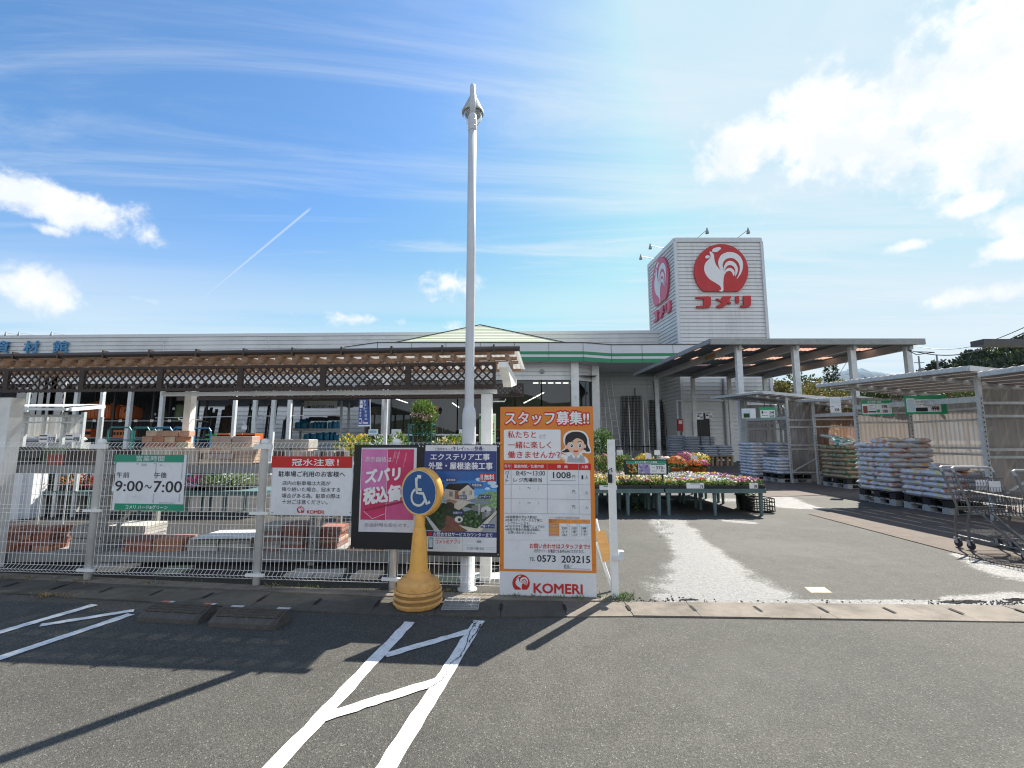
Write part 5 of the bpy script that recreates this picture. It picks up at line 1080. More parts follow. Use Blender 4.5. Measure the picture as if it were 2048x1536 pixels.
# ================================================================== covered storage against the store
SHX = lambda px, Y: at(px, 800, Y).x
DNAVY = mat('dark_corrugated', (.020, .026, .036), .5, var=.2, scale=3)
shed = thing('storage_canopy', 'long open fronted storage canopy on white posts along the store wall', 'canopy', (-18, 22, 0))
YS = 20.0; zs0 = at(300, 768, YS).z; zs1 = at(300, 757, YS).z; xL, xR = -34, SHX(600, YS)
b = MB(WHITE); b.box(xL, xR, YS - .1, YS, zs0, zs1); b.build('fascia', shed)
b = MB(ROOFU); b.box(xL, xR, YS + .003, 34, zs0 + .02, zs0 + .1); b.build('roof', shed)
for px in (155, 262, 326, 392, 512, 549, 581):
    x = SHX(px, YS + .3); b = MB(WHITE2); b.box(x - .075, x + .075, YS + .2, YS + .35, 0, zs0 + .01); b.build('post', shed)
b = MB(DNAVY); xs = [SHX(100, 27) + k * .12 for k in range(75)]
b.add([(x, 27 + (.05 if k % 2 else 0), z) for z in (0, 4) for k, x in enumerate(xs)], [(k, k + 1, 76 + k, 75 + k) for k in range(74)]); b.build('back_sheet', shed)
b = MB(GALV); b.tube([(SHX(300, YS), YS + .4, at(300, 835, YS).z), (SHX(600, YS), YS + .4, at(600, 830, YS).z)], .02, 5); b.build('rail', shed)
def bx(px0, y0, px1, y1, Y, dep): a, c = at(px0, y1, Y), at(px1, y0, Y); return a.x, c.x, Y, Y + dep, a.z, c.z
SHELFM = mat('shelf_steel', (.20, .21, .21), .5, .3, var=.1); SHELFD = mat('shelf_dark', (.05, .05, .055), .6)
sh = thing('storage_shelf', 'dark steel shelving under the canopy holding orange tanks', 'shelf', (SHX(265, 22), 22, 0))
for y in (840, 874):
    b = MB(SHELFM); q = bx(150, y, 385, y + 3, 22, 1.2); b.box(*q); b.build('shelf_board', sh)
for px in (150, 230, 308, 385):
    b = MB(SHELFD); x = SHX(px, 22.05); b.box(x - .04, x + .04, 22.01, 22.09, 0, 4); b.box(x - .04, x + .04, 23.1, 23.18, 0, 4); b.build('upright', sh)
for px in (185, 237, 268, 300, 335, 362): b = MB(SIGNW); q = bx(px, 839, px + 7, 844, 21.98, .01); b.box(*q); b.build('price_tag', sh)
OTANK = mat('orange_tank', (.48, .13, .04), .45, var=.12, scale=3); GTANK = mat('green_bin', (.09, .13, .06), .5, var=.15, scale=3)
def rbox(b, x0, x1, y0, y1, z0, z1, r):
    cx, cy, cz = (x0 + x1) / 2, (y0 + y1) / 2, (z0 + z1) / 2; hx, hy, hz = (x1 - x0) / 2, (y1 - y0) / 2, (z1 - z0) / 2; vs = []; nu, nv = 16, 8; e = .35
    sg = lambda v, p: math.copysign(abs(v) ** p, v)
    for i in range(nv + 1):
        th = math.pi * i / nv
        for k in range(nu):
            ph = 2 * math.pi * (k + .5) / nu; vs.append((cx + hx * sg(math.sin(th), e) * sg(math.cos(ph), e), cy + hy * sg(math.sin(th), e) * sg(math.sin(ph), e), cz + hz * sg(math.cos(th), e)))
    b.smooth = True; b.add(vs, [(i * nu + k, (i + 1) * nu + k, (i + 1) * nu + (k + 1) % nu, i * nu + (k + 1) % nu) for i in range(nv) for k in range(nu)]); b.smooth = False
for (r_, m, lab) in (((164, 804, 198, 839), OTANK, 'largest orange water tank at the left of the shelf'), ((199, 808, 222, 839), OTANK, 'orange tank half hidden by a white post'), ((223, 811, 233, 839), OTANK, 'narrow orange tank in the middle of the shelf'), ((234, 812, 260, 839), OTANK, 'squarish orange tank with a grey mark at the right')):
    b = MB(m); q = bx(*r_, 22.1, .9); rbox(b, *q, .2)
    for k in range(3): xx = q[0] + (q[1] - q[0]) * (.25 + .25 * k); b.box(xx - .02, xx + .02, 22.085, 22.12, q[4] + .12, q[5] - .12)
    b.smooth = True; b.lathe([(.16, q[5] - .05), (.16, q[5] + .05), (.12, q[5] + .06)], ((q[0] + q[1]) / 2, 22.55, 0), 12)
    if r_[0] == 234: b.use(SHELFM).bar((q[0] + .3, 22.07, q[4] + .35), (q[0] + .5, 22.07, q[4] + .6), .08, .02)
    tag(b.build('water_tank'), lab, 'tank', 'orange tanks on the storage shelf')
for (r_, lab) in (((305, 818, 322, 839), 'smaller dark green compost bin on the storage shelf'), ((338, 807, 364, 839), 'larger dark green compost bin with a pale mark on the shelf')):
    b = MB(GTANK); q = bx(*r_, 22.1, .8); cx = (q[0] + q[1]) / 2; hw = (q[1] - q[0]) / 2; b.smooth = True; b.lathe([(hw, q[4]), (hw * .98, q[4] + .2), (hw * .86, q[5] - .15), (hw * .8, q[5] - .06), (hw * .55, q[5])], (cx, 22.5, 0), 18); b.smooth = False; b.use(GALV).ball((cx - .12, 22.12, q[5] - .25), (.07, .02, .07), 8, 5); tag(b.build('compost_bin'), lab, 'bin')
def crate(r_, Y, dep, m, lab, group):
    b = MB(m); x0, x1, y0, y1, z0, z1 = bx(*r_, Y, dep); th = .03
    b.box(x0, x1, y0, y1, z0, z0 + th); b.box(x0, x1, y0, y0 + th, z0 + th, z1); b.box(x0, x1, y1 - th, y1, z0 + th, z1); b.box(x0, x0 + th, y0 + th, y1 - th, z0 + th, z1); b.box(x1 - th, x1, y0 + th, y1 - th, z0 + th, z1)
    b.use(SLOT)
    for k in range(4): xx = x0 + (x1 - x0) * (k + .5) / 4; b.add([(xx - .05, y0 - .003, z0 + (z1 - z0) * .3), (xx + .05, y0 - .003, z0 + (z1 - z0) * .3), (xx + .05, y0 - .003, z0 + (z1 - z0) * .7), (xx - .05, y0 - .003, z0 + (z1 - z0) * .7)], [(0, 1, 2, 3)])
    tag(b.build('plastic_crate'), lab, 'crate', group)
OCR = mat('orange_crate', (.52, .11, .02), .5); GCR = mat('green_crate', (.02, .22, .05), .5)
crate((166, 858, 182, 874), 22.05, .7, OCR, 'orange crate below the largest orange tank', 'orange crates in the storage'); crate((225, 860, 252, 874), 22.05, .7, OCR, 'wide orange crate below the squarish tank', 'orange crates in the storage')
for i in range(3): crate((433 + 26 * i, 866, 458 + 26 * i, 879), 15, .5, OCR, ['left', 'middle', 'right'][i] + ' orange crate of the row beside the dark stacked panels', 'orange crates by the dark panels')
crate((410, 868, 431, 880), 15, .5, GCR, 'bright green crate left of the orange crates', None)
for i, (r_, c_, lab) in enumerate((((392, 812, 425, 885), (.015, .014, .014), 'black panel bundle behind the white pergola post'), ((428, 806, 462, 885), (.04, .026, .018), 'dark brown panel bundle right of the pergola post'), ((484, 806, 508, 885), (.02, .03, .028), 'greenish dark panel bundle between two canopy posts'), ((520, 802, 544, 880), (.014, .014, .018), 'tall black pipe bundle between canopy posts'), ((556, 828, 578, 880), (.014, .016, .02), 'lower black pipe bundle left of the blue tank shelf'))):
    x0, x1, y0, y1, z0, z1 = bx(*r_, 24 + .3 * i, .5); b = MB(mat('bundle_%d' % i, c_, .55, var=.3, scale=5)); n_ = 9 if i > 2 else 5
    for k in range(n_):
        xa = x0 + (x1 - x0) * (k + .5) / n_; zt2 = z1 - R.uniform(0, .35)
        if i > 2: b.tube([(xa, y0 + R.uniform(0, .3), .02), (xa + R.uniform(-.1, .1), y0 + .5, zt2)], (x1 - x0) / n_ * .5, 8)
        else: b.bar((xa, y0 + .1 * (k % 2), .02), (xa + .05, y0 + .4, zt2), (x1 - x0) / n_ * .96, .05, (0, 1, 0))
    tag(b.build('panel_bundle' if i < 3 else 'pipe_bundle'), lab, 'bundle')
b = MB(SIGNW); q = at(487, 843, 19.9); b.bar(q, at(491, 852, 19.9), .14, .01, (1, 0, .4)); b.build; tag(b.build('hanging_card'), 'crumpled pale card hanging left of the fifth canopy post', 'card')
b = MB(SIGNW); x0, x1, y0, y1, z0, z1 = bx(483, 851, 494, 859, 19.9, .01); b.box(x0, x1, y0, y1, z0, z1); tag(b.build('notice'), 'small white notice under the crumpled hanging card', 'notice')
# blue tank shelf against the store
YK = 29.0; sh2 = thing('storage_shelf', 'grey steel shelf of blue water tanks under the phone number banner', 'shelf', (SHX(637, YK), YK, 0))
for y in (857, 881): b = MB(GALV); q = bx(586, y, 684, y + 5, YK, 1.3); b.box(*q); b.build('shelf_board', sh2)
for px in (586, 684):
    b = MB(GALV); x = SHX(px, YK); z_ = at(px, 790, YK).z; b.box(x - .06, x + .06, YK - .05, YK + .03, 0, z_); b.box(x - .06, x + .06, YK + 1.25, YK + 1.33, 0, z_); b.build('upright', sh2)
BTANK = mat('blue_tank', (.03, .21, .36), .4, var=.12, scale=3)
def jerry(r_, Y, lab, grp):
    b = MB(BTANK); q = bx(*r_, Y, .7); rbox(b, *q, .1); b.smooth = True; b.lathe([(.09, q[5] - .03), (.09, q[5] + .06), (.05, q[5] + .07)], ((q[0] + q[1]) / 2 + .1, Y + .35, 0), 10); tag(b.build('water_can'), lab, 'water can', grp)
for i, x in enumerate((588, 600)): jerry((x, 844, x + 12, 857.5), YK + .1, ['left', 'right'][i] + ' can of the banded blue pair at the shelf left', 'blue cans on the upper shelf')
jerry((597, 838, 614, 845), YK + .5, 'blue can lying behind the banded pair', None)
for i, x in enumerate((619, 626, 633, 640)): jerry((x, 845, x + 6.6, 857.5), YK + .1, ['first', 'second', 'third', 'fourth'][i] + ' slim blue can of the four in the black box', 'blue cans in the middle box')
for i, x in enumerate((654, 664)): jerry((x, 844, x + 9, 857.5), YK + .1, ['left', 'right'][i] + ' blue can of the two in the right hand box', 'blue cans in the right box')
for i, (x0_, x1_, y_) in enumerate(((605, 618, 868), (619, 632, 868), (632.5, 645, 866), (646, 658, 866), (659, 665, 866), (666, 678, 870))): jerry((x0_, y_, x1_, 881), YK + .1, ['far left', 'second', 'third', 'fourth tall', 'narrow fifth', 'short far right'][i] + ' blue can on the lower shelf under the banner', 'blue cans on the lower shelf')
for r_, lab in (((615, 834, 648, 841), 'wide black box lid over the four slim cans'), ((652, 832, 676, 840), 'black box lid over the right hand cans')): b = MB(BLACK); x0, x1, y0, y1, z0, z1 = bx(*r_, YK + .1, .8); b.hexa([(x0, y0, z0), (x1, y0, z0 + .04), (x1, y1, z0), (x0, y1, z0), (x0 + .1, y0, z1), (x1 - .1, y0, z1), (x1 - .1, y1, z1), (x0 + .1, y1, z1)]); tag(b.build('box_lid'), lab, 'lid')
P = Panel((SHX(640, YK - .1), YK - .1, 0), (1, 0, 0), (480, 760, 7.68)); t = thing('phone_banner', 'red yellow and white banner with a phone number above the blue tanks', 'banner', at(640, 805, YK - .1))
P.slab(992, 195, 1495, 437, SIGNW, .02, 'cloth', t); P.rect(1005, 205, 1485, 275, SRED); YLW = mat('print_yellow', (.75, .50, .03), .4); P.rect(1005, 275, 1485, 322, YLW)
for k in range(6): P.disc(1045 + k * 76, 245, 17, YLW, 2, n=9)
for k in range(5): P.rect(1020 + k * 92, 281, 1090 + k * 92, 316, SRED, 2)
P.text('0120-371-445', 1100, 388, 1448, 428, INK, 2, .03); P.rect(1035, 400, 1085, 428, INK, 2)
for y in (345, 372): P.rect(1035, y - 5, 1060, y + 8, GREYINK, 2); P.rect(1080, y, 1200, y + 5, PALE, 2); P.rect(1230, y + 3, 1430, y + 8, PALE, 2)
P.finish(t)
b = MB(mat('tan_box', (.28, .25, .16), .6)); q = bx(693, 800, 705, 815, 33.5, .2); b.box(*q); b.use(GREYM).tube([((q[0] + q[1]) / 2, 33.6, q[4]), ((q[0] + q[1]) / 2, 33.6, .1)], .03, 6); tag(b.build('electric_box'), 'small tan electric box on the wall left of the blue flag', 'electric box')
# blue upright flag
YN = 16.0; flag = thing('shop_flag', 'blue vertical shop flag with white lettering leaning on its pole', 'flag', (at(728, 880, YN).x, YN, 0))
P = Panel((at(728, 820, YN).x, YN, 0), (1, 0, 0), (480, 760, 7.68)); FB = mat('flag_blue', (.04, .08, .28), .6, var=.1, scale=4)
P.base = 'cloth'; P.poly([(1830, 260), (1965, 285), (1995, 690), (1815, 690)], FB, 0); P.poly([(1815, 690), (1995, 690), (1997, 712), (1814, 712)], SIGNW, 0)
for i, ch_ in enumerate('ネットで注文'): P.text(ch_, 1893 + i * 4, 305 + i * 55, 1935 + i * 4, 352 + i * 52, SWHITE, 3, .02)
for i, ch_ in enumerate('店舗'): P.text(ch_, 1840 - i * 2, 310 + i * 65, 1888 - i * 2, 368 + i * 62, SWHITE, 3, .04)
for i, ch_ in enumerate('で受取'): P.text(ch_, 1838 - i * 2, 450 + i * 42, 1868 - i * 2, 484 + i * 40, SWHITE, 3, .02)
P.rect(1825, 590, 1868, 672, SWHITE, 3); P.rect(1830, 605, 1863, 655, FB, 4); P.rect(1872, 625, 1905, 645, mat('print_pink', (.7, .1, .3), .5), 3); P.rect(1885, 650, 1965, 670, SWHITE, 3)
P.finish(flag); b = MB(SIGNW); b.tube([at(740, 784, YN + .05), at(741, 884, YN + .05), (at(742, 884, YN).x, YN + .05, .02)], .02, 6); b.build('pole', flag); b = MB(BLACK); p = (at(742, 884, YN).x, YN + .05, .02); b.lathe([(.25, 0), (.25, .05), (.08, .12), (.03, .2)], p, 12); b.build('base', flag)
# trolley rails
TEAL = mat('teal_tube', (.03, .16, .15), .4, .2, var=.1); BLUT = mat('blue_tube', (.05, .20, .36), .4, .2, var=.1)
def hoop(pxs, Y, m, name, lab):
    t = thing(name, lab, 'trolley', (at(sum(pxs) / 2, 870, Y).x, Y, 0)); x0, x1 = at(pxs[0], 870, Y).x, at(pxs[1], 870, Y).x; zt_ = at(pxs[0], 855, Y).z
    for dy in (0, .9):
        b = MB(m); b.tube([(x0, Y + dy, .15), (x0, Y + dy, zt_ - .08), (x0 + .06, Y + dy, zt_), (x1 - .06, Y + dy, zt_), (x1, Y + dy, zt_ - .08), (x1, Y + dy, .15)], .022, 8); b.tube([(x0, Y + dy, zt_ - .35), (x1, Y + dy, zt_ - .35)], .016, 6); b.build('hoop', t)
    b = MB(m); b.box(x0, x1, Y, Y + .9, .15, .2)
    for x in (x0 + .08, x1 - .08):
        for y in (Y + .1, Y + .8): b.lathe([(.07, -.02), (.07, .02)], (x, y, .075), 12, Matrix.Rotation(math.pi / 2, 3, 'Y'))
    b.build('platform', t)
hoop((216, 262), 13.0, TEAL, 'flat_trolley', 'dark green tube trolley left of the orange brick pile'); hoop((264, 298), 13.6, TEAL, 'flat_trolley', 'dark green tube trolley half hidden by the brick pile')
hoop((305, 343), 13.0, BLUT, 'flat_trolley', 'blue tube trolley above the orange brick pile'); hoop((345, 380), 13.2, BLUT, 'flat_trolley', 'blue tube trolley beside the pergola post')
# perforated grey panels and the small shelter at the far left
PPNL = mat('grey_plastic_panel', (.38, .38, .37), .5, var=.1, scale=3)
for i in range(4):
    px0 = 62 + i * 17; a, c = at(px0, 784, 11.5 + .05 * i), at(px0 + 16, 784, 11.5); b = MB(PPNL); x0, x1, z1 = a.x, c.x, a.z + .6; b.box(x0, x1, 11.5, 11.54, .05, z1); b.use(SLOT); b.smooth = False
    for zc in (at(px0, 793, 11.5).z, at(px0, 810, 11.5).z, at(px0, 827, 11.5).z): xm = x0; b.poly([(xm + .005 + .03 * abs(math.cos(u)) if math.cos(u) > 0 else xm + .005, 11.496, zc + .06 * math.sin(u)) for u in [k * math.pi / 12 - math.pi / 2 for k in range(13)]]); xm = x1; b.poly([(xm - .005 - .03 * abs(math.cos(u)), 11.496, zc + .06 * math.sin(u)) for u in [k * math.pi / 12 - math.pi / 2 for k in range(13)]])
    tag(b.build('perforated_sheet'), ['leftmost', 'second', 'third', 'rightmost'][i] + ' of four grey plastic panels with oval cutouts standing behind the left shelter', 'panel', 'grey panels with oval cutouts')
b = MB(mat('pale_blue_sheet', (.45, .52, .56), .5)); q = bx(45, 775, 60, 884, 11.6, .05); b.box(*q); b.use(GREYM).box(q[0] - .3, q[0] - .05, 11.6, 11.7, 0, q[5]); tag(b.build('wall_sheet'), 'pale blue grey sheet standing left of the panels with oval cutouts', 'sheet')
# ================================================================== flower tables
TTEAL = mat('pale_teal_plastic', (.10, .165, .17), .5, var=.12, scale=6)
LEAFS = [mat('leaf_%d' % i, c, .55, var=.35, scale=30, trans=.45) for i, c in enumerate(((.06, .12, .025), (.12, .20, .04), (.035, .075, .02), (.20, .26, .06)))]
PET = {n: mat('petal_' + n, c, .55, var=.12, scale=40, trans=.35) for n, c in dict(yellow=(.75, .50, .03), white=(.75, .75, .72), purple=(.28, .20, .55), orange=(.70, .20, .03), pink=(.62, .08, .30), red=(.45, .03, .04), lilac=(.48, .42, .68), cream=(.75, .66, .38), magenta=(.42, .02, .20)).items()}
def flower_table(x0, x1, y0, y1, h, label, nleg=3):
    t = thing('flower_table', label, 'table', ((x0 + x1) / 2, (y0 + y1) / 2, 0), 'low plastic flower tables')
    b = MB(TTEAL); b.box(x0, x1, y0, y1, h - .022, h); b.box(x0, x1, y0 + .01, y0 + .05, h - .085, h - .022); b.box(x0, x1, y1 - .05, y1 - .01, h - .085, h - .022); b.box(x0 + .005, x0 + .05, y0 + .05, y1 - .05, h - .085, h - .022); b.box(x1 - .05, x1 - .005, y0 + .05, y1 - .05, h - .085, h - .022); b.build('table_top', t)
    for i in range(nleg):
        for y in (y0 + .09, y1 - .09):
            x = x0 + .08 + (x1 - x0 - .16) * i / (nleg - 1); b = MB(TTEAL); b.tube([(x, y, 0), (x, y, h - .085)], [.032, .042], 8); b.build('leg', t)
tx = [at(p, 978, 9.35).x for p in (1186, 1329, 1331, 1533)]
TROW = [(9.35, 10.25, 'front'), (10.32, 11.22, 'second'), (11.29, 12.19, 'third'), (12.26, 13.1, 'rear')]
for (ya, yb, rn) in TROW:
    flower_table(tx[0], tx[1] - .01, ya, yb, .53, 'pale teal plastic flower table at the left end of the %s row' % rn); flower_table(tx[2], tx[3], ya, yb, .53, 'pale teal plastic flower table at the right end of the %s row' % rn)
TRAYP = []
def tray_proto(mix, leafmix, hgt, dens):
    t = thing('flower_tray', 'x', 'flower tray', (0, 0, 0)); w, d = .56, .42
    b = MB(BLACK); b.box(-w / 2, w / 2, -d / 2, d / 2, 0, .012)
    for (a, c) in (((-w / 2, -d / 2), (w / 2, -d / 2)), ((w / 2, -d / 2), (w / 2, d / 2)), ((w / 2, d / 2), (-w / 2, d / 2)), ((-w / 2, d / 2), (-w / 2, -d / 2))): b.bar((a[0], a[1], .038), (c[0], c[1], .038), .012, .06)
    b.build('tray', t); b = MB(*LEAFS)
    for _ in range(420): b.use(R.choice(leafmix)); p = (R.uniform(-w / 2, w / 2), R.uniform(-d / 2, d / 2), .05 + R.uniform(0, hgt * .75)); b.leaf(p, (R.uniform(-1, 1), R.uniform(-1, 1), R.uniform(0, 1.3)), R.uniform(.035, .07), .025)
    b.build('foliage', t); b = MB()
    for _ in range(dens):
        m = PET[R.choice(mix)]; b.use(m); p = Vector((R.uniform(-w / 2, w / 2), R.uniform(-d / 2, d / 2), .05 + hgt * R.uniform(.6, 1.05))); r_ = R.uniform(.018, .031); n = Vector((R.uniform(-.7, .7), R.uniform(-1.2, .2), R.uniform(.3, 1))).normalized(); q = n.to_track_quat('Z', 'Y').to_matrix(); pts = []
        for k in range(5): a = k * 1.2566 + .3; pts += [p + q @ Vector((r_ * math.cos(a), r_ * math.sin(a), 0)), p + q @ Vector((r_ * .6 * math.cos(a + .63), r_ * .6 * math.sin(a + .63), 0))]
        b.poly(pts)
        b.use(PET['yellow'] if m.name != 'petal_yellow' else PET['orange']).add([p + n * .003 + q @ Vector((.006 * math.cos(k * 2.09), .006 * math.sin(k * 2.09), 0)) for k in range(3)], [(0, 1, 2)])
    b.build('blossoms', t); return t
MIX = [('yellow and orange', ['yellow', 'yellow', 'orange', 'cream', 'yellow', 'white'], LEAFS[:2]), ('white and lilac', ['white', 'white', 'lilac', 'white', 'cream'], LEAFS[:2] + LEAFS[3:]), ('purple and white', ['purple', 'lilac', 'white', 'purple', 'lilac'], LEAFS[:3]), ('pink and magenta', ['pink', 'magenta', 'white', 'pink'], LEAFS[:3]), ('cream and yellow', ['cream', 'yellow', 'white', 'cream', 'yellow'], LEAFS[1:2] + LEAFS[3:]), ('mixed', ['yellow', 'purple', 'white', 'orange', 'red', 'lilac', 'cream'], LEAFS[:2])]
protos = [tray_proto(m, l, .12 + .02 * (i % 2), 100) for i, (n_, m, l) in enumerate(MIX)]; used = [False] * len(protos)
rows_ = ['front', 'second', 'third', 'fourth', 'fifth', 'sixth', 'rear']; cols_ = ['far left', 'second from left', 'centre left', 'centre right', 'second from right', 'far right']
GRID = ['050513', '504215', '041112', '410123', '554114', '35....', '33....']
wcol = (tx[3] - tx[0]) / 6
for r_, line_ in enumerate(GRID):
    for c_, ch_ in enumerate(line_):
        if ch_ == '.': continue
        k = int(ch_); loc = (tx[0] + wcol * (c_ + .5) + R.uniform(-.01, .01), 9.60 + .47 * r_, .531); lab = 'black tray of %s pansies, %s in the %s row' % (MIX[k][0], cols_[c_], rows_[r_])
        if not used[k]: o = protos[k]; used[k] = True; o.location = loc; o['label'] = lab
        else: o = dup(protos[k], loc, R.choice((0, math.pi)), lab)
        o['group'] = 'pansy trays on the flower tables'
OPOT = mat('orange_pot', (.62, .13, .02), .5); WPOT = mat('white_pot', (.6, .6, .58), .5)
def leaf_cloud(b, c, rad, n, mats, l=.06, w=.03, shell=.5, up=.3):
    c = Vector(c)
    for _ in range(n):
        d = Vector((R.gauss(0, 1), R.gauss(0, 1), R.gauss(0, 1))).normalized(); k = (R.random() ** shell); p = c + Vector((d.x * rad[0], d.y * rad[1], d.z * rad[2])) * k
        b.use(R.choice(mats)); b.leaf(p, d + Vector((R.uniform(-.8, .8), R.uniform(-.8, .8), up + R.uniform(-.5, .5))), l * R.uniform(.6, 1.3), w)
def mum(px, Y, ztop, rad, col, potm, label, zb=.60):
    x = at(px, 930, Y).x; t = thing('potted_flower', label, 'potted flower', (x, Y, zb), 'potted chrysanthemums')
    b = MB(potm); b.smooth = True; b.lathe([(.085, zb), (.115, zb + .17), (.125, zb + .17), (.125, zb + .195), (.1, zb + .195)], (x, Y, 0), 18); b.build('pot', t)
    hz = (ztop - zb - .18) / 2; cz = zb + .18 + hz; b = MB(); leaf_cloud(b, (x, Y, cz - .03), (rad, rad, hz), 420, LEAFS[:3], .06, .03); b.build('foliage', t); b = MB()
    for _ in range(240):
        d = Vector((R.gauss(0, 1), R.gauss(0, 1) - .3, abs(R.gauss(0, 1)) + .05)).normalized(); p = Vector((x, Y, cz - hz * .25)) + Vector((d.x * rad, d.y * rad, d.z * hz * 1.3)) * R.uniform(.78, 1.12); b.use(PET[col] if R.random() < .85 else PET['cream' if col == 'yellow' else 'red']); q = d.to_track_quat('Z', 'Y').to_matrix(); r2 = R.uniform(.014, .026)
        b.poly([p + q @ Vector((r2 * math.cos(k * 1.047), r2 * math.sin(k * 1.047), .004 * (k % 2))) for k in range(6)])
    b.build('blossoms', t)
mum(1352, 11.9, 1.08, .24, 'orange', OPOT, 'orange chrysanthemum in an orange pot right of the black price board'); mum(1388, 12.0, .98, .20, 'orange', OPOT, 'lower orange chrysanthemum in the middle pot'); mum(1402, 12.1, .98, .2, 'pink', OPOT, 'pale bronze chrysanthemum at the right end of the pots')
mum(1370, 12.6, 1.17, .28, 'pink', OPOT, 'bright pink chrysanthemum behind the orange ones'); mum(1396, 12.7, 1.14, .32, 'yellow', OPOT, 'large yellow chrysanthemum at the back right'); mum(1290, 12.5, 1.13, .26, 'yellow', WPOT, 'yellow chrysanthemum above the left end of the price board'); mum(1330, 12.5, 1.06, .24, 'white', WPOT, 'grey green budding chrysanthemum behind the price board')
mum(1210, 12.6, 1.12, .3, 'pink', WPOT, 'pink and white flowering plant nearest the orange board'); mum(1240, 12.5, 1.05, .26, 'magenta', WPOT, 'magenta flowering plant right of the gate post'); mum(1262, 12.2, 1.0, .25, 'red', WPOT, 'red flowered leafy plant left of the price board')
for i, px in enumerate((1195, 1222, 1248)):
    x = at(px, 930, 11.6).x; t = thing('potted_plant', ['leftmost', 'middle', 'rightmost'][i] + ' leafy green bedding plant beside the gate post', 'plant', (x, 11.6, .6)); b = MB(WPOT); b.lathe([(.07, .6), (.09, .72)], (x, 11.6, 0), 12); b.build('pot', t); b = MB(); leaf_cloud(b, (x, 11.6, .92), (.22, .2, .22), 420, LEAFS, .07, .03); b.build('foliage', t)
# price board on the table
P = Panel((at(1294, 935, 9.75).x, 9.75, 0), (1, .03, 0), (1160, 640, 4.096)); t = thing('price_board', 'black framed price board with pansy pictures on the flower tables', 'price sign', at(1294, 950, 9.75))
P.slab(365, 1142, 722, 1268, BLACK, .03, 'board'); P.rect(380, 1152, 706, 1258, SWHITE); P.rect(380, 1152, 706, 1178, SGREEN, 2); P.text('まとめて買うとお買得', 450, 1156, 630, 1174, SWHITE, 3, .02); P.rect(380, 1180, 476, 1258, LEAFS[2], 2); P.rect(479, 1180, 574, 1258, PET['lilac'], 2); P.rect(578, 1180, 695, 1188, SGREEN, 2)
for k in range(16): P.disc(R.uniform(388, 470), R.uniform(1186, 1252), 9, PET[R.choice(('yellow', 'orange', 'cream'))], 3, n=8); P.disc(R.uniform(486, 568), R.uniform(1186, 1252), 9, PET[R.choice(('purple', 'white', 'lilac'))], 3, n=8)
P.text('370', 622, 1196, 680, 1224, INK, 3, .02); P.text('円', 682, 1210, 694, 1222, INK, 3); P.text('74', 660, 1229, 684, 1245, INK, 3, .01); P.rect(590, 1205, 612, 1209, GREYINK, 3); P.rect(588, 1235, 630, 1239, GREYINK, 3); P.finish(t)
b = MB(BLACK); p = at(1325, 940, 9.78); b.tube([(p.x, 9.79, .6), (p.x, 9.79, p.z)], .02, 8); p = at(1262, 940, 9.78); b.tube([(p.x, 9.79, .6), (p.x, 9.79, p.z)], .02, 8); b.build('stand', t)
for (x0, y0, x1, y1, s_, lab) in ((1199, 971, 1234, 980, '78', 'white price strip at the left end of the front table edge'), (1373, 966, 1408, 977, '78', 'white price strip in the middle of the front table edge'), (1499, 966, 1516, 977, '398', 'white price card at the right end of the front table edge')):
    P = Panel((at(x0, y0, 9.325).x, 9.325, 0), (1, 0, 0)); t = thing('price_strip', lab, 'price tag', at(x0, y1, 9.325)); P.slab(x0, y0, x1, y1, SWHITE, .004, 'card'); P.text(s_, x1 - 8, y0 + 3.5, x1 - 1.5, y1 - 1, INK, 2, .02); P.rect(x0 + 8, y0 + 1, x1 - 8, y0 + 2.5, SGREEN, 2); P.finish(t)
for (px, y, Y, lab) in ((1236, 905, 12.0, 'tall white plant card right of the gate post'), (1382, 916, 12.3, 'white plant card in the orange chrysanthemums'), (1292, 912, 12.2, 'white plant card in the yellow chrysanthemum'), (1310, 905, 13.0, 'white card on the rear table edge')):
    c = at(px, y, Y); b = MB(SIGNW); b.box(c.x - .08, c.x + .08, Y - .2, Y - .19, c.z - .06, c.z + .07); b.use(GALV).tube([(c.x, Y - .185, .6), (c.x, Y - .185, c.z)], .008, 5); tag(b.build('plant_card'), lab, 'plant card')
# things under the right hand table
x = at(1492, 1010, 10.2).x; t = thing('potted_plant', 'dark potted shrub standing under the right end of the flower tables', 'plant', (x, 10.2, 0)); b = MB(BLACK); b.lathe([(.14, 0), (.19, .3), (.2, .3), (.2, .32), (.17, .32)], (x, 10.2, 0), 16); b.build('pot', t); b = MB(); leaf_cloud(b, (x, 10.15, .40), (.22, .2, .1), 300, LEAFS, .07, .03); b.build('foliage', t)
x = at(1520, 1010, 9.9).x; b = MB(BLACK)
for z in (.03, .12, .21, .28): b.box(x - .22, x + .22, 9.72, 9.735, z, z + .02); b.box(x - .22, x + .22, 10.1, 10.115, z, z + .02); b.box(x - .22, x - .205, 9.735, 10.1, z, z + .02); b.box(x + .205, x + .22, 9.735, 10.1, z, z + .02)
for k in range(9): xx = x - .21 + .42 * k / 8; b.box(xx - .006, xx + .006, 9.715, 9.73, .03, .3)
b.box(x - .2, x + .2, 9.74, 10.09, .02, .03); tag(b.build('plastic_basket'), 'black slatted basket on the ground under the right table end', 'basket')
x = at(1275, 1020, 9.7).x; b = MB(); 
for k in range(26): b.use(LEAFS[2 if k % 3 else 0]); b.leaf((x + R.gauss(0, .05), 9.7 + R.gauss(0, .04), R.uniform(.02, .42)), (R.uniform(-1, 1), R.uniform(-.6, .6), R.uniform(.1, .8)), .1, .045)
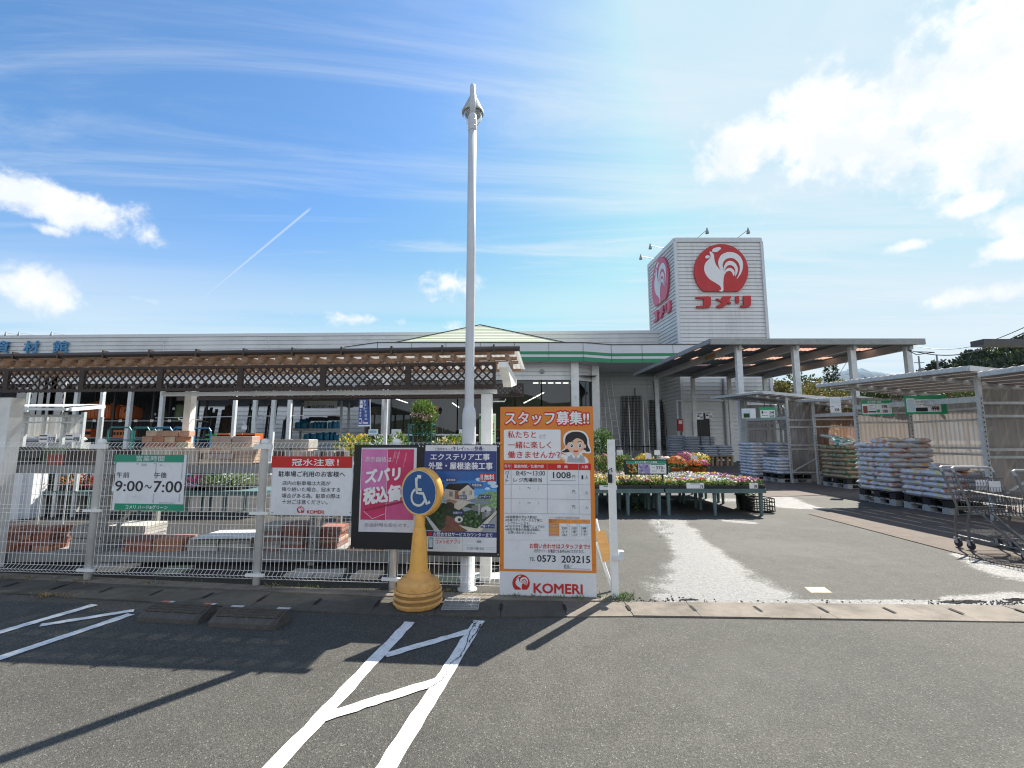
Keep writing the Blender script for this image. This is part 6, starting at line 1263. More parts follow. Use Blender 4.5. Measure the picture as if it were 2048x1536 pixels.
b.use(LEAFS[2]).tube([(x, 9.7, 0), (x + .02, 9.7, .2), (x - .02, 9.7, .42)], .006, 5); tag(b.build('weed_plant'), 'tall weed growing through the paving under the flower tables', 'weed')
# tables behind the fence
lx = [-11.6, -9.9, -8.2, -6.5, -4.85]
for i in range(4): flower_table(lx[i], lx[i + 1] - .02, 9.2, 10.1, .5, ['leftmost', 'second', 'third', 'rightmost'][i] + ' pale teal flower table of the row seen through the fence')
for i, (px, Y, hgt, rad, ms, lab) in enumerate(((105, 9.5, .3, .3, LEAFS[2:3], 'dark leaved pot plant on the left fence side table'), (150, 9.5, .25, .25, [PET['orange']] + LEAFS[2:3], 'orange tinted pot plant beside the dark leaved one'), (180, 9.6, .22, .25, [LEAFS[2], PET['red']], 'reddish bedding plant near the first fence post'), (395, 9.5, .2, .3, [LEAFS[2], PET['magenta']], 'dark purple bedding plant right of the opening hours sign'), (430, 9.5, .25, .32, LEAFS[:2], 'green bedding plant on the table right of the hours sign'), (462, 9.6, .28, .3, [LEAFS[1], LEAFS[3], PET['white']], 'white variegated plant near the table end'), (484, 9.8, .3, .25, LEAFS[1:2] + LEAFS[3:], 'bright leafy plant at the end of the fence side tables'))):
    x = at(px, 970, Y).x; t = thing('potted_plant', lab, 'plant', (x, Y, .5)); b = MB(BLACK); b.box(x - rad, x + rad, Y - .2, Y + .2, .502, .56); b.build('tray', t); b = MB(); leaf_cloud(b, (x, Y, .58 + hgt * .3), (rad, .25, hgt * .6), 360, ms, .07, .03); b.build('foliage', t)
for (px, Y, w_, h_, lab) in ((12, 8.9, .3, 1.05, 'tall white box behind the fence at the far left'), (50, 9.0, .16, 1.0, 'slimmer white box beside the tall one at far left')):
    x = at(px, 970, Y).x; b = MB(SIGNW); b.hexa([(x - w_, Y, 0), (x + w_, Y, 0), (x + w_, Y + .3, 0), (x - w_, Y + .3, 0), (x - w_ + .02, Y, h_), (x + w_ - .02, Y, h_), (x + w_ - .02, Y + .3, h_), (x - w_ + .02, Y + .3, h_)]); b.use(GREYM).box(x - w_ - .01, x + w_ + .01, Y - .01, Y + .31, h_ + .001, h_ + .03); tag(b.build('white_box'), lab, 'box')
# display counter with black panels and plants in front of it
YD = 14.0; x0, x1 = at(722, 880, YD).x, at(952, 880, YD).x; zc_ = at(840, 868, YD).z; cnt = thing('display_counter', 'long grey topped display counter with black panels behind the fence plants', 'counter', ((x0 + x1) / 2, YD, 0))
b = MB(GALV); b.box(x0, x1, YD - .05, YD + .9, zc_ - .05, zc_); b.build('counter_top', cnt); b = MB(BLACK); b.box(x0 + .1, x1 - .1, YD, YD + .03, at(840, 889, YD).z, zc_ - .05); b.build('front_panel', cnt); b = MB(GREYM); b.box(x0 + .05, x1 - .05, YD + .03, YD + .85, .3, .36)
for x in (x0 + .1, (x0 + x1) / 2, x1 - .1): b.box(x - .04, x + .04, YD + .04, YD + .12, .36, zc_ - .05); b.box(x - .04, x + .04, YD + .05, YD + .11, 0, .3)
b.build('frame', cnt)
for (a, c, lab) in ((737, 756, 'pale blue printed card on the left of the counter front'), (783, 802, 'white printed card with a grey picture on the counter front'), (918, 924, 'narrow pale card at the right end of the counter front')):
    P = Panel((at(a, 875, YD - .015).x, YD - .015, 0), (1, 0, 0)); t = thing('info_card', lab, 'card', at(a, 868, YD - .015)); P.slab(a, 856 + 2.5, c, 868.5, SIGNW, .004, 'card'); P.rect(a + 2, 861, c - 3, 866, PALE if a != 737 else mat('print_pale_blue', (.25, .5, .6), .5), 2); P.finish(t)
for i, (px, Y, zt_, rad, ms, lab) in enumerate(((702, 10.5, 1.62, .35, [LEAFS[3], LEAFS[1], PET['yellow']], 'yellow leaved bush at the left of the counter plants'), (722, 11, 1.60, .28, [LEAFS[3], PET['yellow']], 'bright yellow green bush left of the counter'), (745, 10.8, 1.58, .42, LEAFS[:2], 'mid green bush in front of the counter left part'), (775, 10.6, 1.60, .4, LEAFS[:2] + [PET['white']], 'white speckled bush in front of the second card'), (798, 11.2, 1.64, .25, LEAFS[1:2] + LEAFS[3:], 'light green plant left of the teal cage'), (885, 11, 1.56, .3, [LEAFS[0], PET['cream']], 'cream flowered plant right of the teal cage'), (908, 10.8, 1.58, .32, LEAFS[:2] + [PET['yellow']], 'yellow dotted plant left of the lamp post'), (922, 11.1, 1.60, .24, LEAFS[1:2] + LEAFS[3:], 'pale green plant close to the lamp post'))):
    x = at(px, 870, Y).x; t = thing('shrub', lab, 'shrub', (x, Y, 0)); b = MB(BLACK); b.lathe([(.15, 0), (.2, .35), (.17, .35)], (x, Y, 0), 14); b.build('pot', t); b = MB(LEAFS[2]); b.tube([(x, Y, .3), (x + .03, Y, .8), (x, Y, zt_ - .2)], [.02, .015, .008], 6); b.build('stem', t); b = MB(); leaf_cloud(b, (x, Y, zt_ - .36), (rad, rad, .38), 520, ms, .09, .04); b.build('foliage', t)
# caged shrub
YQ = 10.2; x0, x1 = at(817, 860, YQ).x, at(863, 860, YQ).x; zt_ = at(840, 848, YQ).z; zm = at(840, 867, YQ).z; t = thing('cage_trolley', 'teal tube cage trolley around the tall flowering shrub', 'trolley', ((x0 + x1) / 2, YQ, 0))
for y in (YQ, YQ + .5):
    b = MB(TEAL); b.tube([(x0, y, .1), (x0, y, zt_), (x1, y, zt_), (x1, y, .1)], .016, 8)
    b.tube([(x0, y, zm), (x1, y, zm)], .012, 6)
    for k in range(1, 5): xx = x0 + (x1 - x0) * k / 5; b.tube([(xx, y, .3), (xx, y, zt_)], .005, 5)
    b.build('cage_side', t)
b = MB(TEAL); b.box(x0, x1, YQ - .01, YQ + .51, .08, .12)
for xx in (x0, x1): b.tube([(xx, YQ, zt_), (xx, YQ + .5, zt_)], .012, 6); b.tube([(xx, YQ, zm), (xx, YQ + .5, zm)], .012, 6)
b.build('platform', t)
xc = (x0 + x1) / 2 + .03; t = thing('shrub', 'tall bushy green shrub with pale pink blooms rising from the teal cage', 'shrub', (xc, YQ + .25, .12)); b = MB(BLACK); b.lathe([(.16, .12), (.22, .55), (.19, .55)], (xc, YQ + .25, 0), 16); b.build('pot', t); b = MB(mat('bark', (.10, .07, .05), .8, var=.3, scale=20))
for k in range(6): b.tube([(xc, YQ + .25, .5), (xc + R.uniform(-.1, .1), YQ + .25 + R.uniform(-.1, .1), 1.3), (xc + R.uniform(-.25, .25), YQ + .25 + R.uniform(-.2, .2), 2.1)], [.015, .012, .006], 6)
b.build('stem', t); b = MB(); zf_ = at(840, 825, YQ).z; leaf_cloud(b, (xc, YQ + .25, zf_ - .02), (.29, .26, .29), 900, LEAFS[:2] + LEAFS[3:], .11, .03, .5, .9); leaf_cloud(b, (xc, YQ + .25, zf_ - .4), (.22, .2, .25), 300, LEAFS[:3], .09, .04); b.build('foliage', t)
b = MB(mat('petal_pale_pink', (.62, .42, .38), .5)); b.smooth = False
for (px, py) in ((836, 831), (844, 829), (859, 832), (826, 830), (851, 838)): c = at(px, py, YQ + .02); leaf_cloud(b, c, (.05, .04, .05), 40, [MC['petal_pale_pink']], .035, .03, .4)
b.build('blossoms', t)
x = at(1203, 880, 14.5).x; t = thing('shrub', 'dark green shrub in a pot behind the right edge of the orange board', 'shrub', (x, 14.5, 0)); b = MB(BLACK); b.lathe([(.2, 0), (.26, .45), (.22, .45)], (x, 14.5, 0), 14); b.build('pot', t); b = MB(); leaf_cloud(b, (x, 14.5, 1.35), (.38, .35, .5), 900, LEAFS[:3], .1, .045); b.build('foliage', t)
# green poster stand by the lamp, balloon in the window
P = Panel((at(975, 860, 5.25).x, 5.25, 0), (1, 0, 0), (500, 640, 3.938)); t = thing('poster_stand', 'narrow pale green poster stand between the lamp post and orange board', 'poster', at(976, 890, 5.25)); PGR = mat('poster_pale_green', (.42, .58, .36), .45)
P.slab(1806, 738, 1936, 970, PGR, .01, 'sheet'); P.rect(1806, 738, 1936, 752, SIGNW); P.rect(1808, 755, 1900, 782, mat('poster_deep_green', (.03, .16, .08), .45)); P.rect(1820, 790, 1868, 858, SIGNW, 2); P.rect(1824, 794, 1864, 805, RED2, 3); P.disc(1844, 832, 16, RED2, 3); P.disc(1844, 832, 9, SIGNW, 4); P.rect(1876, 812, 1920, 858, RED2, 2); P.rect(1880, 834, 1916, 837, SIGNW, 3); P.rect(1897, 815, 1899, 855, SIGNW, 3); P.text('ポイント', 1836, 908, 1915, 926, INK, 3, .02)
for y in (872, 892): P.rect(1822, y, 1925, y + 8, LEAFS[2], 2)
P.finish(t); b = MB(GALV); p = at(975, 880, 5.27); b.box(p.x - .012, p.x + .012, 5.255, 5.275, 0, p.z + .1); b.box(p.x - .15, p.x + .15, 5.15, 5.38, 0, .02); b.build('stand', t)
b = MB(mat('orange_balloon', (.8, .18, .03), .35)); b.smooth = True; c = at(872, 818, YB - .9); b.lathe([(.02, -.30), (.06, -.22), (.13, -.08), (.15, .05), (.12, .16), (.05, .22), (.01, .23)], c, 16); b.smooth = False; b.use(GALV).tube([c + Vector((0, 0, -.3)), c + Vector((.1, .1, -1.2)), (c.x + .1, c.y + .1, .01)], .006, 4); tag(b.build('balloon'), 'small orange balloon on a string in front of the shop window', 'balloon')

# ================================================================== bag shelters on the right
POLYC = mat('polycarbonate_sheet', (.30, .275, .26), .35, var=.10, scale=3, stretch=(3, 3, .3), alpha=.84, trans=.42, dirt='#4a3d34', dirtamt=.3)
POLYB = mat('brown_polycarbonate_sheet', (.28, .17, .12), .35, var=.15, scale=3, alpha=.85, trans=.5)
ROOFP = mat('shelter_roof_board', (.34, .32, .32), .6, var=.12, scale=3, dirt='#5b4a44', dirtamt=.4); ROOFT = mat('shelter_roof_sheet', (.74, .70, .68), .5, var=.1, alpha=.8, trans=.85)
def rib_sheet(P0, P1, z0, z1, m, name, parent, ribs=None):
    d = P1 - P0; n = ribs or max(8, int(d.length / .055)); nrm = Vector((d.y, -d.x, 0)).normalized(); vs = []
    for k in range(n + 1): p = P0.lerp(P1, k / n) + nrm * (.012 if k % 2 else 0); vs += [p + Zv(z0), p + Zv(z1)]
    b = MB(m); b.add(vs, [(2 * k, 2 * k + 2, 2 * k + 3, 2 * k + 1) for k in range(n)]); return b.build(name, parent)
def shelter(x0, x1, y0, y1, zN, zF, label, over=.6, drop=.20, polyc=POLYC, dn=.45, df=.5, back=True, near=True, lowroof=False):
    t = thing('bag_shelter', label, 'shelter', ((x0 + x1) / 2, (y0 + y1) / 2, 0)); V3 = Vector
    ze = lambda y: zN + (zF - zN) * (y - y0) / (y1 - y0)
    for x in (x0, x1):
        for y in (y0, y1):
            b = MB(GALV); b.bar((x, y, 0), (x, y, ze(y) - .12 - (drop if x == x1 else 0)), .07, .07, (0, 1, 0)); b.use(SLOT)
            for k in range(24): z = .2 + k * .09; b.add([(x - .012, y - .037, z), (x + .012, y - .037, z), (x + .012, y - .037, z + .03), (x - .012, y - .037, z + .03)], [(0, 1, 2, 3)])
            b.use(GALV).box(x - .08, x + .08, y - .06, y + .06, 0.001, .012); b.build('post', t)
    b = MB(GALV)
    for z in (.38, 1.18, 1.32, 1.95, 2.2):
        if near: b.bar((x0, y0 - .03, z), (x1, y0 - .03, z), .03, .05)
        b.bar((x1 - .04, y0, z), (x1 - .04, y1, z), .03, .05); b.bar((x0, y1 - .03, z), (x1, y1 - .03, z), .03, .05)
    b.bar((x0, y0, 2.28), (x0, y1, 2.28 + (zF - zN) * .5), .04, .11)
    if near: b.bar((x0 + .05, y0 - .05, .42), (x1 - .05, y0 - .05, 1.14), .03, .04)
    b.bar((x0 + .05, y1 - .05, .42), (x1 - .05, y1 - .05, 1.14), .03, .04); b.build('frame', t)
    if near: rib_sheet(V3((x0 + .03, y0 + .02, 0)), V3((x1 - .02, y0 + .02, 0)), .3, zN - .35, polyc, 'side_sheet', t)
    rib_sheet(V3((x0 + .03, y1 + .02, 0)), V3((x1 - .02, y1 + .02, 0)), .3, zF - .35, polyc, 'side_sheet', t)
    if back: rib_sheet(V3((x1 + .01, y0 + .02, 0)), V3((x1 + .01, y1 - .02, 0)), .3, min(zN, zF) - drop - .15, polyc, 'back_sheet', t)
    # roof: boards along the length with daylight gaps, ribbed sheet above
    xa, xb, ya, yb = x0 - over, x1 + .35, y0 - dn, y1 + df; zr = lambda x, y: ze(y) - drop * (x - xa) / (xb - xa) * 1.3
    b = MB(ROOFP); nb_ = 7
    for k in range(nb_):
        xs0, xs1 = xa + (xb - xa) * k / nb_, xa + (xb - xa) * (k + .84) / nb_; b.hexa([(xs0, ya, zr(xs0, ya) - .02), (xs1, ya, zr(xs1, ya) - .02), (xs1, yb, zr(xs1, yb) - .02), (xs0, yb, zr(xs0, yb) - .02), (xs0, ya, zr(xs0, ya)), (xs1, ya, zr(xs1, ya)), (xs1, yb, zr(xs1, yb)), (xs0, yb, zr(xs0, yb))])
    b.use(GALV).bar((xa - .02, ya, zr(xa, ya)), (xa - .02, yb, zr(xa, yb)), .04, .09); b.bar((xa, ya - .02, zr(xa, ya)), (xb, ya - .02, zr(xb, ya)), .04, .10)
    for f in (.25, .75): y = ya + (yb - ya) * f; b.bar((xa + .05, y, zr(xa, y) - .07), (xb, y, zr(xb, y) - .07), .05, .08)
    b.build('roof', t); n = 46; vs = []
    for k in range(n + 1): y = ya + (yb - ya) * k / n; o = .035 + (.016 if k % 2 else 0); vs += [(xa - .05, y, zr(xa, y) + o), (xb, y, zr(xb, y) + o)]
    b = MB(ROOFT); b.add(vs, [(2 * k, 2 * k + 1, 2 * k + 3, 2 * k + 2) for k in range(n)]); b.build('roof_sheet', t); return t
shelter(8.95, 10.35, 8.75, 11.95, 2.82, 2.95, 'nearer galvanised shelter with ribbed clear sheets over the white soil bags')
shelter(9.75, 11.15, 16.25, 19.1, 3.18, 3.30, 'farther galvanised shelter with ribbed clear sheets under the carport edge', over=.95, dn=.2, df=1.0)
shelter(10.35, 11.95, 13.8, 15.75, 2.75, 2.85, 'middle shelter with brown ribbed sheets over the tan bags', polyc=POLYB, near=False, over=.25)
shelter(8.95, 10.35, 4.6, 7.75, 2.66, 2.66, 'nearest shelter at the right picture edge with a dark roof', near=False, dn=.3, df=.35)
# eave of a further canopy at the right edge
b = MB(mat('dark_eave', (.07, .07, .075), .5)); p = at(1960, 684, 11.5); b.box(p.x, p.x + 6, 11.4, 11.75, p.z - .09, p.z + .06); can = thing('side_canopy', 'dark flat canopy roof reaching in at the upper right edge', 'canopy', (p.x + 3, 13, 0)); b.build('roof', can); b = MB(WHITE2); b.box(p.x + 5.2, p.x + 5.35, 11.6, 11.75, 0, p.z - .1); b.build('post', can)
# downpipe between the shelters
b = MB(mat('grey_pipe', (.10, .10, .105), .45)); x = at(1655, 900, 16.0).x; b.tube([(x + .25, 16.05, 2.9), (x + .2, 16.05, 2.75), (x, 16.05, 2.6), (x - .02, 16.05, .02)], .05, 10); tag(b.build('downpipe'), 'dark grey rain downpipe at the near corner of the farther shelter', 'pipe')
# pallets
PLW = mat('pallet_plastic', (.36, .37, .37), .6, var=.15, scale=8, dirt='#4a4640', dirtamt=.4); PLB = mat('pallet_black', (.02, .02, .021), .6, var=.2); PLWD = mat('pallet_wood', (.30, .22, .14), .8, var=.25, scale=8, stretch=(1, 8, 1))
PALM = {}
def pallet(loc, m, label, h=.145, w=1.1):
    if (m.name, h) not in PALM:
        b = MB(m); q = w / 2
        for k in range(7): y = -q + .0 + k * (w - .11) / 6; b.box(-q, q, y, y + .12, h - .022, h)
        b.box(-q, q, -q, q, 0.0, .018)
        for x in (-q, -.08, q - .16):
            for y in (-q, -.09, q - .18): b.box(x + .001, x + .159, y + .001, y + .179, .018, h - .022)
        o = b.build('pallet', None, (0, 0, 0)); PALM[(m.name, h)] = o
    else: o = PALM[(m.name, h)].copy(); COL.objects.link(o)
    o.location = loc; return tag(o, label, 'pallet', 'pallets under the bags')
# soil bags
def bag_mat(name, base, prints, cover=.5):
    m = bpy.data.materials.new(name); m.use_nodes = True; t = m.node_tree; bs = t.nodes['Principled BSDF']; bs.inputs['Roughness'].default_value = .38
    tcn = t.nodes.new('ShaderNodeTexCoord'); oi = t.nodes.new('ShaderNodeObjectInfo'); sp_ = t.nodes.new('ShaderNodeSeparateXYZ'); t.links.new(tcn.outputs['Object'], sp_.inputs[0])
    def mt(op, a, b_=None):
        n = t.nodes.new('ShaderNodeMath'); n.operation = op
        for i, x in enumerate((a, b_)):
            if x is None: continue
            if isinstance(x, (int, float)): n.inputs[i].default_value = x
            else: t.links.new(x, n.inputs[i])
        return n.outputs[0]
    cmb = t.nodes.new('ShaderNodeVectorMath'); cmb.operation = 'ADD'; t.links.new(tcn.outputs['Object'], cmb.inputs[0]); cc = t.nodes.new('ShaderNodeCombineXYZ'); t.links.new(mt('MULTIPLY', oi.outputs['Random'], 3.0), cc.inputs[0]); t.links.new(cc.outputs[0], cmb.inputs[1])
    vz = t.nodes.new('ShaderNodeTexVoronoi'); vz.inputs['Scale'].default_value = 11; t.links.new(tcn.outputs['Object'], vz.inputs['Vector']); se = t.nodes.new('ShaderNodeSeparateColor'); t.links.new(vz.outputs['Color'], se.inputs[0])
    cr = t.nodes.new('ShaderNodeValToRGB'); cr.color_ramp.interpolation = 'CONSTANT'; els = cr.color_ramp.elements; n = len(prints)
    for i, c in enumerate(prints):
        e = els[i] if i < 2 else els.new(i / n); e.position = i / n; e.color = c + (1,)
    t.links.new(se.outputs[0], cr.inputs[0])
    msk = mt('MULTIPLY', mt('LESS_THAN', mt('ABSOLUTE', sp_.outputs[0]), .19), mt('LESS_THAN', mt('ABSOLUTE', sp_.outputs[1]), .125 + .06 * cover)); top = mt('GREATER_THAN', sp_.outputs[2], .058); msk = mt('MULTIPLY', mt('MAXIMUM', msk, mt('GREATER_THAN', se.outputs[1], .68)), top)
    edge = mt('MULTIPLY', mt('GREATER_THAN', mt('ABSOLUTE', sp_.outputs[0]), .12), mt('GREATER_THAN', se.outputs[1], .75)); msk = mt('MAXIMUM', msk, mt('MULTIPLY', edge, .6))
    nz = t.nodes.new('ShaderNodeTexNoise'); nz.inputs['Scale'].default_value = 6; nz.inputs['Detail'].default_value = 5; t.links.new(cmb.outputs[0], nz.inputs['Vector'])
    mx = t.nodes.new('ShaderNodeMix'); mx.data_type = 'RGBA'; mx.inputs[6].default_value = tuple(c * .86 for c in base) + (1,); mx.inputs[7].default_value = base + (1,); t.links.new(nz.outputs['Fac'], mx.inputs[0])
    m2 = t.nodes.new('ShaderNodeMix'); m2.data_type = 'RGBA'; t.links.new(msk, m2.inputs[0]); t.links.new(mx.outputs[2], m2.inputs[6]); t.links.new(cr.outputs[0], m2.inputs[7]); t.links.new(m2.outputs[2], bs.inputs['Base Color'])
    nb = t.nodes.new('ShaderNodeTexNoise'); nb.inputs['Scale'].default_value = 16; nb.inputs['Detail'].default_value = 3; nb.inputs['Distortion'].default_value = 1.2; t.links.new(cmb.outputs[0], nb.inputs['Vector']); bp = t.nodes.new('ShaderNodeBump'); bp.inputs['Strength'].default_value = .55; bp.inputs['Distance'].default_value = .03; t.links.new(nb.outputs['Fac'], bp.inputs['Height']); t.links.new(bp.outputs[0], bs.inputs['Normal'])
    return m
BAGW = bag_mat('white_soil_bag', (.56, .59, .66), [(.62, .36, .22), (.45, .12, .08), (.10, .20, .05), (.70, .55, .08), (.7, .62, .55), (.55, .25, .15)])
BAGG = bag_mat('grey_soil_bag', (.40, .45, .52), [(.34, .38, .44), (.44, .5, .56), (.3, .34, .4)], .2)
BAGB = bag_mat('blue_white_bag', (.66, .68, .74), [(.35, .40, .58), (.7, .7, .74), (.55, .40, .28), (.62, .64, .70), (.7, .66, .6)])
BAGT = bag_mat('tan_soil_bag', (.42, .32, .21), [(.03, .22, .15), (.45, .36, .25), (.4, .3, .2), (.05, .2, .12)])
BAGE = bag_mat('green_white_bag', (.62, .62, .58), [(.02, .25, .18), (.65, .65, .6), (.05, .3, .25), (.5, .42, .3)])
BAGM = {}
def bag_mesh(m, lx_, ly_, h, v):
    k = (m.name, round(lx_, 2), round(ly_, 2), v)
    if k in BAGM: return BAGM[k]
    rr = random.Random(hash(k[1:]) & 0xffff); nx_, ny_ = 14, 10; b = MB(m); b.smooth = True; ph = [rr.uniform(0, 6.28) for _ in range(6)]
    def prof(u, w):  # 0 at the seam, 1 inside
        a = 1 - abs(u) ** 4.5; c = 1 - abs(w) ** 4.5; return max(0, a * c) ** .36
    for sgn in (1, -1):
        vs = []
        for i in range(nx_ + 1):
            for j in range(ny_ + 1):
                u, w = -1 + 2 * i / nx_, -1 + 2 * j / ny_; u = math.sin(u * math.pi / 2) * .5 + u * .5; w = math.sin(w * math.pi / 2) * .5 + w * .5
                wr = .07 * math.sin(7 * u + ph[0] + 2 * w) * (1 - w * w) + .06 * math.sin(9 * w + ph[1] + 3 * u) + .08 * math.sin(3 * u + ph[2]) * math.sin(4 * w + ph[3]); p_ = prof(u, w)
                z = h * .5 + sgn * h * .52 * p_ * (1 + (wr if sgn > 0 else 0)) - h * .12 * (abs(u) ** 6)
                vs.append((u * lx_ / 2 * (1 - .03 * math.sin(5 * w + ph[4]) * abs(u)), w * ly_ / 2 * (1 - .04 * math.sin(6 * u + ph[5]) * abs(w)), max(0, z)))
        f = [(i * (ny_ + 1) + j, (i + 1) * (ny_ + 1) + j, (i + 1) * (ny_ + 1) + j + 1, i * (ny_ + 1) + j + 1) for i in range(nx_) for j in range(ny_)]
        b.add(vs, f if sgn > 0 else [tuple(reversed(q)) for q in f])
    o = b.build('bag', None, (0, 0, 0)); BAGM[k] = o.data; bpy.data.objects.remove(o); return BAGM[k]
ORD = ['first', 'second', 'third', 'fourth', 'fifth', 'sixth', 'seventh', 'eighth', 'ninth', 'tenth', 'eleventh', 'twelfth', 'thirteenth']
NB_ = [0]
def bag_stack(cx, cy, z0, layers, m, col, where, group, h=.113, deep=2, wid=1.06, dep=1.0):
    """front face looks toward -X; each layer alternates two bags laid along and three laid across"""
    for k in range(layers):
        la = (k % 2 == 0); xs = 0
        for row in range(deep):
            two = la == (row % 2 == 0); n, dx = (2, .40) if two else (3, .58)
            for i in range(n):
                ly2 = wid / n; me = bag_mesh(m, (ly2 if two else .60) * 1.06, (.42 if two else ly2) * 1.06, h * 1.08, (k + i + row) % 4); o = bpy.data.objects.new('soil_bag', me); COL.objects.link(o)
                o.location = (cx - dep / 2 + xs + dx / 2 + R.uniform(-.02, .02), cy - wid / 2 + ly2 * (i + .5) + R.uniform(-.012, .012), z0 + k * h + R.uniform(0, .004)); o.rotation_euler = (R.uniform(-.02, .02), R.uniform(-.02, .02), (math.pi / 2 if two else 0) + R.uniform(-.04, .04) + (math.pi if R.random() < .5 else 0))
                tag(o, '%s, %s layer up %s' % (col, ORD[k], where), 'soil bag', group); NB_[0] += 1
            xs += dx
def loose(cx, cy, z, m, label, group, rz=0, tilt=(0, 0), lx_=.58, ly_=.4):
    o = bpy.data.objects.new('soil_bag', bag_mesh(m, lx_, ly_, .12, 1)); COL.objects.link(o); o.location = (cx, cy, z); o.rotation_euler = (tilt[0], tilt[1], rz); tag(o, label, 'soil bag', group)
X0 = 8.76
pallet((X0 + .55, 11.27, .001), PLW, 'grey plastic pallet on the ground under the tall white bag stack'); pallet((X0 + .55, 11.25, .148), PLB, 'black pallet between the tall bag stack and the grey pallet')
pallet((X0 + .55, 9.95, .001), PLW, 'grey plastic pallet on the ground under the low white bag stack'); pallet((X0 + .55, 9.93, .148), PLB, 'black pallet right under the low white bag stack')
bag_stack(X0 + .48, 11.25, .295, 10, BAGW, 'white printed bag', 'in the tall stack of the nearer shelter', 'white bags in the tall stack')
loose(X0 + .35, 11.2, 1.43, BAGW, 'white printed bag lying on top of the tall stack', 'top bags of the tall stack', .1, (.05, -.06)); loose(X0 + .75, 10.95, 1.42, BAGW, 'second white bag lying on top of the tall stack', 'top bags of the tall stack', 1.5, (0, .05))
bag_stack(X0 + .46, 9.93, .295, 5, BAGW, 'white printed bag', 'in the low stack beside the carts', 'white bags in the low stack')
loose(X0 + .7, 10.1, .86, BAGW, 'loose white bag at the back of the low stack', None, .3, (.04, .08)); loose(X0 + .3, 9.65, .86, BAGW, 'loose white bag at the front of the low stack', None, 1.4, (.0, .03))
pallet((X0 + .9, 7.2, .001), PLW, 'grey pallet behind the shopping carts'); bag_stack(X0 + .85, 7.2, .147, 6, BAGW, 'white printed bag', 'in the stack behind the carts', 'white bags behind the carts', deep=1, dep=.8)
pallet((9.98, 16.95, .001), PLW, 'grey pallet under the blue white bags by the shelter frame'); pallet((9.98, 16.95, .148), PLB, 'black pallet under the blue white bags'); bag_stack(9.92, 16.95, .295, 5, BAGB, 'white and blue bag', 'in the low stack of the farther shelter', 'white and blue bags')
pallet((9.7, 18.25, .001), PLW, 'grey pallet under the narrow tall stack of the farther shelter'); bag_stack(9.7, 18.25, .147, 11, BAGB, 'white bag', 'in the narrow tall stack of the farther shelter', 'white bags in the narrow tall stack', deep=1)
bag_stack(10.75, 18.3, .147, 11, BAGB, 'white bag', 'in the rear stack inside the farther shelter', 'white bags in the rear stack', deep=1); pallet((10.7, 18.3, .001), PLW, 'grey pallet under the rear stack in the farther shelter')
pallet((10.85, 14.9, .001), PLW, 'grey pallet under the tan bags'); pallet((10.85, 14.9, .148), PLB, 'black pallet under the tan bags'); bag_stack(10.8, 14.9, .295, 8, BAGT, 'tan soil bag', 'in the stack between the two shelters', 'tan bags', h=.13, deep=1, dep=1.0)
for i in range(5): loose(10.55 + .3 * (i % 2), 14.6 + .28 * i * .6, 1.345 + .10 * (i // 2), BAGE, ['leftmost', 'second', 'middle', 'fourth', 'topmost'][i] + ' green and white bag heaped on the tan bags', 'green and white bags', .4 * i, (.1, -.15))
for (px0, px1, ytop, Y, n_, lab) in ((1341, 1372, 871, 30.0, 15, 'left grey stack by the store door'), (1374, 1433, 873, 29.6, 15, 'wide grey stack by the store door')):
    a, c = at(px0, 900, Y), at(px1, 900, Y); zt_ = at(px0, ytop, Y).z; m2 = max(1, round((c.x - a.x) / .85)); hh_ = (zt_ - .15) / n_
    for j in range(m2):
        pallet((a.x + (c.x - a.x) * (j + .5) / m2, Y + .5, .001), PLWD, 'wooden pallet %d under the %s' % (j + 1, lab) if False else 'wooden pallet under the ' + lab)
        for k in range(n_):
            o = bpy.data.objects.new('soil_bag', bag_mesh(BAGG, (c.x - a.x) / m2 * 1.02, .7, hh_ * 1.06, k % 4)); COL.objects.link(o); o.location = (a.x + (c.x - a.x) * (j + .5) / m2 + R.uniform(-.05, .05), Y + .4, .147 + k * hh_); o.rotation_euler = (0, 0, R.uniform(-.04, .04) + (math.pi if k % 2 else 0)); tag(o, 'grey bag, layer of the ' + lab, 'soil bag', 'grey bags in the ' + lab)
Y = 27.0; a, c = at(1410, 920, Y), at(1470, 920, Y); zb_ = at(1440, 913, Y).z
for j in range(2):
    b = MB(PLWD); x0_, x1_ = a.x + (c.x - a.x) * j / 2, a.x + (c.x - a.x) * (j + .97) / 2; b.box(x0_, x1_, Y, Y + 1.0, zb_ - .03, zb_); b.box(x0_, x1_, Y, Y + 1, zb_ - .16, zb_ - .13)
    for x in (x0_ + .05, (x0_ + x1_) / 2, x1_ - .15): b.box(x, x + .1, Y + .01, Y + .99, zb_ - .13, zb_ - .03); b.box(x, x + .1, Y + .05, Y + .15, 0, zb_ - .16); b.box(x, x + .1, Y + .85, Y + .95, 0, zb_ - .16)
    tag(b.build('pallet_stand'), ['left', 'right'][j] + ' raised wooden pallet stand under the low grey bags', 'pallet')
    for k in range(5):
        o = bpy.data.objects.new('soil_bag', bag_mesh(BAGG, (c.x - a.x) / 2, .7, .135, k % 4)); COL.objects.link(o); o.location = ((x0_ + x1_) / 2 + R.uniform(-.06, .06), Y + .45, zb_ + .001 + k * .125); o.rotation_euler = (0, 0, R.uniform(-.05, .05)); tag(o, 'grey bag, %s layer of the low %s grey stack on a raised pallet' % (ORD[k], ['left', 'right'][j]), 'soil bag', 'grey bags on the raised pallets')
print('BAGS', NB_)
